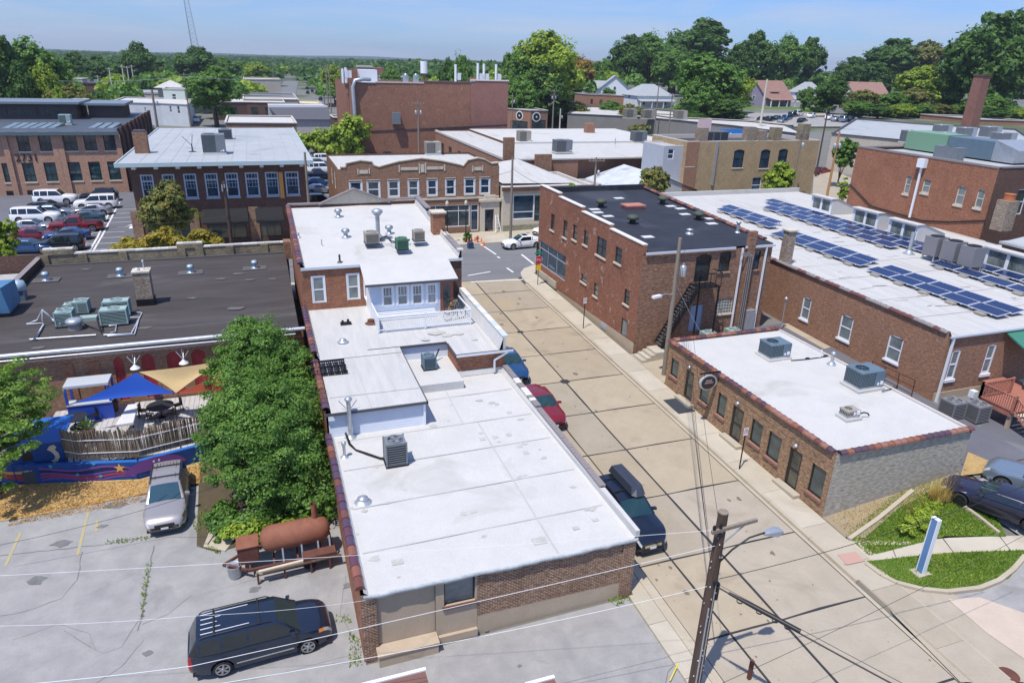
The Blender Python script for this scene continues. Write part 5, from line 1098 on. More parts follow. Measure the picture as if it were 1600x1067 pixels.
t=thing('air_handling_unit','large blue air handling unit with sloped hood at the left edge of the photo','air conditioner',at(10,490,4.9));bx=Vector(t.location)
mb=MB();mb.add([(-2.2,-.9,.3),(.5,-.9,.3),(.5,1.6,.3),(-2.2,1.6,.3),(-2.2,-.9,2.0),(.3,-.9,2.0),(.5,1.4,1.9),(-2.2,1.4,1.9)],[(0,1,5,4),(1,2,6,5),(2,3,7,6),(3,0,4,7),(4,5,6,7)]);mb.build('casing',mottled('blue_metal_casing',(.06,.17,.30),(.10,.24,.40),1.2,.45,.05,8),t,True)
MB().box(-2.1,.4,-.8,1.3,0,.3).build('base_frame',M_grille,t,True)
t=thing('exhaust_fan','pale blue upright exhaust unit beside the large blue air handler','roof vent',at(33,468,4.95));mb=MB();mb.box(-.35,.35,-.35,.35,0,.7);mb.build('casing',M_unitb,t,True);mb=MB();mb.lathe((0,0,.7),[(.45,0),(.5,.25),(.4,.6),(.1,.7)],14);mb.build('fan_housing',plain('pale_blue_metal',(.38,.5,.58),.4,.3),t,True)
# PATIO
zd=1.0
dk=thing('patio_deck','raised grey boarded patio deck behind the painted wall','deck',(-8,40,zd))
r=random.Random(2);dmats=[mottled('weathered_deck_board',(.36,.345,.34),(.46,.44,.43),3,.9,.2,12),mottled('pale_deck_board',(.42,.41,.41),(.52,.50,.49),3,.9,.2,12)]
dmesh=[MB().box(-.135,.135,-3.45,3.45,-.04,0).mesh('deck_board',mm)for mm in dmats]
for i in range(33):
 o=put('deck_board',dmesh[r.randrange(2)],dk);o.location=(-12.9+i*.285+8,40.4-40,r.uniform(-.004,.004))
MB().box(-13.1,-3.5,36.9,43.9,.2,zd-.05).build('deck_base',M_edge,dk)
mw=thing('painted_wall','low retaining wall painted with a blue and purple undersea mural','wall',(-8.5,36,.6))
M_mblue=mottled('mural_blue',(.015,.05,.19),(.02,.085,.30),1.5,.7,.1,8);M_mpur=plain('mural_purple',(.17,.06,.26),.7);M_mred=plain('mural_red',(.38,.045,.04),.7);M_mora=plain('mural_orange',(.62,.33,.08),.7);M_mteal=plain('mural_teal',(.05,.30,.34),.7);M_mlight=plain('mural_pale',(.62,.50,.34),.7);M_mdark=plain('mural_outline',(.01,.015,.05),.7)
mpts=[(-15.2,38.0),(-12.4,36.85),(-7.6,35.8),(-3.4,37.0)]
for(x0,y0),(x1,y1)in zip(mpts,mpts[1:]):wallo(mw,(x0,y0),(x1,y1),.1,1.3,M_mblue)
mb=MB()
for(x0,y0),(x1,y1)in zip(mpts,mpts[1:]):
 dx,dy=x1-x0,y1-y0;l=math.hypot(dx,dy);nx,ny=-dy/l*.25,dx/l*.25;mb.poly((x0,y0,1.3),(x1,y1,1.3),(x1+nx,y1+ny,1.3),(x0+nx,y0+ny,1.3))
mb.build('wall_top',plain('mural_bright_blue',(.015,.12,.42),.6),mw)
def mural(u0,fn,mat,seg,name='painted_figure',dd=.012):
 (x0,y0),(x1,y1)=mpts[seg],mpts[seg+1];l=math.hypot(x1-x0,y1-y0);tx,ty=(x1-x0)/l,(y1-y0)/l;mb=MB()
 for poly in fn:mb.poly(*[(x0+tx*(u0+u)+ty*dd,y0+ty*(u0+u)-tx*dd,z)for u,z in poly])
 return mb.build(name,mat,mw)
def wavy(u0,u1,z,a,w,k=14,ph=0):
 t=[u0+(u1-u0)*i/k for i in range(k+1)];f=lambda u:z+a*math.sin(u*1.9+ph);return[[(t[i],f(t[i])-w),(t[i+1],f(t[i+1])-w),(t[i+1],f(t[i+1])+w),(t[i],f(t[i])+w)]for i in range(k)]
for k in range(5):mural(.1,wavy(0,4.6,.42+.15*k,.10,.055,ph=.4*k),[M_mpur,M_mred,M_mpur,M_mdark,M_mpur][k],1,dd=.012+.003*k)
for k in range(3):mural(.0,wavy(0,2.6,.45+.2*k,.08,.08,ph=k),[M_mred,M_mred,M_mora][k],0,dd=.012+.003*k)
star=[(4.0+(.30 if i%2==0 else .12)*math.sin(i*math.pi/5),0.98+(.30 if i%2==0 else .12)*math.cos(i*math.pi/5))for i in range(10)];mural(0,[star],M_mora,1,'painted_star',.035)
blob=[(2.0+1.5*math.cos(t),.62+.72*math.sin(t))for t in[math.pi*i/12 for i in range(13)]];mural(-1.2,[blob],M_mpur,2,'painted_whale',.02)
for u in(1.35,1.6):mural(-.6,[[(u+.06*math.cos(t*.785),1.1+.07*math.sin(t*.785))for t in range(8)]],M_winw,2,'painted_eye',.035)
for u,z_,s_,sg_ in((.7,1.25,.1,1),(1.9,.7,.09,1),(2.8,1.3,.08,1),(.9,1.2,.09,0),(3.0,.55,.1,1),(1.4,1.35,.07,0)):mural(0,[[(u+s_*math.cos(t*.785),z_+s_*math.sin(t*.785))for t in range(8)]],M_mteal,sg_,'painted_bubble',.04)
bs=thing('painted_planter_box','tall bright blue painted box wall with a painted sea creature at the patio corner','wall',(-13,37.3,.5))
P0,P1=at(78,728,1.0),at(128,725,1.0)
x0=-13.6;MB().box(x0,-11.2,37.3,38.1,.3,2.3).build('box_wall',M_mblue,bs);MB().box(x0-.05,-11.15,37.25,40.2,2.3,2.36).build('box_top',plain('mural_bright_blue',(.015,.12,.42),.6),bs);MB().box(x0,x0+.2,38.1,40.2,.3,2.3).build('box_side',M_mblue,bs)
mb=MB();mb.box(x0+.55,x0+1.0,37.28,37.295,1.4,1.9);mb.build('opening',M_dkmetal,bs)
sh=[(-11.75,2.1),(-11.55,2.15),(-11.45,2.0),(-11.55,1.85),(-11.42,1.65),(-11.4,1.4),(-11.55,1.15),(-11.75,1.1),(-11.82,1.25),(-11.68,1.3),(-11.6,1.45),(-11.66,1.65),(-11.75,1.8),(-11.9,1.9)]
mb=MB();mb.add([(x,37.285,z)for x,z in sh],[range(len(sh))]);mb.build('painted_creature',M_mlight,bs)
mb=MB();
for k in range(8):u=x0+.1+k*.28;mb.add([(u,37.288,.75),(u+.3,37.288,.75),(u+.15,37.288,1.0+.1*(k%3))],[(0,1,2)])
mb.build('painted_coral',M_mred,bs)
bf=thing('bamboo_fence','weathered split bamboo screen fence along the patio edge','fence',(-8,36.5,1.4))
fpts=[(-11.1,37.2),(-10.4,36.75),(-7.6,36.15),(-3.6,37.2)];bm=[mottled('bamboo_cane',(.20,.145,.09),(.27,.205,.135),4,.8,.2,12),mottled('grey_bamboo_cane',(.13,.10,.075),(.19,.15,.115),4,.8,.2,12),mottled('pale_bamboo_cane',(.28,.215,.14),(.35,.28,.195),4,.8,.2,12)]
cm=[MB().box(-.017,.017,-.012,.012,0,1.0).mesh('bamboo_cane',q)for q in bm];r=random.Random(9);cnt=0
tot=sum(math.hypot(b_[0]-a[0],b_[1]-a[1])for a,b_ in zip(fpts,fpts[1:]))
for(xa,ya),(xb,yb)in zip(fpts,fpts[1:]):
 l=math.hypot(xb-xa,yb-ya);n=int(l/.030)
 for i in range(n):
  t=i/n;p=(xa+(xb-xa)*t,ya+(yb-ya)*t)
  if cnt<290:
   o=put('bamboo_cane',cm[r.randrange(3)],bf);o.location=(p[0]+8,p[1]-36.5+r.uniform(-.01,.01),0);o.rotation_euler=(r.uniform(-.04,.04),r.uniform(-.03,.03),r.uniform(0,1));o.scale=(1,1,1.6*r.uniform(.93,1.05));cnt+=1
mb=MB()
for zz in(1.75,2.5):
 for a,b_ in zip(fpts,fpts[1:]):mb.bar((a[0],a[1]-.04,zz),(b_[0],b_[1]-.04,zz),.03)
mb.build('tie_wire',M_winw,bf);mb=MB()
for t in range(7):i=t/6*(len(fpts)-1);k=min(int(i),2);f_=i-k;mb.bar((fpts[k][0]*(1-f_)+fpts[k+1][0]*f_,fpts[k][1]*(1-f_)+fpts[k+1][1]*f_+.06,1.0),(fpts[k][0]*(1-f_)+fpts[k+1][0]*f_,fpts[k][1]*(1-f_)+fpts[k+1][1]*f_+.06,2.95),.06)
mb.build('post',M_woodd,bf)
rr2=MB();rr2.bar((-7.8,37.0,2.2),(-3.7,37.9,2.3),.05);one('red_handrail',rr2,M_mred,'thin red handrail along the inside of the bamboo fence','railing')
def sail(lab,pts,mat,sag=.35,n=14):
 a,b_,c=[Vector(p)for p in pts];mb=MB();V=[];idx={};cen=(a+b_+c)/3
 for i in range(n+1):
  for j in range(n+1-i):
   k=n-i-j;u,v,w_=i/n,j/n,k/n;p=a*u+b_*v+c*w_
   edge=1-27*u*v*w_;pull=(u*v+v*w_+w_*u);q=p+(cen-p)*(.42*pull*(1.0 if min(u,v,w_)<.34 else .6));q.z-=sag*27*u*v*w_*.6;idx[i,j]=len(V);V.append(q)
 F=[]
 for i in range(n):
  for j in range(n-i):
   F.append((idx[i,j],idx[i+1,j],idx[i,j+1]))
   if j<n-i-1:F.append((idx[i+1,j],idx[i+1,j+1],idx[i,j+1]))
 mb.add(V,F,0,True);return one('shade_sail',mb,mat,lab,'shade sail','triangular shade sails over the patio')
def cloth(name,c):
 m,nt,b=base(name);f=noise(nt,coord(nt),6,4);nt.links.new(mixc(nt,rng(nt,f,.3,.7,0,.35),c,[x*.75 for x in c]),b.inputs['Base Color']);b.inputs['Roughness'].default_value=.8
 tr=N(nt,'ShaderNodeBsdfTranslucent');tr.inputs[0].default_value=c4(c);ms=N(nt,'ShaderNodeMixShader');ms.inputs[0].default_value=.3;nt.links.new(b.outputs[0],ms.inputs[1]);nt.links.new(tr.outputs[0],ms.inputs[2]);nt.links.new(ms.outputs[0],nt.nodes['Material Output'].inputs[0]);return m
sail('bright blue triangular shade sail over the patio',[at(117,630,3.0),at(213,582,4.2),at(275,614,3.0)],cloth('blue_sail_cloth',(.012,.09,.50)),.3)
sail('cream triangular shade sail over the patio beside the brick wall',[at(217,581,4.1),at(352,563,4.4),at(275,614,3.05)],cloth('cream_sail_cloth',(.62,.46,.23)),.5)
sail('orange-red triangular shade sail partly hidden by the tree',[at(272,616,2.9),at(345,583,4.3),at(352,612,3.2)],cloth('rust_sail_cloth',(.52,.11,.05)),.4)
for px,py,lab in((211,574,'white wall lamp above the tip of the blue sail'),(287,566,'white wall lamp on a bracket between the red boarded openings')):
 p=aty(px,py,43.3);t=thing('wall_lamp',lab,'lamp',tuple(p));mb=MB();mb.lathe((0,0,0),[(.28,-.06),(.24,0),(.08,.14),(.05,.2)],14);mb.build('lamp_shade',M_winw,t,True)
 mb=MB();mb.bar((0,0,.15),(0,.6,.6),.03);mb.bar((0,0,.2),(-.35,.1,.7),.025);mb.bar((0,0,.2),(.35,.1,.7),.025);mb.bar((0,0,.2),(.0,-.1,.9),.025);mb.build('bracket',M_alum,t,True)
bt=thing('bar_stand','small bar stand with blue posts and pale canopy against the brick wall','stand',(-10.9,42.5,1));c=at(145,585,3.2);ux0,uy0=at(123,596,3.1).x,42.3
MB().box(-11.9,-9.6,42.0,43.3,3.15,3.3).build('canopy',M_alum,bt)
mb=MB()
for x in(-11.85,-9.65):
 for y in(42.05,43.2):mb.box(x-.06,x+.06,y-.06,y+.06,zd,3.15)
mb.build('post',plain('cobalt_blue_paint',(.02,.07,.42),.5),bt);MB().box(-11.8,-9.7,42.0,42.6,zd,2.05).build('counter',plain('cobalt_blue_paint',(.02,.07,.42),.5),bt);MB().box(-11.9,-9.6,41.95,42.7,2.05,2.12).build('counter_top',M_alum,bt)
gt=thing('game_table','long white table with thin legs standing on the patio deck','table',(-8.6,39.9,zd));gp=[at(200,632,zd+.85),at(216,630,zd+.85),at(208,660,zd+.85),at(180,664,zd+.85)]
ctr=sum(gp,Vector())/4;mb=MB();pts=[Vector((p.x,p.y,zd+.85))for p in(gp[3],gp[2],gp[1],gp[0])];mb.add([tuple(p)for p in pts]+[(p.x,p.y,p.z-.14)for p in pts],[(0,1,2,3),(4,5,1,0),(5,6,2,1),(6,7,3,2),(7,4,0,3),(7,6,5,4)]);mb.build('table_top',mottled('chalky_white',(.55,.54,.53),(.66,.65,.64),2,.8),gt)
mb=MB()
for p in pts:q=p+(ctr-p)*.12;mb.bar((q.x,q.y,zd),(q.x,q.y,zd+.7),.08)
mb.build('leg',M_dkmetal,gt)
def round_table(lab,x,y,r=.65):
 t=thing('round_table',lab,'table',(x,y,zd),0,'round black tables on the patio');mb=MB();mb.lathe((0,0,.72),[(r,0),(r,.03)],20,0,False);mb.build('tabletop',plain('black_mesh_metal',(.03,.035,.04),.5,.3),t,True);mb=MB();mb.cyl((0,0,0),(0,0,.72),.035);mb.lathe((0,0,0),[(.3,0),(.28,.03),(.04,.06)],12);mb.build('pedestal',M_dkmetal,t,True);return t
round_table('round black mesh table at the left end of the patio',*at(116,652,1.72)[:2]);round_table('round black mesh table beside the game table under the blue sail',*at(250,634,1.72)[:2],.75)
def chair(loc,rz,lab):
 t=thing('patio_chair',lab,'chair',(loc[0],loc[1],zd),rz,'black metal patio chairs');k=M_dkmetal
 MB().box(-.22,.22,-.22,.22,.43,.46).build('seat',k,t,True);mb=MB()
 for i in range(5):mb.box(-.2+i*.095,-.17+i*.095,.2,.23,.46,.88)
 mb.box(-.22,.22,.2,.23,.85,.9);mb.build('backrest',k,t,True)
 for sx in(-1,1):
  for sy in(-1,1):MB().bar((sx*.2,sy*.2,.44),(sx*.24,sy*.24,0),.03).build('leg',k,t,True)
 return t
c1=at(116,652,1.72);c2=at(250,634,1.72);k=0
ch=chair((c1.x-.9,c1.y,0),1.57,'black patio chair left of the left round table')
for(c,a,lab)in((c1,.6,'black patio chair behind the left round table'),(c1,-1.2,'black patio chair in front of the left round table'),(c2,2.9,'black patio chair left of the right round table'),(c2,-1.9,'black patio chair in front of the right round table'),(c2,-.9,'black patio chair at the front right of the right round table'),(c2,.5,'black patio chair at the right behind the right round table')):
 dup(ch,(c.x+.98*math.cos(a),c.y+.98*math.sin(a),zd),a-1.57,lab)
def pot(lab,px,py,s=.5):
 p=at(px,py,zd);t=thing('potted_plant',lab,'plant',(p.x,p.y,zd));mb=MB();mb.lathe((0,0,0),[(.2*s,0),(.3*s,.5*s),(.32*s,.52*s),(.26*s,.5*s)],12);mb.build('pot',plain('dark_plant_pot',(.12,.06,.04),.7),t,True)
 r=random.Random(px);mb=MB()
 for i in range(60):a,e,l=r.uniform(0,6.28),r.uniform(.3,1.4),r.uniform(.25,.6)*s;d=Vector((math.cos(a)*math.cos(e),math.sin(a)*math.cos(e),math.sin(e)));q=Vector((0,0,.5*s))+d*l;u=d.cross(Vector((0,0,1))).normalized()*.05;mb.add([q-d*.12,q+u,q+d*.12,q-u],[(0,1,2,3)])
 mb.build('foliage',M_blade,t,True)
pot('low planter with yellow-green plant inside the bamboo fence',140,690,1.3);pot('potted plant beside the head of the game table',178,642,1.1)
# BLOCK ACROSS THE CROSS STREET
def flatb(lab,x0,x1,y0,y1,zt,wm,rm,par_h=.35,ops=(),name='flat_roofed_building',zb=None,capm=None,win=None,sideops=(),cat='building'):
 zb=gz((x0+x1)/2,y0)-.4 if zb is None else zb;t=thing(name,lab,cat,((x0+x1)/2,y0,zb+.4))
 wallo(t,(x0,y0),(x1,y0),zb,zt,wm,ops,.2);wallo(t,(x1,y0),(x1,y1),zb,zt,wm);wallo(t,(x0,y1),(x0,y0),zb,zt,wm,sideops,.2);wallo(t,(x1,y1),(x0,y1),zb,zt,wm)
 w_=.35;mb=MB()
 for a in((x0,x1,y0,y0+w_),(x0,x1,y1-w_,y1),(x0,x0+w_,y0+w_,y1-w_),(x1-w_,x1,y0+w_,y1-w_)):mb.box(a[0],a[1],a[2],a[3],zt,zt+.08)
 for a in((x0+w_,x1-w_,y0+w_-.02,y0+w_),(x0+w_,x1-w_,y1-w_,y1-w_+.02),(x0+w_-.02,x0+w_,y0+w_,y1-w_),(x1-w_,x1-w_+.02,y0+w_,y1-w_)):mb.box(a[0],a[1],a[2],a[3],zt-par_h,zt)
 mb.build('coping',capm or M_cap[1],t);roofgrid(t,x0+w_,x1-w_,y0+w_,y1-w_,zt-par_h,zt-par_h,rm,step=4,sag=.05,seed=int(abs(x0)*7+y0));return t
Yb=82.5;zb_=at(330,250,10.3)
zt=aty(330,257,Yb).z
bw=thing('brick_building','dark brown two-storey brick building with overhanging pale roof and eight upper windows','building',(-4,Yb,1.4))
bxa,bxb=aty(203,270,Yb).x,aty(478,262,Yb).x;A,B=(bxa,Yb),(bxb,Yb)
wx=[(218,244.5),(252,277.5),(285.5,311),(318.5,344),(350.5,375.5),(382,407),(413.5,437.5),(444.5,469)]
wo=ops_px(A,B,[(a,273.5-.022*(a-218),b_,311-.026*(a-218))for a,b_ in wx]);z0m=sum(o[2]for o in wo)/8;z1m=sum(o[3]for o in wo)/8;wo=[(o[0],o[1],z0m,z1m)for o in wo]
gq=ops_px(A,B,[(322,340,388,378),(404,335,442,375)]);go=[(g[0],g[1],1.9,4.0)for g in gq]+[(.8,5.5,1.9,4.0)]
wallo(bw,A,B,.9,zt,M_brickdark,wo+go,.2)
for o in wo:window(bw,A,B,o,plain('pale_blue_window_paint',(.42,.50,.62),.5),M_glassb,.14,mid=.72,inset=.08,grid=(4,3,.4,.95),sill=.14,sillm=M_wing)
for o in go:window(bw,A,B,o,M_wind,M_glass,.1,cols=3,mid=.75,inset=.15,name='shop_window')
for g in gq:mb=MB();a,b_=bxa+g[0]-.3,bxa+g[1]+.3;mb.add([(a,Yb-.05,5.3),(b_,Yb-.05,5.3),(b_,Yb-1.5,4.1),(a,Yb-1.5,4.1),(a,Yb-1.5,3.9),(b_,Yb-1.5,3.9)],[(0,3,2,1),(3,4,5,2)]);mb.build('awning',plain('black_canvas',(.012,.012,.014),.9),bw)
for px in(213,303,397,470):x=aty(px,340,Yb).x;pbox(bw,'pilaster',M_brickfront,x-.5,x+.5,Yb-.12,Yb-.003,.9,5.4)
wallo(bw,(bxa,120),A,.9,zt,M_brickdark);wallo(bw,B,(bxb,120),.9,zt,M_brickdark)
rx0,rx1=aty(179,250,Yb-1).x,aty(487,246,Yb-1).x
pbox(bw,'roof',M_greyroof,rx0,rx1,Yb-1.1,121,zt+.05,zt+.28);mb=MB();mb.box(rx0-.12,rx1+.12,Yb-1.3,Yb-1.1,zt,zt+.42);mb.box(rx0-.12,rx0,Yb-1.1,121,zt,zt+.4);mb.box(rx1,rx1+.12,Yb-1.1,121,zt,zt+.4);mb.build('gutter',plain('pale_green_trim',(.42,.52,.55),.5),bw)
for i in range(9):x=bxa+.5+i*(bxb-bxa-1)/8;pbox(bw,'bracket',M_winw,x-.2,x+.2,Yb-.9,Yb-.003,zt-.3,zt)
mb=MB()
for i in range(12):x=rx0+2+i*1.5;mb.box(x,x+.04,Yb,120,zt+.281,zt+.30)
mb.build('roof_seam',plain('seam_grey',(.3,.34,.38),.7),bw)
pbox(bw,'banner',plain('ochre_banner',(.55,.27,.06),.7),aty(437.6,300,Yb).x,aty(444,300,Yb).x,Yb-.3,Yb-.22,z0m-.3,z1m)
P=at(222,240,zt+.3);pbox(bw,'chimney',M_brickrear,P.x-.7,P.x+.7,P.y,P.y+1.2,zt,zt+2.6);pbox(bw,'chimney_cap',M_edge,P.x-.6,P.x+.6,P.y+.1,P.y+1.1,zt+2.6,zt+2.8)
P=at(336,240,zt+.3);packaged('large grey rooftop unit on the pale roof of the dark brown building',P.x,P.y,zt+.28,2.4,2.0,2.2,M_unit)
P=at(353,217,zt+.3);condenser('small grey unit at the back of the pale roof of the dark brown building',P.x,P.y,zt+.28,1.6,1.2,1.3,M_unit)
mb=MB();P=at(301,237,zt+.3);mb.lathe((P.x,P.y,zt+.28),[(.5,0),(.1,.1),(.05,.9)],8);mb.bar((P.x,P.y,zt+1),(P.x-.9,P.y,zt+2),.05);mb.bar((P.x,P.y,zt+1),(P.x+.2,P.y,zt+2.2),.06);one('roof_antenna',mb,M_dkmetal,'crooked dark antenna stub on the pale roof of the dark brown building','antenna')
Ys=81.6;A,B=(aty(532,330,Ys).x,Ys),(aty(779,320,Ys).x,Ys);sx0_,sx1_=A[0],B[0]
sh=thing('brick_shop','two-storey brick shop with limestone ornaments and shaped parapet across the cross street','shop building',((sx0_+sx1_)/2,Ys,1.45))
fx=lambda x:x/3.81+440;fy=lambda y:y/3.81+230
wu=ops_px(A,B,[(fx(a),fy(b_),fx(c),fy(d))for a,b_,c,d in[(405,208,480,302),(510,206,585,300),(635,203,700,297),(755,200,815,290),(868,196,925,285),(978,193,1032,283),(1090,188,1148,280),(1183,187,1237,275)]])
z0m=sum(o[2]for o in wu)/8;z1m=sum(o[3]for o in wu)/8;wu=[(o[0],o[1],z0m,z1m)for o in wu]
st=ops_px(A,B,[(fx(780),fy(372),fx(1120),fy(490)),(fx(1125),fy(370),fx(1172),fy(512)),(fx(1208),fy(405),fx(1256),fy(505))])
so_=[(st[0][0],st[0][1],2.2,4.9),(st[1][0],st[1][1],1.6,4.9),(st[2][0],st[2][1],1.6,4.2)]
zc=aty(655,262,Ys).z
wallo(sh,A,B,.9,zc,M_brickshop,wu+so_,.2)
prof=[(532,262),(540,262),(541,256),(551,254),(563,251.5),(581,253.5),(584,259),(592,261.5),(600,259),(623,253),(658,248),(690,252),(718,258),(724,260),(731,251),(747,247.5),(758,250),(768,256),(779,255)]
pts=[aty(px,py,Ys)for px,py in prof];mb=MB()
for p,q in zip(pts,pts[1:]):mb.add([(p.x,Ys,zc),(q.x,Ys,zc),(q.x,Ys,q.z),(p.x,Ys,p.z),(p.x,Ys+.4,zc),(q.x,Ys+.4,zc),(q.x,Ys+.4,q.z),(p.x,Ys+.4,p.z)],[(0,1,2,3),(5,4,7,6)])
mb.build('parapet',M_brickshop,sh)
for p,q in zip(pts,pts[1:]):MB().bar((p.x,Ys+.2,p.z+.05),(q.x,Ys+.2,q.z+.05),.55,.12).build('coping_stone',M_limestone,sh)
for o in wu:window(sh,A,B,o,M_winw,M_glassb,.13,inset=.08,sill=.16,sillm=M_limestone,head=.2,trim=.1)
window(sh,A,B,so_[0],M_winw,M_glass,.1,cols=5,mid=.72,inset=.12,name='shop_window');window(sh,A,B,so_[1],M_winw,M_glassb,.12,mid=.75,inset=.12,name='door');window(sh,A,B,so_[2],plain('navy_door',(.03,.04,.09),.5),M_glassb,.14,mid=False,inset=.12,name='door')
orn=MB()
def ob(x0,y0,x1,y1):
 p,q=aty(fx(x0),fy(y0),Ys),aty(fx(x1),fy(y1),Ys);orn.box(p.x,q.x,Ys-.07,Ys-.004,q.z,p.z)
for a in((450,130,458,164),(462,138,515,158),(518,126,526,160),(696,108,704,150),(708,122,812,136),(816,98,824,158),(827,104,850,150),(853,95,861,156),(864,118,962,132),(966,104,974,142),(1134,112,1141,146),(1145,120,1190,138),(1193,110,1200,142)):ob(*a)
orn.build('limestone_ornament',M_limestone,sh)
mb=MB();p=aty(fx(395),fy(300),Ys);mb.box(sx0_,sx1_,Ys-.1,Ys-.003,z0m-.55,z0m-.3);mb.build('stone_course',M_limestone,sh)
mb=MB();a,b_=bxa,bxb;xa,xb=aty(fx(1180),350,Ys).x,aty(fx(1290),350,Ys).x;o=so_[2]
mb.box(xa,sx0_+o[0]-.05,Ys-.35,Ys-.003,.9,5.2);mb.box(sx0_+o[1]+.05,xb,Ys-.35,Ys-.003,.9,5.2);mb.box(sx0_+o[0]-.05,sx0_+o[1]+.05,Ys-.35,Ys-.003,4.25,5.2);mb.box(xa-.2,xb+.2,Ys-.55,Ys-.003,5.2,5.5);mb.box(xa+.5,xb-.5,Ys-.4,Ys-.003,5.5,5.95);mb.build('stone_portal',M_limestone,sh)
yb=atx(515,252,sx0_).y;yb=max(95,min(yb,112));So=[(yb-Ys-4.6,yb-Ys-3.6,6.6,8.6),(yb-Ys-8.0,yb-Ys-7.0,6.6,8.6)]
wallo(sh,(sx0_,yb),(sx0_,Ys),.9,zc+.1,M_brickshop,So,.2)
for o in So:window(sh,(sx0_,yb),(sx0_,Ys),o,M_winw,M_glassb,.12,inset=.08)
wallo(sh,(sx1_,Ys),(sx1_,yb),.9,zc,M_brickdark);wallo(sh,(sx1_,yb),(sx0_,yb),.9,zc,M_brickdark);roofgrid(sh,sx0_+.1,sx1_-.1,Ys+.4,yb,zc-.25,zc-.25,M_white2,step=3)
P=at(676,240,zc);packaged('grey rooftop unit behind the peak of the ornamented parapet',(aty(676,240,95).x),95,zc-.25,2.0,1.6,1.7,M_unittan)
Yt=80.6;A,B=(aty(786,330,Yt).x,Yt),(aty(856,330,Yt).x+6,Yt);zt_=aty(800,294,Yt).z
o=ops_px(A,B,[(802,305,834,342)])[0];o2=ops_px(A,B,[(836,306,853,345)])[0]
ts=flatb('single-storey tan stone shop with large window and pale roof beside the timber pole',A[0],B[0],Yt,92,zt_,M_limestone,M_white2,.3,[o,o2],'stone_shop',zb=.9)
window(ts,A,B,o,M_winw,M_glassb,.12,mid=.3,inset=.12,name='shop_window');window(ts,A,B,o2,M_wind,M_glasst,.12,inset=.12,name='shop_window')
pbox(ts,'cornice',M_brickdark,A[0]-.2,B[0]+.2,Yt-.4,Yt-.003,zt_-.35,zt_+.12);pbox(ts,'rubble_plinth',brick('rubble_stone',(.42,.37,.30),(.33,.29,.24),(.18,.16,.14),bw=.6,bh=.25,ms=.04,bmp=1),A[0]+.0,o[0]+A[0]+9.6,Yt-.08,Yt-.004,.9,2.3)
mb=MB();gy=86;mb.add([(A[0]+1,84,zt_),(B[0]-1,84,zt_-.2),(A[0]+8,98,zt_+1.1),(A[0]+1,98,zt_+.2),(B[0]-1,98,zt_)],[(0,1,2),(1,4,2),(0,2,3)]);mb.build('pitched_roof',M_white2,ts)
mdl=thing('brick_building','long low brick building with broad white roof behind the shops','building',(50,101,1.4));zt=7.3
for a,b_,h in(((34.8,101.5),(47,101.5),zt-.1),((47,102.3),(58,102.3),zt-.1),((58,103.0),(69,103.0),zt+.05)):wallo(mdl,a,b_,.9,h,M_brickmill)
wallo(mdl,(47,101.5),(47,102.3),.9,zt,M_brickmill);wallo(mdl,(58,102.3),(58,103),.9,zt,M_brickmill)
so2=[(146-y-1.2,146-y+1.2,1.6,5.6)for y in(140,134,127)]
wallo(mdl,(34.8,146),(34.8,101.5),.9,zt,M_brickmill,so2,.3);
for o in so2:window(mdl,(34.8,146),(34.8,101.5),o,M_wind,M_glass,.15,inset=.2,mid=.5,name='door')
wallo(mdl,(69,103),(69,140),.9,zt,M_brickmill);roofgrid(mdl,34.9,69,101.6,122,zt,zt+.1,M_white2,step=4,sag=.08);roofgrid(mdl,42,76,122,146,zt+.4,zt+.5,M_white,step=4,sag=.08);pbox(mdl,'roof_step',M_white,42,76,121.9,122,zt,zt+.4)
roofgrid(mdl,34.9,42,122,146,zt,zt+.1,M_white2,step=4);wallo(mdl,(76,122),(76,146),.9,zt+.45,M_brickmill)
mb=MB();mb.box(34.7,35.1,101.4,146,zt,zt+.35);mb.box(35.1,69,101.35,101.7,zt-.02,zt+.2);mb.build('coping',M_cap[1],mdl)
P=at(794,272,6.5);
for(px,py,w_,h_)in((794,262,1.6,3.4),(848,262,2.6,.9)):p=aty(px,py,101);pbox(mdl,'chimney',M_brickrear,p.x-w_/2,p.x+w_/2,100.6,101.34,4.0,zt+h_)
for px,py,w_,lab in((818,222,2.2,'tan unit at the back left of the broad white roof'),(878,238,2.8,'large grey unit on the broad white roof behind the tan shop'),(997,222,2.6,'grey unit with round openings at the right of the broad white roof')):
 P=at(px,py,7.5);packaged(lab,P.x,P.y,7.4,w_,2.0,2.1,M_unit if w_>2.3 else M_unittan)
pipe('thin pipe standing on the right part of the broad white roof',*P3(961,227,7.7),1.2,.08,False)
P=at(923,209,7.6);pbox(mdl,'chimney',M_brickmill,P.x-.9,P.x+.9,P.y,P.y+1.6,7.4,9.6)
gs_=thing('gabled_shed','shed with patched pale metal gable roof in front of the broad white roofed building','shed',(53,92,1.4));zr_=6.4
e0,e1,e2=at(950,276,5.2),at(995,255,6.6),at(1090,288,5.2);yy0,yy1=88,100
xl,xm,xr=aty(952,276,92).x,aty(995,256,96).x,aty(1092,288,88).x
mb=MB();mb.poly((xl,yy0,4.6),(xm,yy0,6.6),(xm,yy1,6.6),(xl,yy1,4.6));mb.poly((xm,yy0,6.6),(xr,yy0,4.4),(xr,yy1,4.4),(xm,yy1,6.6));mb.build('roof',mottled('patched_metal_roof',(.42,.45,.5),(.62,.65,.68),.7,.55,.1,6,c3=(.30,.27,.26)),gs_)
mb=MB();mb.poly((xl,yy0+.2,1),(xr,yy0+.2,1),(xr,yy0+.2,4.4),(xm,yy0+.2,6.5),(xl,yy0+.2,4.6));mb.build('wall',M_white2,gs_)
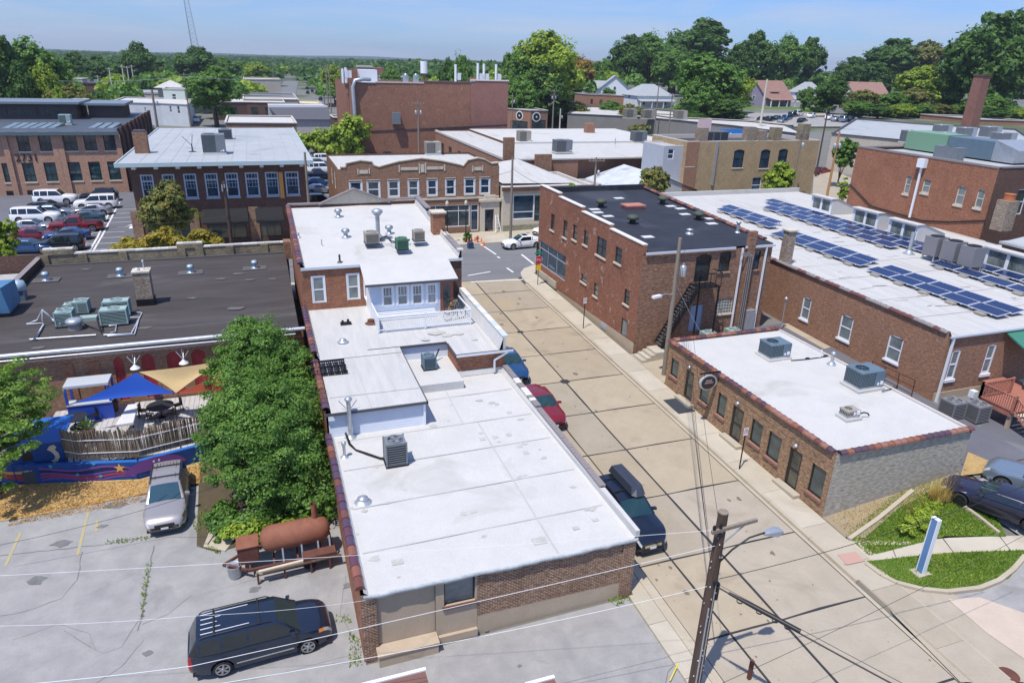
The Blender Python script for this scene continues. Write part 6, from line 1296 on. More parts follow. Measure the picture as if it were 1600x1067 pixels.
flatb('low grey flat roof with small vents between the tan shop and the metal shed',xl-7.5,xl-.3,88,99,4.6,M_greyblock,M_greyroof,.2,name='flat_roofed_building')
Yn=89;A,B=(aty(1036,250,Yn).x,Yn),(aty(1070,250,Yn).x,Yn);zt=aty(1040,229,Yn).z
hs=flatb('narrow two-storey house with pale lap siding against the tan brick building',A[0],B[0],Yn,95,zt,lap('grey_lap_siding',(.36,.38,.43),.2,depth=.03),M_greyroof,.1,ops_px(A,B,[(1044,233,1052,249)]),'sided_house',zb=.9)
for o in ops_px(A,B,[(1044,233,1052,249)]):window(hs,A,B,o,M_winw,M_glassb,.12,inset=.1)
Yn=88.2;A,B=(aty(1071,250,Yn).x,Yn),(aty(1276,250,Yn).x,Yn);zt=aty(1180,221,Yn).z
q=ops_px(A,B,[(1074,234,1084,260),(1148,234,1160,262),(1190,234,1200,263),(1218,233,1228,258),(1176,277,1187,302)])
tb=flatb('two-storey tan brick building with tall narrow windows and roof chimneys',A[0],B[0],Yn,98,zt,M_bricktan,M_tarroof,.5,q,'tan_brick_building',zb=.9)
for o in q:window(tb,A,B,o,M_wind if o is not q[4]else M_winw,M_glassb,.12,inset=.12,sill=.16,sillm=M_limestone,arch=.25,archm=M_bricktan)
for px,zz in((1096,1.9),(1170,2.0),(1188,1.5),(1211,1.9),(1254,2.4)):P=aty(px,215,Yn+.6);pbox(tb,'chimney',M_bricktan2 if px>1200 else M_brickchim,P.x-.7,P.x+.7,Yn+.02,Yn+1.3,zt+.09,zt+zz)
pbox(tb,'wall',M_brickmill,A[0]-.02,aty(1090,250,Yn).x,Yn-.06,Yn-.003,.9,zt);pbox(tb,'service_conduit',M_galv,aty(1117,250,Yn).x-.15,aty(1117,250,Yn).x+.15,Yn-.25,Yn-.003,5,zt)
for px,py,lab in((1100,217,'grey condenser at the left on the tan brick building roof'),(1110,217,'dark condenser second on the tan brick building roof'),(1122,216,'dark green condenser third on the tan brick building roof')):P=aty(px,py,Yn+5);condenser(lab,P.x,Yn+4,zt-.45,1.3,1.1,1.5,M_unit)
def text(par,s,loc,size,mat,rz=0,name='lettering',ext=.02,tilt=90,align='CENTER'):
 cu=bpy.data.curves.new(name,'FONT');cu.body=s;cu.size=size;cu.extrude=ext;cu.align_x=align;cu.align_y='CENTER';cu.resolution_u=2
 tmp=bpy.data.objects.new(name,cu);COL.objects.link(tmp);dg=bpy.context.evaluated_depsgraph_get();me=bpy.data.meshes.new_from_object(tmp.evaluated_get(dg));bpy.data.objects.remove(tmp);bpy.data.curves.remove(cu)
 me.materials.clear();me.materials.append(mat);o=put(name,me,par);o.location=Vector(loc)-Vector(worldloc(par))if par else loc;o.rotation_euler=(math.radians(tilt),0,rz);return o
P=aty(1142,211,107);bsn=thing('roof_sign','bright blue rooftop sign board with white script lettering','sign',(P.x,107,P.z-1.2));MB().box(P.x-2.3,P.x+2.3,107,107.15,P.z-.95,P.z+.95).build('sign_board',plain('bright_blue_sign',(.03,.22,.62),.5),bsn);text(bsn,'Daydream',(P.x,106.95,P.z),1.15,M_winw);mb=MB();[mb.bar((P.x+s,107.1,P.z-3),(P.x+s,107.1,P.z-.9),.1)for s in(-1.8,1.8)];mb.build('sign_frame',M_dkmetal,bsn)
P=aty(1101,200,108);bsn=thing('roof_sign','pale pink and white upright sign board left of the blue rooftop sign','sign',(P.x,108,P.z-2));MB().box(P.x-1.4,P.x+1.3,108,108.15,P.z-1.6,P.z+1.4).build('sign_board',plain('pale_pink_sign',(.68,.5,.5),.6),bsn);MB().box(P.x-1.1,P.x+1.0,107.95,107.99,P.z-1.3,P.z-.5).build('sign_panel',M_winw,bsn)
rb=thing('brick_building','large two-storey red brick building with big roof ducts at the right','building',(66,54,1.5));x0=66.05;ya,ybk=atx(1340,232,x0).y,atx(1562,262,x0).y;zt=13.0
A,B=(x0,ya),(x0,ybk)
rq=[opc2(A,B,1417,274,303,1426,275,305),opc2(A,B,1444,279,301,1456,281,304),opc2(A,B,1498,290,320,1511,292,323),opc2(A,B,1529,295,325,1541,297,328)]
wallo(rb,A,B,1.2,(13.0,13.15),M_brickred,rq,.18)
for o in rq:window(rb,A,B,o,M_limestone,M_glass2,.1,inset=.12,sill=.22,sillm=M_limestone,arch=.25,archm=M_brickred)
wallo(rb,B,(x0+45,ybk),1.2,13.1,M_brickdark,[(3.5,4.8,8.5,11),(7,8.3,8.5,11)],.18);wallo(rb,(x0+45,ya),A,1.2,13,M_brickred)
for o in((3.5,4.8,8.5,11),(7,8.3,8.5,11)):window(rb,B,(x0+45,ybk),o,M_winw,M_glass,.1,inset=.12)
roofgrid(rb,x0+.35,x0+45,ybk+.3,ya-.3,12.75,12.75,M_greyroof,step=4);mb=MB();mb.box(x0-.05,x0+.35,ybk,ya,13.02,13.2);mb.box(x0+.35,x0+45,ybk-.05,ybk+.3,13.05,13.2);mb.box(x0+.35,x0+45,ya-.3,ya,13.0,13.15);mb.build('coping',M_slate,rb)
p=atx(1440,262,x0-.2);q_=atx(1424,345,x0-.2);downspout(rb,[(x0-.2,p.y,12.4),(x0-.2,p.y,6.7)],M_winw,.2);pbox(rb,'rain_head',M_winw,x0-.5,x0-.02,p.y-.45,p.y+.45,12.0,12.9)
mb=MB();mb.tube([atx(1328,288,x0-.05),atx(1360,322,x0-.05),atx(1440,345,x0-.05),atx(1480,347,x0-.05),atx(1540,345,x0-.05)],.07,6);mb.build('wall_conduit',M_dkmetal,rb)
t=thing('roof_ductwork','large green and blue-grey ductwork on the roof of the red brick building','ductwork',(0,0,0));c=at(1455,240,12.8);t.location=(c.x,c.y,12.75);WL[t.name]=(c.x,c.y,12.75)
p,q_=at(1418,231,13),at(1510,244,13)
MB().box(p.x,p.x+3.2,p.y-5.0,p.y+.5,12.9,14.9).build('green_duct',plain('sage_green_duct',(.17,.30,.20),.5),t);MB().box(p.x+.1,p.x+3.1,p.y-10.5,p.y-5.1,12.9,14.8).build('grey_duct',M_unitb,t);mb=MB();mb.add([(p.x,p.y-10.6,12.9),(p.x+5,p.y-10.6,12.9),(p.x+5,p.y-13,12.9),(p.x,p.y-13,12.9),(p.x,p.y-10.6,15),(p.x+5,p.y-10.6,15),(p.x+5.5,p.y-13.5,14.2),(p.x-.2,p.y-13.5,14.2)],[(0,1,5,4),(1,2,6,5),(2,3,7,6),(3,0,4,7),(4,5,6,7)]);mb.build('duct_hood',M_galv,t)
for k in range(3):P=at(1471+k*10,246+k*1.5,12.9);MB().box(P.x-.6,P.x+.6,P.y-.6,P.y+.6,12.76,14.1).build('fan_box',M_unit,t)
rg=thing('low_outbuilding','low outbuilding with grey roof and brick chimney at the right edge','building',(62,38,2));P=at(1560,350,8.0)
MB().box(61.5,72,32,42.5,1.5,7.4).build('wall',M_brickdark,rg);MB().box(61.3,72,31.8,42.7,7.4,7.6).build('roof',M_greyroof,rg);mb=MB();mb.add([(61.8,36.5,7.61),(72,36.5,7.61),(72,42.5,7.61),(61.8,42.5,7.61),(66,40.5,9.2),(72,40.5,9.2)],[(0,1,5,4),(3,4,5,2),(0,4,3)]);mb.build('pitched_roof',M_greyroof,rg)
P=at(1574,355,8.0);pbox(rg,'chimney',M_brickchim,P.x-.7,P.x+.7,P.y,P.y+1.2,7.6,10.4);mb=MB();mb.lathe((P.x,P.y+.6,10.4),[(.5,0),(.45,.5),(.5,.6)],12);mb.build('chimney_pot',plain('terracotta',(.45,.15,.06),.7),rg)
# LEFT MILL 2731
Ym=118.3;A,B=(-62,Ym),(aty(187,230,Ym).x,Ym);zt=10.1;M_millf=brick('mill_front_brick',(.60,.30,.22),(.46,.21,.155),(.44,.30,.25),c3=(.30,.14,.11),stain=.25);ml=thing('brick_factory','long brick factory with large dark windows and the number 2731 on its front','building',(-35,Ym,1.4))
c1_=[(0,16),(23,49),(57,83),(96,123),(128,153),(159,183)];c2_=[(1,27),(33,58),(67,92),(105,130),(137,161),(167,191)]
o1=ops_px(A,B,[(a,206,b_,236)for a,b_ in c1_]);o2=ops_px(A,B,[(a,254,b_,283)for a,b_ in c2_]);o3=ops_px(A,B,[(9,298,33,310),(42,298,65,310),(76,297,97,309)])
def lev(o):z0=sum(a[2]for a in o)/len(o);z1=sum(a[3]for a in o)/len(o);return[(a[0],a[1],z0,z1)for a in o]
o1,o2,o3=lev(o1),lev(o2),lev(o3);ex=[(o[0]-17.6,o[1]-17.6,o[2],o[3])for o in o1[1:5]+o2[1:5]if o[0]-17.6>1]
wallo(ml,A,B,.8,zt-.4,M_millf,o1+o2+o3+ex,.3)
for o in o1+ex[:4]:window(ml,A,B,o,M_wind,M_glass,.1,cols=2,mid=.4,inset=.2,sill=.2,sillm=M_limestone)
for o in o2:window(ml,A,B,o,M_wind,M_glasst,.1,cols=2,mid=.35,inset=.2,sill=.2,sillm=M_limestone)
for o in o3:window(ml,A,B,o,M_wind,M_glass,.1,cols=4,mid=False,inset=.2)
text(ml,'2731',(aty(42,247,Ym).x,Ym-.05,aty(42,247,Ym).z),1.45,M_wind,ext=.04)
for px in(14.5,91,100,190):x=aty(px,250,Ym).x;pbox(ml,'pilaster',M_millf,x-.35,x+.35,Ym-.25,Ym-.003,.8,zt-.4)
yfm=at(230,176,zt).y;wallo(ml,B,(B[0],yfm),.8,zt+.4,M_brickdark);pbox(ml,'roof',plain('dark_blue_roof',(.06,.075,.095),.6),-62,B[0],Ym-.5,yfm,zt-.35,zt-.05);pbox(ml,'cornice',plain('dark_teal_trim',(.09,.13,.15),.5),-62,B[0]+.3,Ym-.75,Ym-.5,zt-.4,zt+.1)
mb=MB()
for k in range(9):y=Ym+2+k*(yfm-Ym-4)/8;mb.box(B[0]-.02,B[0]+.35,y-.5,y+.5,1,zt+.5)
mb.build('buttress',M_brickdark,ml)
for pxa,pxb,pyb,pyt,nm in((-40,121,186,163,1),(140,192,184,165,2)):
 ym=at(pxb,pyb,zt).y;x1=aty(pxb,pyb,ym).x;x0=aty(pxa,pyb,ym).x;zz=aty(pxb,pyt,ym).z;oo=[(k*4.2+.5,k*4.2+4.2,zt+.5,zz-.5)for k in range(int((x1-x0-1)/4.2))]
 wallo(ml,(x0,ym),(x1,ym),zt-.04,zz,plain('dark_monitor_wall',(.07,.055,.055),.8),oo,.2,'clerestory');wallo(ml,(x1,ym),(x1,ym+9),zt-.04,zz,M_brickdark,name='clerestory')
 for o in oo:window(ml,(x0,ym),(x1,ym),o,M_wind,M_glass,.1,cols=3,mid=False,inset=.1)
 pbox(ml,'clerestory_roof',plain('blue_grey_metal',(.16,.20,.24),.5),x0-.8,x1+.8,ym-.9,ym+9,zz,zz+.35)
for k,px in enumerate((8,22,36,50,64,78,142,156,170)):P=at(px,200,zt);mb=MB();mb.add([(P.x-.45,P.y,zt-.04),(P.x+.45,P.y,zt-.04),(P.x+1.2,P.y+4,zt-.04),(P.x+.3,P.y+4,zt-.04),(P.x+.3,P.y+4,zt+.4),(P.x+1.2,P.y+4,zt+.4)],[(0,1,5,4),(1,2,5),(0,4,3),(2,3,4,5)]);mb.build('skylight',[glassm('skylight_glass',(.10,.14,.14),.2,(.22,.27,.26))],ml)
P=at(104,195,zt);packaged('pale green rooftop unit on the factory roof',P.x,P.y,zt,1.6,1.3,1.5,M_unitg);P=at(130,178,zt);packaged('white rooftop unit between the two factory clerestories',P.x,P.y,zt,2.6,2.0,2.6,M_white)
# THEATRE with blank brick side
Yg=151.5;xa,xb=aty(552,200,Yg).x,aty(792.5,200,Yg).x;xm_=aty(735,200,Yg).x;zl,zr2=aty(552,131,Yg).z,aty(792,126,Yg).z
th=thing('brick_theatre','tall windowless red brick building with rooftop antennas','building',((xa+xb)/2,Yg,1.4));zs=[zl,zl+.15,zl+.5,zl+.8,zr2]
xs_=[xa,xa+5,xa+15,xa+26,xm_]
for k in range(4):wallo(th,(xs_[k],Yg),(xs_[k+1],Yg),.8,zl+.25*k,M_brickbig)
wallo(th,(xm_,Yg-.08),(xb,Yg-.08),.8,zl+1,brick('rosy_brick_extension',(.36,.15,.13),(.29,.11,.10),(.30,.16,.15),c3=(.22,.09,.08),stain=.3));wallo(th,(xb,Yg),(xb,Yg+30),.8,zl+1,M_brickbig);wallo(th,(xa,Yg+30),(xa,Yg),.8,zl,M_brickbig,[(22+0,23,5,14),(25,26,5,14)],.2);wallo(th,(xb,Yg+30),(xa,Yg+30),.8,zl,M_brickbig)
pbox(th,'roof',M_white2,xa+.2,xb-.2,Yg+.3,Yg+29.8,zl-.6,zl-.4)
for k in range(4):pbox(th,'coping',M_cap[1]if k%2 else M_edge,xs_[k],xs_[k+1],Yg-.1,Yg+.4,zl+.25*k,zl+.25*k+.25)
pbox(th,'coping',M_cap[0],xm_,xb+.1,Yg-.2,Yg+.4,zl+1,zl+1.25)
P=aty(566,122,Yg+6);pbox(th,'stair_bulkhead',M_winw,P.x-3.5,P.x+3,Yg+5,Yg+10,zl-.4,zl+2.6);pbox(th,'stair_bulkhead',M_brickbig,P.x-4,P.x-1.2,Yg+4,Yg+4.9,zl-.4,zl+2.7)
mb=MB();mb.tube([(xa+.6,Yg-.5,1.5),(xa+.3,Yg-.5,zl-.6),(xa+.8,Yg-.5,zl+.6),(xa+2.5,Yg-.2,zl+.9),(xa+4,Yg+.8,zl+.8)],.38,10);mb.build('exhaust_duct',M_galv,th)
mb=MB();mb.bar((xa+2,Yg-.1,aty(620,205,Yg).z),(xb,Yg-.1,aty(700,195,Yg).z),.12);mb.build('pole_shadow_bar',M_edge,th);P=aty(618,185,Yg);pbox(th,'transformer_shadow_box',M_unit,P.x-.8,P.x+.8,Yg-1.3,Yg-.09,P.z-1.1,P.z+1.2)  # bar and box model the shadow of a pole and transformer on the wall
for px,y0,lab in((712,101,'leftmost tall white antenna on the brick theatre roof'),(746.5,99,'second tall white antenna on the brick theatre roof'),(756,100,'third tall white antenna on the brick theatre roof'),(775,101,'rightmost tall white antenna on the brick theatre roof'),(536,108,'white panel antenna at the left end of the brick theatre roof'),(541,106,'second white panel antenna at the left end of the brick theatre roof')):
 a=aty(px,124,Yg+3);b_=aty(px,y0,Yg+3);mb=MB();mb.cyl((a.x,Yg+3,zl),(a.x,Yg+3,b_.z),.28,.28,8);mb.box(a.x+.4,a.x+1.1,Yg+2.7,Yg+3.2,zl+1,zl+2.4);one('antenna',mb,M_winw,lab,'antenna','white antennas on the theatre roof')
a,b_=aty(662.5,115,Yg+8),aty(662.5,96,Yg+8);mb=MB();mb.cyl((a.x,a.y,a.z),(a.x,a.y,b_.z),.75,.75,14);mb2=mb;t=thing('cylindrical_antenna','fat white cylindrical antenna on a red mount above the brick theatre','antenna',(a.x,a.y,zl));mb.build('antenna_body',M_winw,t);MB().cyl((a.x,a.y,zl-.4),(a.x,a.y,a.z),.25,.25).build('mast',M_rust,t)
for px in(634,650):P=aty(px,122,Yg+6);mb=MB();mb.box(P.x-.5,P.x+.5,Yg+5.6,Yg+6.6,zl,zl+1+(px%3)*.4);mb.lathe((P.x,Yg+6,zl+1.2),[(.3,0),(.6,.3),(.2,.8)],8);one('roof_equipment',mb,M_galv,{634:'leftmost of the small roof vents left of the fat white antenna',642:'second small roof vent left of the fat white antenna',650:'third small roof vent left of the fat white antenna',656:'small roof vent right beside the fat white antenna'}[px],'roof vent')
# polygon buildings along the diagonal street
def polyb(lab,top_px,zt,depth,wm,rm,name='flat_roofed_building',zb=None,wins=None,cap=None,dirv=(.0,1.)):
 """front top edge through photo points at height zt; body runs back by depth"""
 f=[at(px,py,zt)for px,py in top_px];bk=[Vector((p.x+dirv[0]*depth,p.y+dirv[1]*depth,zt))for p in f][::-1]
 P=f+bk;t=thing(name,lab,'building',(sum(p.x for p in P)/len(P),min(p.y for p in P),gz(f[0].x,f[0].y)))
 for k,(a,b_)in enumerate(zip(P,P[1:]+P[:1])):
  zb0=min(gz(a.x,a.y),gz(b_.x,b_.y))-.5 if zb is None else zb;ops=[]
  if wins and k in wins:ops=ops_px((a.x,a.y),(b_.x,b_.y),wins[k])
  wallo(t,(a.x,a.y),(b_.x,b_.y),zb0,zt,wm,ops,.2)
  for o in ops:window(t,(a.x,a.y),(b_.x,b_.y),o,M_winw if 'white' in lab else M_wind,M_glass,.12,inset=.12)
 mb=MB();mb.poly(*[(p.x,p.y,zt-.25)for p in P]);mb.build('roof',rm,t);mb=MB()
 for a,b_ in zip(P,P[1:]+P[:1]):mb.bar((a.x,a.y,zt+.04),(b_.x,b_.y,zt+.04),.4,.16)
 mb.build('coping',cap or M_cap[1],t);return t
M_tanwall=mottled('tan_panel_wall',(.42,.38,.31),(.52,.47,.40),.3,.85,.1,5,c3=(.34,.31,.27));M_greywall=mottled('grey_block_wall',(.21,.195,.19),(.26,.245,.24),.3,.9,.1,5)
polyb('very long low building with plain grey side wall and white roof beyond the shops',[(887,178),(1000,183),(1140,196),(1262,211)],6.8,44,M_greywall,M_white2,cap=M_edge,dirv=(.5,.87))
polyb('long pale tan walled building with large roof units at the right',[(1300,209),(1440,222),(1640,236)],9.6,56,M_tanwall,M_greyroof,cap=M_edge,dirv=(.75,.66))
polyb('white flat roofed block with parapets behind the grey side wall',[(1045,183),(1170,189),(1240,196)],6.9,16,M_brickdark,M_white)
ck=polyb('small orange brick corner building with two round clocks above dark shopfronts',[(793,170),(829,173),(856,173)],aty(829,173,196).z,22,M_brickmill,M_greyroof,zb=.8,wins={0:[(798,188,824,207)],1:[(831,188,852,207)]})
polyb('low dark red building behind the small orange corner building',[(856,172),(935,173),(1000,175)],6.3,22,M_brickdark,M_tarroof)
for px,py in((812,181),(838,183)):
 d=ray(px,py);zt=aty(829,173,196).z;f0,f1,f2=at(793,170,zt),at(829,173,zt),at(856,173,zt);a,b_=(f0,f1)if px<829 else(f1,f2);u=(b_-a);n=Vector((u.y,-u.x,0)).normalized();k=a.dot(n)/(d.x*n.x+d.y*n.y);p=Vector((d.x*k,d.y*k,CAMZ+d.z*k))+n*.1;u.normalize()
 for r_,mm,nm,q_ in((1.35,M_winw,'clock_rim',0),(1.05,M_wind,'clock_face',.03),(.25,M_winw,'clock_mark',.06)):mb=MB();mb.add([p+n*q_+u*r_*math.cos(t_*.3927)+Vector((0,0,r_*math.sin(t_*.3927)))for t_ in range(16)],[range(16)]);mb.build(nm,mm,ck)
polyb('small orange brick building with three little windows below the trees',[(919,148),(975,150)],10.6,12,M_brickmill,M_tarroof,wins={0:[(923,155,926,163),(937,156,941,164),(949,157,953,165)]})
for px,py,s,lab in((1420,223,2.6,'grey twin-fan unit at the left on the long tan building roof'),(1475,226,2.6,'grey twin-fan unit in the middle of the long tan building roof'),(1470,212,3.0,'pale unit at the back of the long tan building roof'),(1507,217,3.2,'pale blue unit right of centre on the long tan building roof'),(1545,215,3.6,'large pale unit toward the right of the long tan building roof'),(1565,226,4,'wide pale unit at the right of the long tan building roof')):
 P=at(px,py,9.4);packaged(lab,P.x,P.y,9.35,s,2.2,2.2,M_galv)
for px,py,lab in((984,184,'first grey unit on the very long grey-walled building'),(1012,185,'second grey unit on the very long grey-walled building'),(1062,186,'third grey unit on the very long grey-walled building')):P=at(px,py,6.8);packaged(lab,P.x,P.y,6.6,3.4,2.5,2.6,M_unittan)
P=at(1516,192,9.3);b_=aty(1532,119,P.y).z;t=thing('brick_smokestack','tall square red brick chimney standing in front of the trees at the right','chimney',(P.x,P.y,9));mb=MB();x,y=P.x,P.y;w0,w1=1.55,1.35;zz0,zz1=4,b_
mb.add([(x-w0,y-w0,zz0),(x+w0,y-w0,zz0),(x+w0,y+w0,zz0),(x-w0,y+w0,zz0),(x-w1,y-w1,zz1),(x+w1,y-w1,zz1),(x+w1,y+w1,zz1),(x-w1,y+w1,zz1)],[(0,1,5,4),(1,2,6,5),(2,3,7,6),(3,0,4,7),(4,5,6,7)]);mb.build('shaft',brick('smokestack_brick',(.36,.15,.13),(.30,.11,.10),(.28,.15,.13)),t);MB().box(x-1.55,x+1.55,y-1.55,y+1.55,b_,b_+.35).build('chimney_cap',M_brickdark,t)
polyb('low brick building with grey roof right of the tall brick chimney',[(1530,187),(1620,190)],9.4,20,M_brickmill,M_greyroof)
# left background
polyb('white walled low building with brown roof band beyond the factory',[(172,160),(251,162),(292,164)],aty(200,160,235).z,26,mottled('off_white_wall',(.52,.55,.60),(.62,.65,.70),.5,.8),M_white,zb=.8,wins={0:[(195,168,200,178),(225,168,229,175)],1:[(264,166,269,176),(276,166,282,178)]})
polyb('square two-storey pale green block rising behind the white low building',[(254,139),(288,140)],aty(270,139,256).z,10,mottled('pale_green_wall',(.46,.52,.48),(.55,.6,.56),.5,.8),M_white,zb=.8,wins={0:[(268,147,276,156)]})
P=aty(267,134,285);t=thing('hipped_pavilion','pavilion with pale pyramid roof rising behind the pale green block','building',(P.x,285,2));mb=MB();w_=5.2;zz=aty(267,133,285).z;mb.add([(P.x-w_,280,zz-.8),(P.x+w_,280,zz-.8),(P.x+w_,290,zz-.8),(P.x-w_,290,zz-.8),(P.x,285,zz+1.6)],[(0,1,4),(1,2,4),(2,3,4),(3,0,4)]);mb.build('roof',M_white2,t);MB().box(P.x-4,P.x+4,281,289,1,zz-.8).build('wall',M_tanwall,t)
polyb('long tan low building with dark roof behind the white walled one',[(172,145),(252,147)],aty(200,145,300).z,24,M_tanwall,M_unit and plain('slate_roof',(.12,.13,.16),.8),zb=.8)
polyb('row of brown brick shops with pale eaves behind the leafy tree',[(330,160),(385,160),(445,161)],aty(400,160,250).z,22,M_brickdark,M_white,zb=.8,wins={0:[(338,168,350,180),(360,168,372,180)],1:[(392,168,404,180),(414,168,428,180)]})
polyb('low building with white flat roof directly behind the dark brown building',[(352,192),(463,193)],7.2,20,M_brickfront,M_white,zb=.8)
t=thing('grey_roofed_building','wide low building with sloping dark grey shingle roof in the left background','building',(14,196,2));y0=196;a,b_=aty(463,187,y0),aty(520,187,y0);c_,d=aty(420,168,y0+12),aty(512,168,y0+12)
mb=MB();mb.add([(a.x-4,y0,a.z),(b_.x,y0,b_.z),(d.x,y0+12,d.z),(c_.x,y0+12,c_.z)],[(0,1,2,3)]);mb.build('roof',plain('dark_grey_shingle',(.085,.085,.10),.85),t);wallo(t,(a.x-4,y0+.5),(b_.x,y0+.5),.8,a.z,M_white2)
pbox(t,'roof_ridge',M_winw,c_.x,d.x,y0+12,y0+12.6,d.z-.1,d.z+.5);pbox(t,'wall',M_white2,c_.x,d.x,y0+12.6,y0+26,.8,d.z)
polyb('small dark red block beside the sloping grey roof',[(521,184),(546,185)],7.0,8,M_brickdark,M_greyroof)
for k,(pp,z_,dp,rm,lab)in enumerate((([(380,155),(466,156)],7.0,16,M_white,'white flat roof strip in the left background'),([(380,149),(440,150),(462,151)],7.0,20,plain('slate_roof',(.12,.13,.16),.8),'dark slate roof strip behind the white strip in the left background'),([(470,162),(503,163)],6.2,18,plain('pale_yellow_roof',(.62,.52,.30),.8),'pale yellow roofed building beside the far street'),([(380,124),(438,125)],10,30,M_tanwall,'pale long building near the wooded horizon on the left'),([(82,122),(128,124)],9.0,14,M_tanwall,'tan block with small windows below the white house on the left'),([(600,121),(640,121)],12,22,M_white,'white roofed building behind the theatre'))):
 polyb(lab,pp,z_,dp,M_tanwall if k!=1 else M_greywall,rm)
P=aty(577,108,420);t=thing('distant_brick_tower','small rosy brick block rising above the distant trees behind the theatre','building',(P.x,420,2));MB().box(P.x-6,P.x+8,420,432,1,aty(577,106,420).z).build('wall',brick('rosy_far_brick',(.40,.16,.13),(.33,.12,.10),(.3,.16,.14)),t);MB().box(P.x-6.3,P.x+2,419.6,426,aty(577,106,420).z,aty(577,106,420).z+1).build('roof',M_cap[1],t)
rf=random.Random(21);k=0
for _ in range(400):
 if k>=34:break
 px=rf.choice([rf.uniform(60,460),rf.uniform(60,460),rf.uniform(515,560)]);y=rf.uniform(270,640);d=ray(px,100);x=d.x/d.y*y;w_,dp,h=rf.uniform(14,34),rf.uniform(10,22),rf.uniform(3.8,6.5)
 if abs(x+w_/2-(17+(y-398)*.065))<w_/2+10:continue
 k+=1;z=gz(x,y);t=thing('flat_roofed_building','low flat-roofed building among the trees of the distant town','building',(x,y,z),rf.uniform(-.25,.1),'distant low town buildings')
 MB().box(0,w_,0,dp,-.5,h).build('wall',[M_tanwall,M_brickmill,M_white2,M_greywall,M_brickdark][k%5],t,True);MB().box(-.3,w_+.3,-.3,dp+.3,h,h+.35).build('roof',[M_white2,M_greyroof,M_white,M_tarroof][k%4],t,True)
 for q in range(int(w_/5)):MB().box(1.5+q*5,4+q*5,-.06,-.003,1,2.8).build('window',M_glass,t,True)
 for q in range(2):a=rf.uniform(2,w_-3);MB().box(a,a+1.8,dp*.4,dp*.4+1.5,h+.35,h+1.5).build('roof_unit',M_galv,t,True)
def house(lab,px,py,W_,D_,H_,roofh,wm,rm,hip=False,rz=0,porch=True,dormer_=False):
 p=on(px,py);t=thing('house',lab,'house',tuple(p),rz);w2,d2=W_/2,D_/2;mb=MB()
 mb.box(-w2,w2,0,D_,-.5,H_)
 if not hip:mb.add([(-w2,0,H_),(-w2,D_,H_),(-w2,d2,H_+roofh),(w2,0,H_),(w2,D_,H_),(w2,d2,H_+roofh)],[(1,0,2),(3,4,5)])
 mb.build('wall',wm,t,True);e=.5;mb=MB()
 if hip:mb.add([(-w2-e,-e,H_),(w2+e,-e,H_),(w2+e,D_+e,H_),(-w2-e,D_+e,H_),(-w2*.35,d2,H_+roofh),(w2*.35,d2,H_+roofh)],[(0,1,5,4),(1,2,5),(2,3,4,5),(3,0,4),(3,2,1,0)])
 else:
  for s,yy in((-1,-e),(1,D_+e)):
   a=[(-w2-e,yy,H_-.3),(w2+e,yy,H_-.3),(w2+e,d2,H_+roofh+.1),(-w2-e,d2,H_+roofh+.1)];mb.add(a+[(q[0],q[1],q[2]-.2)for q in a],[(0,1,2,3),(7,6,5,4),(0,4,5,1),(1,5,6,2),(0,3,7,4)])
 mb.build('roof',rm,t,True)
 for x in(-w2*.6,w2*.1,w2*.6):f=MB().box(x-.55,x+.55,-.06,-.003,1.2,2.6).build('window',M_winw,t,True);MB().box(x-.42,x+.42,-.075,-.061,1.33,2.47).build('pane',M_glass,f,True)
 for x in(-1,1):
  f=MB().box(x*w2-.06*(x<0),x*w2+.06*(x>0),d2-.6,d2+.6,H_-1.2,H_+.3).build('window',M_winw,t,True);MB().box(x*w2-.075*(x<0),x*w2+.075*(x>0),d2-.45,d2+.45,H_-1.05,H_+.15).build('pane',M_glass,f,True)
 if porch:
  mb=MB();mb.add([(-w2,-2.6,2.7),(w2,-2.6,2.7),(w2,0,3.4),(-w2,0,3.4),(-w2,-2.6,2.5),(w2,-2.6,2.5)],[(0,1,2,3),(4,5,1,0)]);mb.build('porch_roof',rm,t,True)
  for k in range(4):x=-w2+.3+k*(W_-.6)/3;MB().box(x-.14,x+.14,-2.5,-2.2,0,2.6).build('porch_post',M_winw,t,True)
  MB().box(-w2,w2,-2.5,0,-.5,.3).build('porch_floor',M_walk[0],t,True)
 if dormer_:MB().box(-w2*.5,w2*.1,-.2+D_*.12,d2,H_+.2,H_+1.6).build('dormer',wm,t,True);MB().box(-w2*.5-.3,w2*.1+.3,-.5+D_*.12,d2,H_+1.6,H_+1.75).build('dormer_roof',rm,t,True);MB().box(-w2*.4,w2*.0,-.26+D_*.12,-.21+D_*.12,H_+.5,H_+1.4).build('dormer_window',M_glass,t,True)
 return t
M_shr=mottled('red_brown_shingle',(.26,.15,.125),(.34,.20,.165),1,.9,.2,6);M_shg=mottled('grey_shingle',(.30,.32,.34),(.38,.40,.42),1,.9,.2,6);M_lil=plain('lilac_wall',(.26,.22,.30),.8);M_cream=plain('cream_wall',(.62,.56,.42),.8)
house('brown-roofed bungalow with dormer and porch beside the tall white pole',1215,168,13,12,3.6,5.4,M_lil,M_shr,rz=.15,dormer_=True)
house('brown-roofed house partly behind the bungalow with dormer and trees',1172,165,9,11,5.2,3.6,M_lil,M_shr,rz=.15);house('white two-storey house with grey roof half hidden by dark trees',1270,160,11,10,3.8,4.4,M_winw,M_shg,hip=True,dormer_=True)
house('cream house with long red-brown roof between the trees',1358,163,17,11,4.4,4.4,M_cream,M_shr,rz=-.1,porch=False);house('white gabled house with grey roof just above the orange brick building',978,158,8,11,5.4,4.4,M_winw,M_shg,rz=1.2,porch=False)
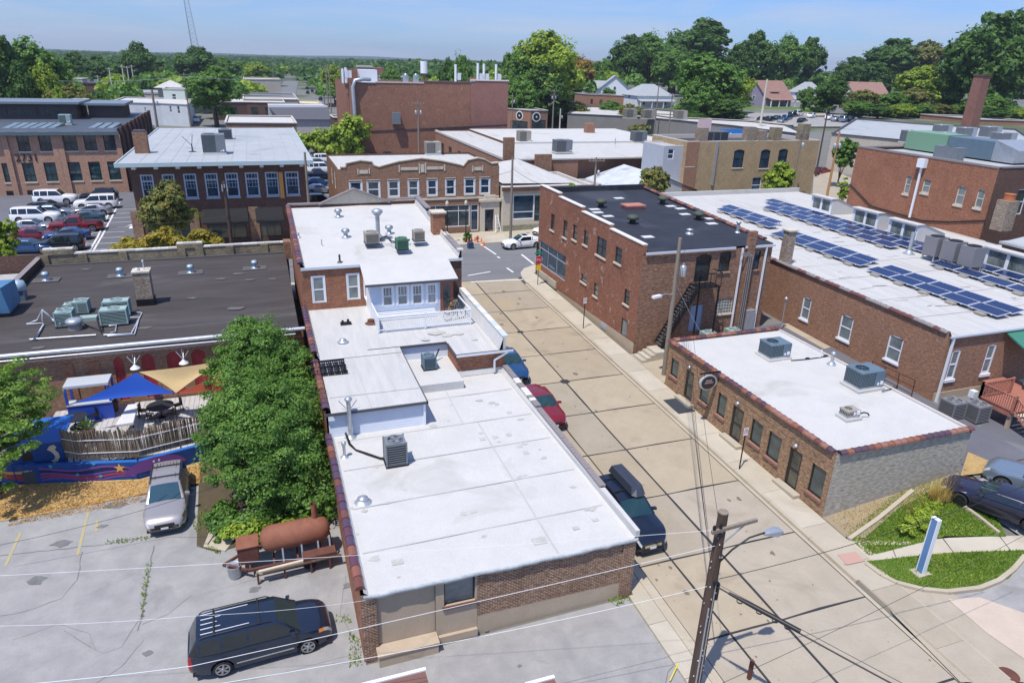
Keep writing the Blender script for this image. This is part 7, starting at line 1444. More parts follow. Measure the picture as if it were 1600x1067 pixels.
house('pale grey hip-roofed house with chimney and porch right of the gabled house',1022,170,15,12,4.4,4.0,M_winw,M_shg,hip=True);house('small house with pale roof half hidden behind the golden tree',938,152,10,9,4,2.8,M_winw,M_shg,porch=False)
house('white gabled house on the left horizon above the tan block',110,122,13,10,5,4.2,M_winw,M_shg,rz=.4,porch=False);house('small pale roofed house among the far left trees',258,113,14,10,4,4,M_winw,M_shg,porch=False);house('tan house just visible at the far right edge among the trees',1590,150,12,10,4,3,M_cream,M_shr,porch=False)
lc=on(600,1067)
for pxs_,lab in(((555,668),'brown flat box roof edge poking in at the bottom of the photo, left one'),((822,866),'brown box roof corner just visible at the bottom of the photo, right one')):
 z=2.4;a,b_=at(pxs_[0],1066,z),at(pxs_[1]-12,1047 if pxs_[0]<600 else 1060,z);t=thing('utility_shelter',lab,'shelter',((a.x+b_.x)/2,a.y-1.5,0));x0,x1=a.x,at(pxs_[1],1060,z).x;yb=b_.y
 MB().box(x0,x1,yb-3,yb,-.1,z).build('body',plain('brown_metal_sheet',(.17,.085,.065),.6),t);MB().box(x0-.05,x1+.03,yb-.08,yb+.04,z,z+.06).build('edge_trim',M_winw,t)
# CARS
M_tyre=plain('tyre_rubber',(.014,.014,.015),.85);M_rim=plain('alloy_rim',(.42,.44,.47),.3,.8);M_rimd=plain('dark_alloy_rim',(.06,.06,.065),.3,.8)
M_cglass=plain('car_glass',(.008,.014,.018),.04,spec=.9);M_cglass2=plain('green_tinted_windscreen',(.012,.042,.048),.03,spec=.9)
M_lamp=plain('headlamp_lens',(.55,.57,.60),.12,spec=.9);M_tail=plain('tail_lamp_lens',(.30,.012,.015),.15);M_amber=plain('amber_lens',(.65,.22,.04),.2)
M_plate=plain('licence_plate',(.62,.63,.65),.5);M_blackpl=plain('black_plastic',(.015,.015,.017),.5);M_chrome=plain('chrome_trim',(.65,.66,.68),.15,1)
def paint(name,c,metal=.35,rough=.28):return plain('car_paint_'+name,c,rough,metal,.5,.8)
KIND=dict(sedan=dict(L=4.75,W=1.80,H=1.42,hood=.78,cowl=.95,belt=.93,deck=1.02,xc=.95,xrf=.22,xrr=-1.05,xrb=-1.72,wf=1.42,wr=-1.40,wh=.33,gc=.19),coupe=dict(L=5.0,W=1.9,H=1.40,hood=.80,cowl=.98,belt=.98,deck=1.08,xc=.95,xrf=.15,xrr=-1.15,xrb=-1.95,wf=1.50,wr=-1.50,wh=.36,gc=.18),wagon=dict(L=4.95,W=1.86,H=1.47,hood=.76,cowl=.92,belt=.94,deck=.96,xc=.98,xrf=.25,xrr=-1.95,xrb=-2.38,wf=1.48,wr=-1.30,wh=.33,gc=.19),van=dict(L=5.1,W=1.93,H=1.76,hood=.95,cowl=1.10,belt=1.10,deck=1.1,xc=1.38,xrf=.60,xrr=-2.15,xrb=-2.48,wf=1.60,wr=-1.42,wh=.34,gc=.2),suv=dict(L=4.85,W=1.92,H=1.74,hood=1.0,cowl=1.14,belt=1.12,deck=1.12,xc=1.02,xrf=.35,xrr=-1.95,xrb=-2.32,wf=1.45,wr=-1.42,wh=.38,gc=.24),bigsuv=dict(L=5.2,W=2.0,H=1.90,hood=1.12,cowl=1.24,belt=1.2,deck=1.2,xc=1.12,xrf=.5,xrr=-2.3,xrb=-2.5,wf=1.6,wr=-1.5,wh=.40,gc=.28),pickup=dict(L=5.7,W=1.98,H=1.84,hood=1.08,cowl=1.2,belt=1.16,deck=1.16,xc=1.15,xrf=.5,xrr=-.55,xrb=-.85,wf=1.85,wr=-1.72,wh=.40,gc=.3))
def car(lab,kind,pm,loc,rz,name='parked_car',group=None,roofrails=False,roofbox=False,rim=None,glassm_=None,detail=True,cat='car',black_bumper=False,sunroof=False,front_plate=True,amber=False):
 K=KIND[kind];L,W,H=K['L'],K['W'],K['H'];t=thing(name,lab,cat,loc,rz,group);hw=W/2;wh=K['wh'];ar=wh+.06
 rim=rim or M_rim;gl=glassm_ or M_cglass
 def width(x):
  s=abs(x)/(L/2);return hw*(1-.30*max(0,(s-.66)/.34)**2.1)*(.985 if abs(x)<1 else 1)
 def deck(x):
  if x>=K['xc']:u=(L/2-x)/(L/2-K['xc']);return K['hood']-.26*max(0,1-u*5)**1.5+(K['cowl']-K['hood'])*min(1,u)**.8
  if x<=K['xrb']:u=(x+L/2)/(K['xrb']+L/2+1e-6);return K['deck']-.22*max(0,1-u*4)**1.5
  u=(x-K['xrb'])/(K['xc']-K['xrb']);return K['deck']+(K['cowl']-K['deck'])*u
 def bottom(x):
  z=K['gc']+.10*max(0,(abs(x)-L/2+.5)/.5)
  for xw in(K['wf'],K['wr']):
   d=abs(x-xw)
   if d<ar:z=max(z,wh+math.sqrt(max(0,ar*ar-d*d)))
  return z
 X=set([-L/2,L/2,L/2-.05,L/2-.14,L/2-.3,L/2-.5,-L/2+.05,-L/2+.14,-L/2+.3,-L/2+.5,K['xc'],K['xrb'],K['xrf'],K['xrr'],0,-.5,.6])
 for xw in(K['wf'],K['wr']):
  for k in range(9):X.add(round(xw+ar*math.cos(math.pi*k/8),3))
  X.add(xw+ar+.002);X.add(xw-ar-.002)
 X=sorted(X);rings=[]
 for x in X:
  w_=width(x);zb=bottom(x);zd=deck(x);fr=max(0,(abs(x)-L/2+.14)/.14)
  zt=zd;q=[(w_*.86,zb),(w_*(.975-.03*fr),zb+.06),(w_,max(.52,zb+.07)),(w_*.985,max(zd-.17,zb+.10)),(w_*.93,max(zd-.04,zb+.12)),(w_*.80,max(zd+.005,zb+.125)),(w_*.4,max(zd+.03,zb+.13)),(0,max(zd+.038,zb+.13))]
  if fr>=1:q=[(a*.93,b_ if i<3 else b_-.03)for i,(a,b_)in enumerate(q)]
  rings.append(q)
 body=MB();hl=MB();tl=MB();am=MB();n=8
 def V(i,k,s):a,z=rings[i][k];return(X[i],a*s,z)
 for i in range(len(X)-1):
  for k in range(n-1):
   for s in(1,-1):
    tgt=body;xm=(X[i]+X[i+1])/2
    if xm>L/2-.30 and k==3 and detail:tgt=hl
    if xm<-L/2+.14 and k in(2,3)and detail:tgt=tl
    if amber and detail and L/2-.5<xm<L/2-.3 and k==3:tgt=am
    a,b_,c,d=V(i,k,s),V(i+1,k,s),V(i+1,k+1,s),V(i,k+1,s)
    tgt.add([a,b_,c,d],[(0,1,2,3)if s<0 else(3,2,1,0)],0,True)
 for i in(0,len(X)-1):
  ring=[V(i,k,1)for k in range(n)]+[V(i,k,-1)for k in range(n-2,-1,-1)];body.add(ring,[range(len(ring))if i==0 else tuple(reversed(range(len(ring))))])
 und=[(-L/2+.1,K['gc']+.1),(L/2-.1,K['gc']+.1)]
 under=MB();under.box(-L/2+.12,L/2-.12,-hw*.84,hw*.84,K['gc']+.02,K['gc']+.12)
 for xw in(K['wf'],K['wr']):under.box(xw-ar,xw+ar,-hw*.55,hw*.55,K['gc'],wh+ar)
 def weld(o):
  import bmesh as bm_
  b=bm_.new();b.from_mesh(o.data);bm_.ops.remove_doubles(b,verts=b.verts,dist=.0008);b.to_mesh(o.data);b.free();smooth_by_angle(o,40)
 bo=body.build('body',pm,t,True);weld(bo)
 under.build('underbody',M_blackpl,t,True)
 if detail and hl.f:weld(hl.build('headlights',M_lamp,t,True))
 if detail and tl.f:weld(tl.build('tail_lights',M_tail,t,True))
 if am.f:weld(am.build('indicator_lamp',M_amber,t,True))
 xc,xrf,xrr,xrb=K['xc'],K['xrf'],K['xrr'],K['xrb'];CX=sorted(set([xrb,(xrb+xrr)/2,xrr,xrf,(xc+xrf)/2,xc,xrr+.1,xrf-.05,xrf-1.0,xrf-1.09]+([xrr+.75,xrr+.84]if xrf-xrr>2 else[])))
 def roof(x):
  if x>xrf:u=(xc-x)/(xc-xrf);return deck(xc)+(H-.03-deck(xc))*u**.92
  if x<xrr:u=(x-xrb)/(xrr-xrb);return deck(xrb)+(H-.05-deck(xrb))*u**.85
  u=(x-xrr)/(xrf-xrr);return H-.05+.02*u+.05*math.sin(math.pi*min(1,max(0,u*.9+.05)))
 CR=[]
 for x in CX:
  zd=deck(x)-.005;zr_=max(roof(x),zd+.012);f=(zr_-zd)/(H-zd);w0=width(x)*.935;w1=w0*(1-.19*f)
  CR.append([(w0,zd),(w0-(w0-w1)*.9,zd+(zr_-zd)*.86),(w1*.97,zd+(zr_-zd)*.965),(w1*.86,zr_),(w1*.45,zr_+.025*f),(0,zr_+.032*f)])
 cab,side,scr,rear=MB(),MB(),MB(),MB()
 pil=[(xrf-1.09,xrf-1.0),(xrr,xrr+.1)]+([(xrr+.75,xrr+.84)]if xrf-xrr>2 else[])+([(xrb,xrr)]if kind in('sedan','coupe')else[])
 for i in range(len(CX)-1):
  xm=(CX[i]+CX[i+1])/2
  for k in range(5):
   for s in(1,-1):
    tg=cab
    if k==0 and not any(a-.001<xm<b_+.001 for a,b_ in pil):tg=side
    if k>=2+(0)and k!=2 and xm>xrf:tg=scr
    if k>=3 and xm<xrr:tg=rear
    if kind=='pickup' and xm<xrr and k==0:tg=cab
    p=[(CX[j],CR[j][kk][0]*s,CR[j][kk][1])for j,kk in((i,k),(i+1,k),(i+1,k+1),(i,k+1))];tg.add(p,[(0,1,2,3)if s<0 else(3,2,1,0)],0,True)
 weld(cab.build('roof',pm,t,True));weld(side.build('side_window',gl,t,True));weld(scr.build('windscreen',M_cglass2 if detail and glassm_ is None else gl,t,True));weld(rear.build('rear_window',gl,t,True))
 wm=MB();wm.v=[];ty=MB();prof=[(wh-.09,-.11),(wh-.01,-.105),(wh,-.07),(wh,.07),(wh-.01,.105),(wh-.09,.11)]
 for xw in(K['wf'],K['wr']):
  for s in(1,-1):
   yo=s*(hw-.13);mb=MB();nn=18 if detail else 10
   vs=[(xw+r_*math.cos(2*math.pi*j/nn),yo+y_,wh+r_*math.sin(2*math.pi*j/nn))for r_,y_ in prof for j in range(nn)]
   mb.add(vs,[(i*nn+(j+1)%nn,i*nn+j,(i+1)*nn+j,(i+1)*nn+(j+1)%nn)for i in range(5)for j in range(nn)],0,True)
   wo=mb.build('wheel',M_tyre,t,True);r_=wh-.085;rm=MB();y1=yo+s*.085
   rm.add([(xw+r_*math.cos(2*math.pi*j/nn),y1,wh+r_*math.sin(2*math.pi*j/nn))for j in range(nn)],[range(nn)]if s<0 else[tuple(reversed(range(nn)))],1)
   if detail:
    for k in range(6):a=k*math.pi/3+.3;rm.obox((xw+r_*.5*math.cos(a),y1+s*.012,wh+r_*.5*math.sin(a)),(r_*.5*math.cos(a),0,r_*.5*math.sin(a)),(-.035*math.sin(a),0,.035*math.cos(a)),(0,.012,0))
    rm.cyl((xw,y1-s*.0,wh),(xw,y1+s*.03,wh),.07,.05,10)
    vs=[(xw+rr*math.cos(2*math.pi*j/nn),y1+s*d,wh+rr*math.sin(2*math.pi*j/nn))for rr,d in((r_,.0),(r_,.03),(r_-.035,.03),(r_-.035,.0))for j in range(nn)]
    rm.add(vs,[(i*nn+(j+1)%nn,i*nn+j,(i+1)*nn+j,(i+1)*nn+(j+1)%nn)for i in range(3)for j in range(nn)])
   else:rm.m=[0]*len(rm.m)
   rm.build('rim',[rim,M_blackpl],wo,True)
 zd=deck(L/2-.1)
 if detail:
  mb=MB();g0=.42;mb.box(L/2-.06,L/2+.008,-hw*.45,hw*.45,g0+.06,g0+.2);mb.build('grille',M_blackpl if kind!='suv' else M_chrome,t,True)
  mb=MB();mb.box(L/2-.05,L/2+.012,-hw*.62,hw*.62,.24,.34);mb.build('bumper_intake',M_blackpl,t,True)
  if front_plate:MB().box(L/2+.009,L/2+.024,-.16,.16,.38,.475).build('licence_plate',M_plate,t,True)
  MB().box(-L/2-.02,-L/2-.005,-.16,.16,.6,.7).build('licence_plate',M_plate,t,True)
  for s in(1,-1):
   mb=MB();x=xc-.28;y=s*(width(x)*.95+.1);mb.obox((x,y,deck(x)+.09),(.07,0,0),(.02,s*.1,0),(0,0,.06));mb.bar((x,s*width(x)*.92,deck(x)+.02),(x,y,deck(x)+.05),.04);mb.build('wing_mirror',pm,t,True)
  mb=MB();hd=MB()
  for x in(xc-.12,xrf-1.045,xrr+(.3 if kind in('sedan','coupe')else .8)):
   w_=width(x)
   for s in(1,-1):
    zb=K['gc']+.08;pts=[(x,s*(w_*.975+.004),zb+.02),(x,s*(w_+.004),.55),(x,s*(w_*.985+.005),deck(x)-.17),(x,s*(w_*.935+.006),deck(x)-.04)]
    for p,q in zip(pts,pts[1:]):mb.bar(p,q,.012,.008)
  for x in(xrf-.9,xrf-1.9):
   for s in(1,-1):hd.box(x-.09,x+.09,s*(width(x)*.985+.0),s*(width(x)*.985+.035),deck(x)-.21,deck(x)-.18)
  mb.build('door_seam',M_blackpl,t,True);hd.build('door_handle',pm,t,True)
  mb=MB()
  for s in(1,-1):mb.bar((K['wf']-ar-.1,s*(hw+.005),.50),(K['wr']+ar+.1,s*(hw+.005),.50),.02,.035)
  mb.build('side_moulding',pm if kind!='van' else M_galv,t,True)
  mb=MB()
  for s in(.25,-.35):mb.bar((xc-.02,s,deck(xc)+.03),(xc-.25,s+.45,deck(xc)+.2),.02)
  mb.build('wiper',M_blackpl,t,True)
 if kind=='pickup':MB().box(-L/2+.12,xrb-.1,-hw+.16,hw-.16,deck(-1.5)-.02,deck(-1.5)+.035).build('cargo_bed',M_blackpl,t,True)
 if roofrails:
  mb=MB();
  for s in(1,-1):mb.tube([(xrf-.15,s*hw*.70,H-.03),(xrf-.3,s*hw*.70,H+.055),(xrr+.25,s*hw*.70,H+.045),(xrr+.1,s*hw*.70,H-.03)],.022,6)
  for x in((xrf-.6),xrr+.6)if not roofbox else(xrf-.7,xrr+.5):mb.bar((x,-hw*.7,H+.06),(x,hw*.7,H+.06),.06,.03)
  mb.build('roof_rack',M_blackpl,t,True)
 if sunroof:MB().box(xrf-.75,xrf-.15,-.4,.4,H+.012,H+.03).build('sunroof',M_cglass,t,True)
 if roofbox:
  mb=MB();x0,x1,y0,y1,z0=xrr-.1,xrf+.1,-.02,.72,H+.09;a=.12
  mb.add([(x0,y0,z0),(x1-.2,y0,z0),(x1,(y0+y1)/2-.2,z0),(x1,(y0+y1)/2+.2,z0),(x1-.2,y1,z0),(x0,y1,z0),(x0+a,y0+.08,z0+.36),(x1-.4,y0+.08,z0+.36),(x1-.25,(y0+y1)/2-.1,z0+.26),(x1-.25,(y0+y1)/2+.1,z0+.26),(x1-.4,y1-.08,z0+.36),(x0+a,y1-.08,z0+.36)],[(0,1,7,6),(1,2,8,7),(2,3,9,8),(3,4,10,9),(4,5,11,10),(5,0,6,11),(6,7,8,9,10,11),(5,4,3,2,1,0)]);mb.build('roof_box',plain('grey_roof_box',(.035,.042,.06),.4),t,True)
 return t
def cpos(x,y,dz=0):return(x,y,gz(x,y)+dz)
C_navy=paint('navy',(.007,.013,.03));C_char=paint('charcoal_blue',(.012,.022,.045));C_red=paint('red',(.24,.012,.018));C_silver=paint('silver',(.42,.42,.43),.7,.32);C_champ=paint('champagne_silver',(.40,.37,.36),.5,.35);C_white=paint('white',(.78,.78,.79),0,.3)
C_black=paint('black',(.01,.011,.016));C_blue=paint('blue',(.015,.07,.19));C_teal=paint('teal',(.04,.09,.12));C_ltblue=paint('pale_blue',(.27,.34,.40),.6);C_plum=paint('dark_plum',(.02,.018,.04),.4);C_dred=paint('dark_red',(.20,.008,.02))
p=(on(350,1060)+on(483,1020))/2;a=math.atan2((on(483,1022)-on(350,1060)).y,(on(483,1022)-on(350,1060)).x)
n=Vector((-math.sin(a),math.cos(a),0));c=(p+n*.95);f=Vector((math.cos(a),math.sin(a),0));c=c-f*.09
vn=car('dark blue minivan with ribbed roof parked at the bottom left of the photo','van',C_char,cpos(c.x,c.y),a,roofrails=True,amber=True)
mb=MB()
for k in range(5):mb.box(-2.0,-.35,-.5+k*.25,-.475+k*.25,1.765,1.785)
mb.build('roof_rib',M_winw,vn,True)
fr,bk=(on(228,838)+on(292,838))/2,(on(240,735)+on(300,735))/2;a=math.atan2((fr-bk).y,(fr-bk).x);c=fr-(fr-bk).normalized()*2.45
wg=car('champagne silver station wagon with windscreen toward the camera beside the leafy tree','wagon',C_champ,cpos(c.x,c.y),a,roofrails=True,glassm_=plain('blue_reflecting_glass',(.02,.06,.09),.05,spec=.9));mb=MB()
for k in range(7):mb.box(-1.75,-.2,-.45+k*.15,-.435+k*.15,1.475,1.49)
mb.build('roof_rib',M_blackpl,wg,True)
a=math.radians(-90)
car('black crossover with a grey roof box parked in the alley nearest the camera','suv',C_navy,cpos(15.15,24.6),a+.03,roofrails=True,roofbox=True)
car('dark red sedan parked in the alley behind the white parapet','sedan',C_red,cpos(15.1,35.9),a+.02,rim=M_rim)
car('dark blue sedan parked in the alley just beyond the red sedan','sedan',C_blue,cpos(15.1,42.2),a)
pf,pr=on(1508,798),on(1587,836);aa=math.atan2((pf-pr).y,(pf-pr).x);c=(pf+pr)/2+Vector((math.sin(aa),-math.cos(aa),0))*-.0
nrm=Vector((math.sin(aa),-math.cos(aa),0));
if nrm.y<0:nrm=-nrm
c=(pf+pr)/2+nrm*.95;car('very dark plum coupe with black wheels parked by the lawn at the right','coupe',C_plum,cpos(c.x,c.y,.06),aa,rim=M_rimd)
c2=c+nrm*3.0-Vector((math.cos(aa),math.sin(aa),0))*1.6;car('pale blue-grey pickup truck behind the dark coupe at the right edge','pickup',C_ltblue,cpos(c2.x,c2.y,.06),aa,cat='pickup truck')
p0,p1=on(790,392),on(848,386);c=(p0+p1)/2;car('white sedan with sunroof driving on the cross street','sedan',C_white,cpos(c.x,c.y+.8),math.pi+.06,name='car',sunroof=True)
p1=on(858,362);car('white hatchback partly hidden behind the corner building','sedan',C_white,cpos(p1.x-.4,p1.y-1.2),math.pi+.35)
lotc=[(45,398,'sedan',C_blue,0,'dark blue car at the near left corner of the left car park, half behind leaves'),(55,378,'sedan',C_dred,0,'bright red car at the left end of the left car park'),(92,395,'suv',C_black,180,'black crossover nearest the camera in the left car park'),(104,378,'sedan',C_blue,180,'dark blue sedan right behind the black crossover'),(118,364,'pickup',C_red,180,'red pickup truck in the left car park'),(130,350,'sedan',C_teal,180,'dark teal sedan behind the red pickup truck'),(142,338,'sedan',C_silver,180,'silver sedan in the right row of the left car park'),(150,328,'bigsuv',C_white,180,'white sport utility vehicle seen from behind in the right row'),(155,316,'suv',C_navy,180,'dark blue vehicle farthest in the right row of the left car park'),(50,364,'sedan',C_silver,0,'silver-blue sedan beside the red car in the left row'),(55,350,'bigsuv',C_white,0,'long white sport utility vehicle nearest the camera in the left row'),(82,340,'sedan',C_ltblue,0,'pale blue sedan between the two white sport utility vehicles'),(75,332,'sedan',C_navy,0,'dark navy sedan behind the pale blue sedan in the left row'),(86,320,'bigsuv',C_white,0,'white sport utility vehicle farthest in the left row')]
for px,py,kd,pm,hd,lab in lotc:
 p=on(px,py);car(lab,kd,pm,cpos(p.x,p.y+.9),math.radians(hd)+(-.10 if hd==0 else .06),detail=py>360,group='cars in the left car park',cat='pickup truck' if kd=='pickup' else 'car')
protos={}
def far(lab,kd,pm,px=None,py=None,rz=0,group=None,loc=None):
 p=on(px,py)if loc is None else Vector(loc)
 if kd not in protos:
  protos[kd]=car(lab,kd,C_white,(p.x,p.y,gz(p.x,p.y)),rz,group=group,detail=False);q=protos[kd]
  if pm is not C_white:
   for ch in q.children:
    for sl in ch.material_slots:
     if sl.material is C_white:sl.link='OBJECT';sl.material=pm
  q['_pm']=pm.name;return q
 src=protos[kd];d=dup(src,(p.x,p.y,gz(p.x,p.y)),rz,lab,group)
 for ch in d.children:
  if ch.name.startswith(('body','roof'))and not ch.name.startswith('roof_rack'):
   for sl in ch.material_slots:sl.link='OBJECT';sl.material=pm
 return d
pi=math.pi
for px,py,kd,pm,rz,lab in((500,322,'suv',C_black,0,'dark car nearest the camera in the gap between the brick buildings'),(500,302,'sedan',C_silver,0,'silver car with bright roof in the gap between the brick buildings'),(498,291,'sedan',C_blue,0,'deep blue car in the gap between the brick buildings'),(497,280,'pickup',C_navy,0,'navy pickup in the gap between the brick buildings'),(503,270,'bigsuv',C_white,0,'white boxy vehicle in the gap between the brick buildings'),(499,260,'sedan',C_teal,0,'teal car toward the back of the gap'),(507,254,'suv',C_white,0,'white vehicle at the back of the gap by the hedge')):
 far(lab,kd,pm,px,py,rz+.05,'cars parked between the brick buildings')
for px,py,kd,pm,rz,lab in((583,247,'sedan',C_black,-1.5,'black car parked against the theatre brick wall'),(606,248,'sedan',C_silver,-1.5,'second dark car with pale bonnet against the theatre wall'),(543,247,'suv',C_ltblue,-1.4,'blue-grey vehicle by the ivy at the theatre corner'),(512,243,'bigsuv',C_white,0,'long white van beside the clipped hedge')):
 far(lab,kd,C_black if 'second' in lab else pm,px,py,rz)
lots=[(1190,190,'sedan',C_navy),(1203,191,'suv',C_black),(1214,188,'sedan',C_teal),(1229,189,'suv',C_blue),(1238,184,'suv',C_navy),(1246,182,'bigsuv',C_white),(1268,184,'sedan',C_white),(1222,193,'sedan',C_silver),(1253,192,'sedan',C_black),(1306,190,'sedan',C_silver),(1318,191,'suv',C_ltblue),(1328,190,'sedan',C_navy),(1296,187,'sedan',C_white)]
names_={0:'first',1:'second',2:'third',3:'fourth',4:'fifth',5:'sixth',6:'seventh',7:'eighth',8:'ninth',9:'tenth',10:'eleventh',11:'twelfth',12:'thirteenth'}
colr={id(C_navy):'navy',id(C_black):'black',id(C_teal):'teal',id(C_blue):'blue',id(C_white):'white',id(C_silver):'silver',id(C_ltblue):'pale blue'}
order=sorted(range(len(lots)),key=lambda i:lots[i][0])
for rank,i in enumerate(order):px,py,kd,pm=lots[i];far('%s car, %s from the left in the hillside car park below the bungalow'%(colr[id(pm)],names_[rank]),kd,pm,px,py,.5,'cars in the hillside car park')
for px,py,kd,pm,rz,lab in((234,202,'sedan',C_blue,1.5,'blue car in the street beyond the factory'),(306,191,'suv',C_white,-1.4,'white vehicle under the leafy tree beyond the pale roof'),(272,189,'sedan',C_black,.3,'black car in front of the white walled building'),(172,132,'bigsuv',C_white,0,'distant white vehicle near the substation on the left'),(480,140,'suv',C_black,1.5,'dark vehicle farthest up the far street'),(481,147,'suv',C_navy,1.5,'dark vehicle in the middle of the far street'),(488,144,'sedan',C_black,1.5,'dark car in the right lane of the far street'),(501,157,'suv',C_navy,1.5,'dark vehicle nearest the yellow roof on the far street'),(1283,272,'sedan',C_red,.2,'bright red car glimpsed beside the tan brick building'),(518,167,'sedan',C_red,0,'red car at the far crossing left of the theatre'),(537,170,'sedan',C_red,0,'crimson car at the far crossing beside the theatre wall')):
 far(lab,kd,pm,px,py,rz)
# VEGETATION
def leafcloud(seed,lobes,n,size,clump=.24,flat=.75,hole=.0,per=45,jit=.9):
 """lobes: (cx,cy,cz,rx,ry,rz); leaf quads gathered in clumps on the lobes' shells"""
 rs=np.random.RandomState(seed);lob=np.array(lobes,float);area=(lob[:,3]*lob[:,4]*lob[:,5])**(2/3.);k=max(1,int(n/per));li=rs.choice(len(lob),k,p=area/area.sum())
 d=rs.normal(size=(k,3));d/=np.linalg.norm(d,axis=1)[:,None];d[:,2]=np.where((d[:,2]<-.35)&(rs.rand(k)<.6),-d[:,2],d[:,2])
 rad=1-.55*rs.rand(k)**1.5+.13*rs.normal(size=k);cc=lob[li,:3]+d*lob[li,3:]*rad[:,None];cr=clump*(lob[li,3]+lob[li,4])/2*rs.uniform(.45,1.6,k)
 ci=rs.choice(k,n);g=rs.normal(size=(n,3));g/=np.linalg.norm(g,axis=1)[:,None]+1e-9;g*=(rs.rand(n)**.45)[:,None];g[:,2]*=flat;P=cc[ci]+g*cr[ci][:,None]
 nor=g+d[ci]*.7+rs.normal(size=(n,3))*jit*.6+np.array([0,0,.45]);nor/=np.linalg.norm(nor,axis=1)[:,None]+1e-9
 a=np.cross(nor,rs.normal(size=(n,3)));a/=np.linalg.norm(a,axis=1)[:,None]+1e-9;b=np.cross(nor,a);s=size*rs.uniform(.55,1.3,n)
 a*=s[:,None]*.62;b*=s[:,None];V=np.stack([P-b,P+a*.9-b*.1,P+b,P-a*.9-b*.1],1).reshape(-1,3)
 return V
def quadmesh(name,V,mat):
 n=len(V)//4;me=bpy.data.meshes.new(name);me.vertices.add(4*n);me.vertices.foreach_set('co',V.astype(np.float32).ravel());me.loops.add(4*n);me.loops.foreach_set('vertex_index',np.arange(4*n,dtype=np.int32));me.polygons.add(n);me.polygons.foreach_set('loop_start',np.arange(0,4*n,4,dtype=np.int32))
 try:me.polygons.foreach_set('loop_total',np.full(n,4,dtype=np.int32))
 except Exception:pass
 me.materials.append(mat);me.update(calc_edges=True);me.validate();return me
def limbs(seed,h,r,ends,m,base_spread=.0):
 rs=random.Random(seed);mb=MB();fork=h*.45;mb.tube([(0,0,-.3),(.05*h*rs.uniform(-1,1)*.3,0,fork*.5),(0,0,fork),(.0,.0,h*.8)],[r*1.25,r,r*.8,r*.25],8)
 for e in ends:
  s=rs.uniform(.3,.7)*h*.8;e=Vector(e);mid=Vector((e.x*.45,e.y*.45,s+(e.z-s)*.55));mb.tube([(0,0,s*.8),mid,e],[r*.45,r*.3,r*.08],6)
  for k in range(2):q=mid+(e-mid)*rs.uniform(.2,.7);f=q+Vector((rs.uniform(-1,1),rs.uniform(-1,1),rs.uniform(.2,1)))*h*.12;mb.tube([q,f],[r*.16,r*.04],5,cap=False)
 return mb
LM=dict(light2=leafm('fresh_fine_leaf',(.07,.16,.03),(.13,.25,.05),(.22,.34,.09)),dark=leafm('dark_green_leaf',(.028,.085,.022),(.052,.13,.03),(.09,.175,.04)),mid=leafm('mid_green_leaf',(.045,.125,.028),(.085,.20,.04),(.15,.27,.065)),light=leafm('yellow_green_leaf',(.11,.20,.025),(.19,.30,.04),(.28,.37,.07)),gold=leafm('golden_leaf',(.16,.12,.03),(.27,.19,.05),(.10,.13,.03)),olive=leafm('olive_leaf',(.08,.12,.035),(.14,.18,.06),(.24,.20,.07)),bush=leafm('yellowing_bush_leaf',(.13,.17,.025),(.27,.26,.04),(.42,.24,.05)))
def tree(lab,loc,lobes,h,r,n,size,mat,seed=1,name='tree',group=None,cat='tree',kind='dark',clump=.24,rz=0,per=45,flat=.75):
 t=thing(name,lab,cat,loc,rz,group);V=leafcloud(seed,lobes,n,size,clump,flat,per=per);put('crown',quadmesh('crown',V,mat),t)
 limbs(seed,h,r,[(l[0],l[1],l[2])for l in lobes],M_woodd).build('trunk',M_woodd,t,True);return t
def lob_at(px,py,y,r,rz_=None):p=aty(px,py,y);return(p.x,p.y,p.z,r,r,rz_ or r)
base_=Vector((-2.0,32.5,gz(-2,32.5)))
def rel(L,b_):return[(l[0]-b_.x,l[1]-b_.y,l[2]-b_.z,*l[3:])for l in L]
L1=[lob_at(400,690,31.5,2.3,2.2),lob_at(450,720,31,1.9),lob_at(362,690,32,1.6),lob_at(385,640,33.5,2.0),lob_at(440,650,33.5,1.9),lob_at(345,735,31,.9),lob_at(470,770,30.4,1.3,1.5),lob_at(400,750,30.2,1.7,1.5),lob_at(342,640,33.5,.9)]
tree('big leafy green tree standing between the painted wall and the white-roofed building',base_,rel(L1,base_),5.6,.22,88000,.072,LM['mid'],3,clump=.25,per=150,flat=.5)
b2=Vector((-.4,40.2,.9));L2=[lob_at(400,555,40.5,2.1,2.0),lob_at(440,575,40,1.7),lob_at(365,585,40,1.5),lob_at(455,560,40.5,1.2),lob_at(385,530,41.5,1.3),lob_at(430,612,39,1.6),lob_at(480,640,36,.9,1.2),lob_at(466,600,38.5,1.2)]
tree('second leafy tree rising in front of the gutter of the black-roofed building',b2,rel(L2,b2),5.2,.2,66000,.072,LM['mid'],4,clump=.25,per=150,flat=.5)
b3=Vector((-14.0,36.0,.8));L3=[lob_at(8,635,36.5,1.9,1.5),lob_at(38,645,36.5,1.2),lob_at(0,690,35.5,1.4,1.1),lob_at(10,590,38,1.5,1.2),lob_at(-40,650,36,2.4),lob_at(32,690,36,.8,.6),lob_at(-10,745,34.5,1.1,.7),lob_at(62,650,37,.6,.5),lob_at(42,610,37.5,.7,.6)]
tree('tree with fine foliage hanging in at the left edge beside the painted wall',b3,rel(L3,b3),5.5,.22,26000,.08,LM['light2'],5,clump=.26,per=110,flat=.3)
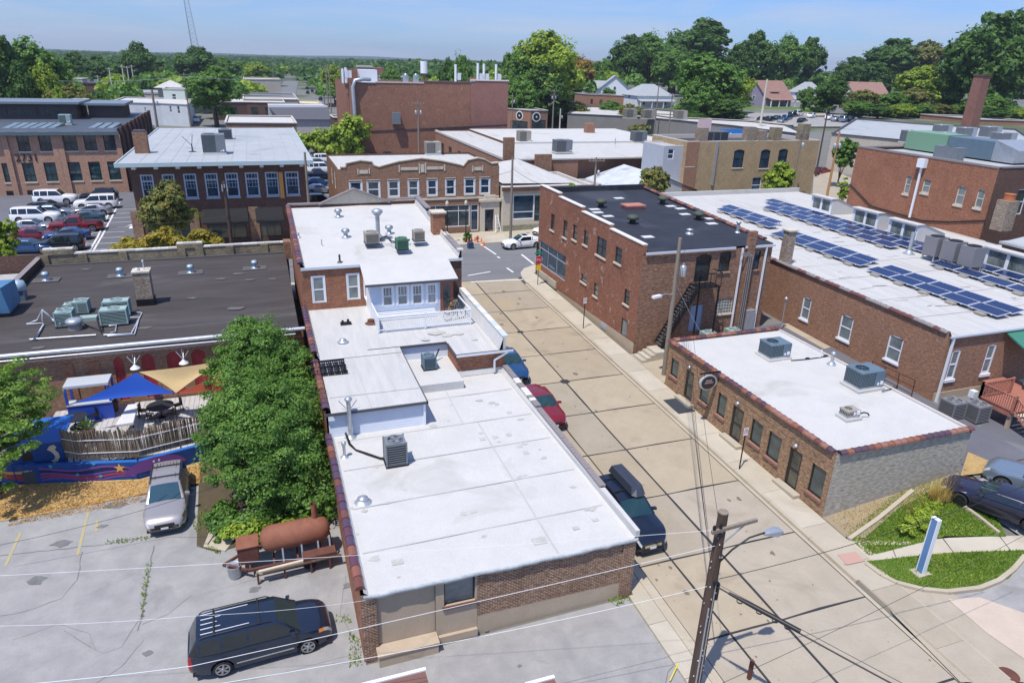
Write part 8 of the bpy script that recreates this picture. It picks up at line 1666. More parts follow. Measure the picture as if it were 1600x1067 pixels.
b4=Vector((1.0,31.5,.3));V=leafcloud(9,[(0,0,.9,1.3,2.6,1.2),(-2.8,-1.9,.4,1.2,1.0,.6),(-1.6,.8,.7,1.0,1.2,.8),(-4.4,-1.2,.3,.6,1.3,.5),(.2,3.6,1.2,.7,2.0,1.6)],16000,.11,.35);t=thing('shrub','dense shrubs and weeds under the trees behind the rusty smoker','shrub',b4);put('foliage',quadmesh('foliage',V,LM['mid']),t)
V=leafcloud(10,[(0,0,.5,1.0,.7,.5),(1.6,-.2,.4,.8,.6,.5),(-.9,.3,.4,.5,.5,.4)],3500,.12,.4);t=thing('shrub','low yellow-green shrub between the rusty smoker and the tree trunks','shrub',(-2.0,28.8,gz(-2,28.8)));put('foliage',quadmesh('foliage',V,LM['light']),t)
def shrub(lab,p,lobes,n,size,mat,seed,clump=.35,name='shrub'):
 t=thing(name,lab,'shrub',p);put('foliage',quadmesh('foliage',leafcloud(seed,lobes,n,size,clump),mat),t);mb=MB()
 for l in lobes[:4]:mb.tube([(l[0]*.3,l[1]*.3,-.05),(l[0],l[1],max(.1,l[2]-l[5]*.3))],[.035,.012],5)
 mb.build('stem',M_woodd,t,True);return t
p=Vector((28.4,19.7,gz(28.4,19.7)+.1));shrub('bright green low shrubs in the bed beside the pole sign',p,[(-.7,-.1,.25,.4,.35,.25),(0,.2,.3,.5,.4,.3),(.9,.5,.35,.5,.4,.35),(1.6,.7,.3,.45,.4,.3),(.4,-.3,.18,.35,.3,.2),(2.3,.9,.3,.4,.3,.3)],6500,.07,LM['light'],21)
p=Vector((31.4,20.9,gz(31.4,20.9)+.1));t=thing('ornamental_grass','clump of tall straw-coloured ornamental grass near the dark coupe','plant',p);rs=random.Random(3);mb=MB()
for k in range(900):a=rs.uniform(0,6.28);l=rs.uniform(.5,1.15);q=Vector((rs.uniform(-.7,.7),rs.uniform(-.35,.35),0));d=Vector((math.cos(a)*.5,math.sin(a)*.5,1)).normalized()*l;u=Vector((-math.sin(a),math.cos(a),0))*.012;mb.add([q-u,q+u,q+d],[(0,1,2)])
mb.build('grass_blade',M_dryblade,t,True)
def tpx(lab,px,py,w,h,z=None,y=None,n=4500,size=.3,mat='mid',seed=1,nl=6,grp=None,name='tree',flat=.8,base=None,clump=.3):
 """tree whose crown covers w x h photo pixels centred at px,py, standing at depth of photo base pixel (base) """
 p=on(*base)if base else None;y=p.y if p else y;c=aty(px,py,y);sc_=(c.y*FF.y+c.x*FF.x+(c.z-CAMZ)*FF.z)/FL;W_=w*sc_/2;Hh=h*sc_/2*1.06
 g=Vector((c.x,y,gz(c.x,y)));r=random.Random(seed);L=[(0,0,c.z-g.z,W_*.62,W_*.6,Hh*.72)]
 for k in range(nl):a=2*math.pi*k/nl+r.uniform(-.3,.3);q=r.uniform(.42,.62);zz=r.uniform(-.45,.5);L.append((W_*q*math.cos(a),W_*q*math.sin(a),c.z-g.z+Hh*zz,W_*r.uniform(.32,.48),W_*r.uniform(.32,.48),Hh*r.uniform(.34,.5)))
 L.append((W_*r.uniform(-.2,.2),0,c.z-g.z+Hh*.62,W_*.42,W_*.4,Hh*.36));return tree(lab,g,L,max(1.0,c.z-g.z),max(.06,W_*.05),n,size,LM[mat],seed,name,grp,clump=clump)
tpx('small tree with greying leaves in front of the dark brown building',262,333,96,92,y=76.5,n=15000,size=.19,mat='olive',seed=31)
for k,(px,py,w,h,lab)in enumerate(((200,383,42,24,'golden-green bush at the left below the small tree'),(250,376,70,38,'large golden-green bush behind the black roof parapet'),(315,374,52,30,'golden-green bush right of the small tree'),(338,380,20,18,'small green bush beside the timber pole'))):
 y=67.5;c=aty(px,py,y);sc_=70/FL*1.02;W_,H_=w*sc_/2,h*sc_/2;shrub(lab,(c.x,y,gz(c.x,y)),[(0,0,c.z-gz(c.x,y)-.2,W_*.7,1.0,H_),(-W_*.55,.2,c.z-gz(c.x,y)-.6,W_*.5,.9,H_*.8),(W_*.55,0,c.z-gz(c.x,y)-.5,W_*.5,.9,H_*.8)],3200,.17,LM['bush'],40+k)
tpx('small yellow-green tree at the left edge by the car park',5,382,44,82,y=70,n=7000,size=.18,mat='light',seed=36)
tpx('bushy dark tree in front of the metal gabled shed',1022,282,62,36,y=80.5,n=6000,size=.22,mat='olive',seed=37);tpx('fresh green small tree in front of the tan brick building',1218,286,54,62,y=80,n=9000,size=.22,mat='light',seed=38)
tpx('green tree beside the orange timber pole',1318,243,46,50,y=99,n=6000,size=.28,mat='mid',seed=39);tpx('thin yellow-green sapling left of the red brick building',1318,297,24,34,y=72,n=2500,size=.16,mat='light',seed=44);tpx('olive small tree behind the broad white roof',998,204,40,16,y=165,n=2500,size=.4,mat='olive',seed=45)
tpx('green sprig growing behind the black roof at its left corner',893,293,24,12,y=70,n=900,size=.14,mat='light',seed=46,name='sapling');tpx('leafy vine in the gap beside the corner building',850,322,14,44,y=72,n=1500,size=.16,mat='mid',seed=47,name='climbing_plant')
t=tpx('clipped round bush on the pavement before the shop',730,371,18,15,y=76.8,n=2600,size=.10,mat='mid',seed=48,name='shrub',nl=5);t['category']='shrub'
t=thing('hedge','thick bright green climbing hedge along the car park behind the buildings','hedge',(14,153,1.4));L=[]
for px,py,r_ in((475,226,2.4),(490,224,2.6),(503,228,2.6),(518,224,2.8),(528,232,2.4),(540,215,3.2),(552,200,3.0),(545,232,2.8),(470,232,2.2),(556,215,2.6)):p=aty(px,py,150-(px>535)*.5);L.append((p.x-14,p.y-153,p.z-1.4,r_,r_*.8,r_))
put('foliage',quadmesh('foliage',leafcloud(50,L,12000,.42,.34),LM['light']),t)
PR={}
def proto(k,seed,mat,n=5200,size=.55):
 r=random.Random(seed);L=[(0,0,8.6,3.6,3.4,3.9)]
 for i in range(9):a=i*.7+r.uniform(-.3,.3);q=r.uniform(2.0,3.4);L.append((q*math.cos(a),q*math.sin(a),r.uniform(5.2,10.8),r.uniform(1.5,2.4),r.uniform(1.5,2.4),r.uniform(1.4,2.3)))
 L+=[(r.uniform(-1,1),r.uniform(-1,1),12.0,1.9,1.8,1.7),(1.4,-2.2,3.4,1.8,1.6,1.3),(-1.8,-1.6,3.6,1.7,1.6,1.4)]
 PR[k]=(quadmesh('crown',leafcloud(seed,L,n,size,.30),LM[mat]),limbs(seed,8,.4,[l[:3]for l in L[1:7]],M_woodd).mesh('trunk',M_woodd))
for k,(sd,mt)in dict(d1=(61,'dark'),d2=(62,'dark'),m1=(63,'mid'),m2=(64,'mid'),l1=(65,'light'),g1=(66,'gold'),o1=(67,'olive')).items():proto(k,sd,mt,20000 if k!='g1' else 13000,.29)
def bt_(lab,k,px,pyt,pyb,w,base=None,y=None,grp='trees behind the town',rz=None):
 """background tree: photo column px, crown top pyt, crown bottom/base pyb, crown width w, ground pixel or depth"""
 yy=y;c=aty(px,pyt,yy);dist=c.x*FF.x+c.y*FF.y+(c.z-CAMZ)*FF.z;g=gz(c.x,yy);H_=max(4,c.z-g);sx=w*dist/FL/9.4
 t=thing('tree',lab,'tree',(c.x,yy,g),(px*7.3)%6.28 if rz is None else rz,grp);
 for nm,me in zip(('crown','trunk'),PR[k]):o=bpy.data.objects.new(nm,me);COL.objects.link(o);o.parent=t
 t.scale=(sx,sx,H_/13.4)
 if yy<=212:t.location.z-=H_*.16;t.scale.z*=1.17;t.scale.x*=1.08;t.scale.y*=1.08
 return t
BT=[('d1',-5,62,130,70,190,'tall dark tree cut by the left edge of the photo'),('m1',48,68,150,84,210,'large green tree behind the left end of the factory'),('l1',62,100,155,50,195,'yellow-green tree behind the factory clerestory'),('o1',108,135,162,60,190,'grey-green low tree behind the factory roof'),('m2',158,140,165,30,185,'round green tree just right of the factory clerestory'),('l1',90,137,162,26,186,'small yellow-green tree behind the factory'),('d2',120,84,122,50,420,'dark tree mass right of the white gabled house, left part'),('d1',150,88,125,46,400,'dark tree mass behind the substation'),('d2',210,70,120,54,380,'tall dark tree with a narrow top on the left'),('d1',186,95,125,40,390,'dark tree filling the gap left of the narrow-topped tree'),('m1',212,121,134,26,330,'small yellow-green tree beside the substation'),('d2',302,76,125,70,430,'broad dark tree under the lattice tower'),('m2',350,90,128,46,460,'green tree right of the lattice tower'),('l1',398,97,120,42,470,'rounded yellow-green tree on the left horizon'),('d1',250,96,125,50,450,'dark tree between the narrow-topped tree and the broad one'),('m1',377,98,125,30,480,'green tree left of the rounded yellow-green tree'),('d2',70,84,120,40,330,'dark tree above the large left green tree'),('m1',328,108,185,78,225,'big leafy green tree standing over the brown shops in the left background'),('l1',520,102,160,40,330,'yellow-green tree beside the far street'),('m2',612,103,125,36,300,'green tree behind the theatre roof'),('d1',575,112,130,40,330,'dark tree behind the theatre left end'),('m2',720,87,122,44,215,'round dark green tree rising behind the theatre roof'),('d2',700,96,124,30,230,'small dark tree left of the round one behind the theatre'),('l1',858,50,180,106,225,'tall bright green walnut-like tree in the centre background'),('m1',812,78,180,60,228,'green tree left of the tall bright green one'),('d1',850,100,186,80,218,'dark lower tree in front of the tall bright green one'),('m2',815,120,180,60,212,'green tree behind the orange corner building'),('g1',905,86,178,62,300,'golden-brown tree in the centre background'),('d2',890,125,186,50,290,'dark bush-like tree below the golden tree'),('m1',942,94,150,44,340,'green tree right of the golden tree'),('d1',985,56,150,62,335,'tall green tree at the left of the central tree group'),('m2',1020,52,150,70,345,'tall green tree second in the central tree group'),('d2',1095,35,150,110,350,'very tall dark broad tree crowning the skyline'),('d1',1060,62,150,80,330,'dark tree under the broad skyline tree'),('m1',1052,80,165,64,300,'mid green tree before the dark skyline tree'),('m1',1112,90,195,100,200,'big green tree standing before the brown-roofed bungalow'),('l1',1150,115,185,60,202,'yellow-green lower tree before the brown-roofed bungalow'),('m2',1096,122,196,60,196,'green tree at the foot of the central group'),('m1',952,138,165,22,262,'small green tree between the pale roofed houses'),('o1',985,164,190,40,205,'olive shrub-like tree in front of the grey hip roof'),('d2',1140,150,205,60,190,'dark low tree behind the long white roof'),('d2',1190,54,150,66,300,'tall green tree directly behind the bungalow'),('m2',1236,56,150,60,310,'tall green tree right behind the bungalow'),('d1',1272,60,150,52,320,'tall green tree between the bungalow and the white house'),('d2',1160,72,150,50,300,'dark tree left behind the bungalow'),('m1',1262,138,175,26,205,'small green tree beside the white house'),('d2',1304,122,200,50,190,'dense dark tree in front of the white house'),('d1',1335,90,150,56,300,'dark tree behind the white house'),('d1',1405,62,150,104,310,'broad dark tree behind the cream house'),('o1',1450,66,150,74,300,'olive-topped tree right of the broad dark one'),('l1',1455,105,195,84,196,'yellow-green tree right of the cream house'),('o1',1350,142,205,54,186,'olive tree at the left foot of the cream house'),('m1',1392,146,205,60,184,'green tree under the cream house roof'),('o1',1432,140,205,56,183,'greyish tree right of the cream house foot'),('d2',1370,100,150,60,300,'dark tree just behind the cream house ridge'),('d1',1558,24,190,120,180,'huge dark tree at the right edge of the photo'),('d2',1610,26,190,100,190,'dark tree cut off by the right edge of the photo'),('m2',1520,60,180,60,190,'green tree left of the huge dark one'),('m1',1490,120,190,50,188,'green tree left of the tall brick chimney'),('m1',1545,150,192,60,168,'green bush-like tree behind the tall brick chimney'),('d1',1500,92,170,46,214,'dark tree left behind the tall brick chimney'),('m2',1585,165,200,40,165,'low green tree at the right edge below the huge dark tree')]
for k,px,pt,pb,w_,y,lab in BT:bt_(lab,k,px,pt,pb,w_,y=y)
lowt=sorted([(1345,158,176,44),(1375,166,172,40),(1408,164,174,44),(1440,168,176,44),(1470,166,178,44),(1498,172,178,40),(1330,172,182,30),(1560,172,160,50),(1598,178,158,50),(1285,150,196,34),(1120,166,196,60),(1085,174,192,40),(955,158,228,40),(900,160,222,50),(870,164,224,50)])
for k,(px,pt,y,w_)in enumerate(lowt):bt_('low green tree at the slope foot, %s from the left of its row'%'first second third fourth fifth sixth seventh eighth ninth tenth eleventh twelfth thirteenth fourteenth fifteenth'.split()[k],['m1','o1','m2','d1','l1'][k%5],px,pt,190,w_,y=y,grp='low trees at the foot of the slope')
rs=np.random.RandomState(77);V=[]
def wood(nm,n,y0,y1,skip,size,q,mat,lab=None,hmin=7,hmax=13):
 ys_=y0+(y1-y0)*rs.rand(n)**1.3;pxs_=rs.uniform(-120,1720,n);out=[]
 for yy,pp in zip(ys_,pxs_):
  d=ray(pp,100);x=d.x/d.y*yy
  if skip(x,yy,pp):continue
  h=rs.uniform(hmin,hmax);r_=h*rs.uniform(.42,.6);g=gz(x,yy);k=q;dd=rs.normal(size=(k,3));dd/=np.linalg.norm(dd,axis=1)[:,None];dd[:,2]=np.abs(dd[:,2])-.15
  P=np.array([x,yy,g+h*.55])+dd*np.array([r_,r_,h*.48])*rs.uniform(.75,1.08,(k,1));nor=dd+rs.normal(size=(k,3))*.5;a=np.cross(nor,rs.normal(size=(k,3)));a/=np.linalg.norm(a,axis=1)[:,None];b=np.cross(nor,a);b/=np.linalg.norm(b,axis=1)[:,None];s=size*rs.uniform(.6,1.3,(k,1));a*=s;b*=s
  out.append(np.stack([P-a-b,P+a-b,P+a+b,P-a+b],1).reshape(-1,3))
 o=put(nm,quadmesh(nm,np.concatenate(out),mat));return tag(o,kind='stuff')
street=lambda x,y:abs(x-(17+(y-398)*.065))<9 and y<640
wood('distant_wood',1500,470,1100,lambda x,y,p:street(x,y)or(p<600 and y<560 and rs.rand()<.35)or(420<p<510 and y<440),1.5,60,LM['dark'],hmin=8,hmax=13)
wood('distant_wood',2300,1050,3400,lambda x,y,p:street(x,y)and y<1400,3.2,46,LM['dark'],hmin=8,hmax=12)
wood('distant_wood',380,235,520,lambda x,y,p:(p<640 and(street(x,y)or rs.rand()<.62))or(640<p<780 and y<330)or p>780 and y<290,.62,200,LM['mid'],hmin=8,hmax=12)
wood('distant_wood',420,330,1000,lambda x,y,p:street(x,y)or(420<p<510 and y<440),.9,130,LM['light'],hmin=7,hmax=11)
ridge=MB();rp_=random.Random(4);pts=[on_ for on_ in range(0)]
n_=90
for s_,(Y0,hh)in enumerate(((3600,10),(4800,17))):
 A=[(-2500+i*110,Y0+200*math.sin(i*.4),0)for i in range(n_)];top=[(x,y+260,hh+5*math.sin(i*.23+s_)+3*math.sin(i*.7))for i,(x,y,z)in enumerate(A)];ridge.add(A+top,[(i,i+1,n_+i+1,n_+i)for i in range(n_-1)],0,True)
tag(ridge.build('hills',mottled('wooded_ridge',(.018,.05,.02),(.035,.085,.03),.02,.95,0,.15)),kind='structure')
mb=MB();fsx=lambda y:17+(y-398)*.065-1.5
for a,b_ in((235,420),(420,620)):mb.poly((fsx(a)-5.5,a,gz(fsx(a),a)+.12),(fsx(a)+5.5,a,gz(fsx(a),a)+.12),(fsx(b_)+5.5,b_,gz(fsx(b_),b_)+.12),(fsx(b_)-5.5,b_,gz(fsx(b_),b_)+.12))
tag(mb.build('far_street',M_asph2),kind='structure')
sheet('parking_lot',[(-60,76),(-13.2,76),(-13.2,118),(-60,118)],M_asph3,.012,6);mb=MB();
strip(mb,pxs((181,311),(152,372),(140,392)),.2,.03);strip(mb,pxs((187,316),(160,368),(146,392)),.2,.03)
for k in range(9):y=82.5+2.75*k;strip(mb,[(-20.4,y),(-15.8,y)],.12,.03);strip(mb,[(-27.5,y),(-22.5,y)],.12,.03)
a_=on(207,354);mb.add([(a_.x-.25,a_.y-1.2,a_.z+.03),(a_.x+.25,a_.y-1.2,a_.z+.03),(a_.x+.25,a_.y+.2,a_.z+.03),(a_.x-.25,a_.y+.2,a_.z+.03)],[(0,1,2,3)]);mb.add([(a_.x-.8,a_.y+.2,a_.z+.03),(a_.x+.8,a_.y+.2,a_.z+.03),(a_.x,a_.y+1.4,a_.z+.03)],[(0,1,2)])
tag(mb.build('parking_lines',M_paint),kind='structure')
sheet('parking_lot',[(5.6,82),(34,82),(34,151),(5.6,151)],M_asph2,.012,6);sheet('parking_lot',[(-18,122),(16,122),(24,196),(-18,196)],M_asph3,.014,6)
polysheet('hillside_car_park',[tuple(on(*q)[:2])for q in((1130,200),(1340,200),(1340,182),(1180,178),(1130,186))],M_asph,.3);polysheet('lawn',[tuple(on(*q)[:2])for q in((1140,180),(1290,178),(1290,170),(1140,168))],M_grass,.35);polysheet('street',[tuple(on(*q)[:2])for q in((1140,187),(1290,183),(1290,178),(1140,180))],M_concg[1],.4)
polysheet('side_street',[tuple(on(*q)[:2])for q in((1268,320),(1330,330),(1345,285),(1290,262),(1272,268))],M_concg[0],.05)
# POLES, WIRES, SIGNS
def wire(lab,pts,r=.011,sag=.35,n=14,mat=None,name='overhead_wire'):
 mb=MB();P=[]
 for a,b_ in zip(pts,pts[1:]):
  a,b_=Vector(a),Vector(b_)
  for i in range(n):t=i/n;q=a.lerp(b_,t);q.z-=sag*4*t*(1-t);P.append(q)
 P.append(Vector(pts[-1]));mb.tube(P,r,5,cap=False);return one(name,mb,mat or M_blackpl,lab,'wire')
M_whitew=plain('bright_service_wire',(.72,.73,.76),.5)
np_=thing('utility_pole','big dark timber utility pole with crossarm and street lamp at the bottom of the photo','utility pole',(12.95,15.25,gz(13,15.2)))
X0,Y0=12.95,15.25;T=7.95;zb=gz(X0,Y0)
MB().cyl((X0,Y0,zb-.5),(X0,Y0,T),.23,.165,16).build('pole',M_woodd,np_);MB().cyl((X0,Y0,T),(X0,Y0,T+.03),.168,.16,16).build('pole_top',M_wood,np_)
a,b_=aty(1101,820,Y0-.2),aty(1178,803,Y0-.2);MB().bar((X0-.5,Y0-.21,7.42),(X0+1.25,Y0-.17,7.50),.09,.12).build('crossarm',M_wood,np_);MB().bar((X0+.75,Y0-.2,7.42),(X0+.05,Y0-.2,6.9),.04).build('crossarm_brace',M_galv,np_)
mb=MB();mb.lathe((X0-.42,Y0-.2,7.5),[(.05,0),(.06,.1),(.03,.16)],8);mb.lathe((X0-.18,Y0-.2,7.5),[(.05,0),(.06,.1),(.03,.16)],8);mb.build('insulator',M_dkmetal,np_)
LH=Vector((15.0,15.15,6.75));mb=MB();mb.tube([(X0+.15,Y0,5.9),(X0+.6,Y0-.02,6.35),(X0+1.2,Y0-.05,6.72),tuple(LH+Vector((-.3,0,.08)))],.03,8);mb.build('lamp_arm',M_dkmetal,np_)
lh=MB();lh.add([(LH.x+dx,LH.y+dy*w_,LH.z+dz)for dx,w_,dz in((-.34,.05,.05),(-.15,.12,.1),(.15,.17,.12),(.38,.13,.06))for dy in(-1,1)]+[(LH.x+dx,LH.y+dy*w_,LH.z+dz)for dx,w_,dz in((-.34,.05,.0),(-.15,.12,-.03),(.15,.17,-.09),(.38,.12,-.03))for dy in(-1,1)],[(0,2,3,1),(2,4,5,3),(4,6,7,5),(9,11,10,8),(11,13,12,10),(13,15,14,12),(0,8,10,2),(2,10,12,4),(4,12,14,6),(3,11,9,1),(5,13,11,3),(7,15,13,5),(6,14,15,7),(1,9,8,0)]);lh.build('lamp_head',M_galv,np_)
mb=MB();r=random.Random(1)
for k in range(26):z=zb+1+k*.25;a=r.uniform(3.4,5.6);mb.bar((X0+.2*math.cos(a),Y0+.2*math.sin(a),z),(X0+.225*math.cos(a),Y0+.225*math.sin(a),z+.05),.02,.05)
mb.build('staple',M_galv,np_);mb=MB();mb.tube([(X0-.12,Y0-.2,zb),(X0-.1,Y0-.19,4.2)],.03,6);mb.tube([(X0+.0,Y0-.22,zb),(X0+.02,Y0-.2,5.2)],.02,6);mb.build('conduit',M_galv,np_)
mb=MB();mb.box(X0+.17,X0+.27,Y0-.12,Y0+.05,4.4,5.1);mb.lathe((X0-.05,Y0-.22,5.2),[(.05,0),(.06,.1),(.02,.16)],8);mb.build('cable_bracket',M_dkmetal,np_)
q0=Vector((X0+.2,Y0-.1,4.95));q1=Vector((16.6,9.5,4.6));d=(q1-q0);mb=MB();mb.tube([q0+d*.06,q0+d*.2,q0+d*.42],[.05,.085,.07],10);
for s_ in(.12,.22,.3,.36):c=q0+d*s_;mb.lathe((c.x,c.y,c.z-.12),[(.1,0),(.11,.03),(.1,.06)],8,cap=False)
one('cable_splice_closure',mb,M_blackpl,'black cable splice hanging from the heavy cable right of the near utility pole','cable closure')
wire('heavy black cable running from the near pole toward the bottom right',[q0,q1+d*.5],.028,.1);wire('thin lashed wire beside the heavy black cable',[q0+Vector((0,0,.12)),q1+d*.5+Vector((.1,0,.1))],.01,.05)
def pole(lab,px,pt,pb,y=None,base=None,arm=0,r=.14,mat=None,tr=0,lamp=False,lean=0,grp=None,two=False):
 if y is None:P=on(*base);y=P.y
 a=aty(px,pt,y);x=aty(pb[0],pb[1],y).x if pb else a.x;x=a.x;g=gz(x,y);t=thing('utility_pole',lab,'utility pole',(x,y,g),0,grp);m=mat or M_wood
 MB().cyl((x,y,g-.3),(x,y,a.z),r*1.25,r*.8,10).build('pole',m,t)
 if arm:
  for k in range(arm):z=a.z-.5-k*1.1;MB().box(x-1.3,x+1.3,y-r-.1,y-r,z-.06,z+.06).build('crossarm',m,t);mb=MB();[mb.cyl((x+s,y-r-.05,z+.06),(x+s,y-r-.05,z+.26),.05,.03,6)for s in(-1.15,-.5,.5,1.15)];mb.build('insulator',M_galv,t)
 for k in range(tr):s=-1 if(k%2==0)==(tr>1)else 1;z=a.z-2.6;mb=MB();mb.lathe((x+s*(r+.3),y-.1,z),[(.2,0),(.22,.04),(.22,.66),(.14,.74)],12);mb.cyl((x+s*(r+.3),y-.1,z+.7),(x+s*(r+.3),y-.1,z+.9),.06,.04,6);mb.build('transformer',M_galv,t)
 if lamp:mb=MB();mb.tube([(x,y,a.z-3.9),(x-.9,y-.3,a.z-3.7),(x-1.3,y-.4,a.z-3.75)],.035,6);mb.build('lamp_arm',M_galv,t);mb=MB();mb.obox((x-1.6,y-.5,a.z-3.75),(.35,.1,0),(-.03,.12,0),(0,0,.08));mb.build('lamp_head',M_winw,t)
 return t,Vector((x,y,a.z))
bp=Vector((aty(1052,528,38.6).x,38.6,0));t,pA=pole('timber pole with transformer and white lamp in front of the rear brick wall',1063,372,None,y=38.6,tr=1,lamp=True,r=.15)
t,pB=pole('dark leaning timber pole in front of the dark brown building',350,284,None,y=66.2,r=.17,mat=M_woodd,arm=0);mb=MB();[mb.cyl((pB.x+s*.2,pB.y-.2,pB.z-.5-abs(s)*.3),(pB.x+s*.2,pB.y-.2,pB.z-.2),.07,.05,6)for s in(-1,0,1)];mb.build('insulator',M_galv,t)
t,pC=pole('smooth brown timber pole at the corner of the dark brown building',476,238,None,y=79.8,r=.15);t,pD=pole('slim timber pole in front of the ornamented brick shop and tan shop',801,246,None,y=76.6,r=.14)
t,pE=pole('grey pole with transformer in front of the theatre wall',653,158,None,y=146,r=.2,tr=2,arm=1);t,pF=pole('double crossarm pole near the small orange brick building',866,140,None,y=192,arm=2,tr=2,r=.2);pole('slim dark pole left of the orange brick corner building',801,146,None,y=190,r=.16,tr=1)
pole('grey pole standing right of the orange brick corner building',876,170,None,y=184,r=.2,mat=M_limestone,tr=1)
t,pG=pole('pole with cross arm and small lamp beside the green tree and tan brick wall',1254,203,None,y=86,arm=1,tr=1,r=.15);t,pH=pole('orange new timber pole with two transformers',1312,205,None,y=88,tr=2,r=.17,mat=mottled('orange_timber',(.42,.22,.08),(.50,.28,.12),2,.8,.2,10))
t,pI=pole('dark slim pole left of the orange timber pole',1294,170,None,y=110,r=.15,mat=M_woodd,arm=1);t,pJ=pole('grey pole with short arms behind the tan shop',932,246,None,y=93,r=.15,arm=1,tr=1);pole('tall pale pole in front of the brown-roofed bungalow',1199,124,None,y=165,r=.3,mat=M_limestone);pole('dark pole behind the broad white roof near the house',1051,146,None,y=170,r=.18,arm=1);pole('dark pole with crossarm right of the hip-roofed house',1030,128,None,y=185,r=.16,arm=1)
t,pK=pole('grey pole rising by the factory side wall',237,140,None,y=140,r=.22,arm=0,tr=1);pole('pole with crossarm beside the leafy tree in the left background',287,114,None,y=225,r=.2,arm=1,tr=1)
for k,(px,pt)in enumerate(((170,106),(190,102),(198,104),(205,102),(152,118))):pole('%s slim pole of the substation group on the left horizon'%['leftmost but one','middle','fourth','rightmost','lowest'][k],px,pt,None,y=330+6*k,r=.25,arm=1,mat=M_limestone)
for k,(px,pt,y)in enumerate(((503,104,330),(509,102,300),(513,103,280),(500,108,420),(493,112,520),(531,98,240),(424,88,420))):pole('%s along the far street left of the theatre'%['slim pole third from the theatre','tall slim pole fourth','tall slim pole second','shorter pole fifth','shortest distant pole','tall pole right beside the theatre','lone thin mast left of the far street'][k],px,pt,None,y=y,r=.2,arm=1 if k<5 else 0,mat=M_wood)
t=thing('lattice_mast','tall thin steel lattice mast on the left horizon','radio mast',(0,0,0));y=470;a,b_=aty(307,76,y),aty(299,-30,y);t.location=(a.x,y,gz(a.x,y));WL[t.name]=tuple(t.location);w0,w1=3.2,1.2;zc0=gz(a.x,y);h=b_.z;mb=MB();x=a.x;L3_=[]
for k in range(3):an=k*2.094;p,q=Vector((x+w0*math.cos(an),y+w0*math.sin(an),zc0)),Vector((x-3+w1*math.cos(an),y+w1*math.sin(an),h));L3_.append((p,q));MB().bar(p,q,.3).build('mast_leg',M_galv,t)
for i in range(26):
 for k in range(3):(p,q),(p2,q2)=L3_[k],L3_[(k+1)%3];mb.bar(p.lerp(q,i/26),p2.lerp(q2,(i+1)/26),.12)
mb.build('lattice_bracing',M_galv,t)
for k,(za,dx,lab)in enumerate(((4.75,0,'lowest of the wires running up the alley from the near pole'),(4.95,.06,'second lowest of the wires running up the alley'),(5.15,.12,'middle wire running up the alley from the near pole'),(5.5,.2,'upper wire running up the alley from the near pole'),(7.45,.3,'topmost wire running up the alley from the crossarm'))):
 wire(lab,[(X0+.1,Y0-.1+.1*k,za),(pA.x+dx-.1,pA.y-.15,[pA.z-2.3,pA.z-2.0,pA.z-1.5,pA.z-1.0,pA.z-.2][k])],.008,.25+.07*k)
rays=[((0,901),(1060,800),7.0,'thin white wire crossing the photo just under the near roof edge'),((60,1062),(980,850),5.8,'bright white wire crossing the minivan and the near brick wall'),((0,974),(560,933),6.2,'faint white wire across the left car park toward the roof corner'),((0,1065),(1110,905),4.9,'white service wire sweeping across the apron to the near pole')]
wire('thin white wire crossing in front of the near roof edge to the pole',[at(-60,902,6.5),(X0-.2,Y0,7.3)],.006,.1,mat=M_whitew);wire('bright white wire crossing the minivan toward the near pole',[at(-40,1075,5.6),at(300,1040,5.9),(X0-.2,Y0-.1,6.75)],.008,.05,mat=M_whitew)
wire('faint white wire over the left car park ending at the roof corner',[at(-60,978,5.2),at(300,962,4.4),(2.0,20.1,3.15)],.006,.1,mat=M_whitew);wire('white service wire sweeping over the asphalt apron to the near pole',[at(250,1082,4.0),(X0-.25,Y0-.1,5.1)],.008,.25,mat=M_whitew)
wire('dark wire crossing from the near pole to the right edge',[(X0+.2,Y0-.1,5.3),at(1620,752,7.6)],.012,.3);wire('dark wire crossing the lawn to the lower middle',[at(1110,1075,3.0),at(1640,815,5.2)],.008,.2);wire('dark thin wire from the left edge to the wagon roof line',[at(-20,855,1.5),at(225,796,2.2),at(470,710,6.0)],.01,.1)
wire('dark wire from the dark timber pole over the small tree',[pB+Vector((0,-.2,-3)),(pB.x-30,pB.y+6,pB.z-3.2)],.02,1.0);wire('dark wire from the dark timber pole to the smooth brown pole',[pB+Vector((0,0,-3.2)),pC+Vector((0,0,-3))],.02,.6);wire('second dark wire from the dark timber pole toward the ornamented shop',[pB+Vector((0,0,-3.6)),pD+Vector((0,0,-1.5))],.02,.8)
for k in range(3):wire(['lowest','middle','highest'][k]+' of three dark wires fanning from the dark timber pole over the shopfront',[pB+Vector((.1,0,-3.1-.2*k)),(pB.x+9,pB.y+10,4.0+.5*(2-k))],.018,.3)
wire('grey wire from the slim pole across the corner building',[pD+Vector((0,0,-1.2)),(27,63,9.9)],.02,.4);wire('dark wire across the long grey side wall',[pF+Vector((0,0,-2)),aty(1190,205,150)],.04,1.2)
wire('long pale wire along the left horizon',[aty(0,122,200),aty(290,120,215),aty(500,118,230)],.05,1.0,mat=M_galv);wire('guy wire at the low building corner',[pA+Vector((0,0,-3)),(27.5,37.6,4.2)],.012,.1,mat=M_galv)
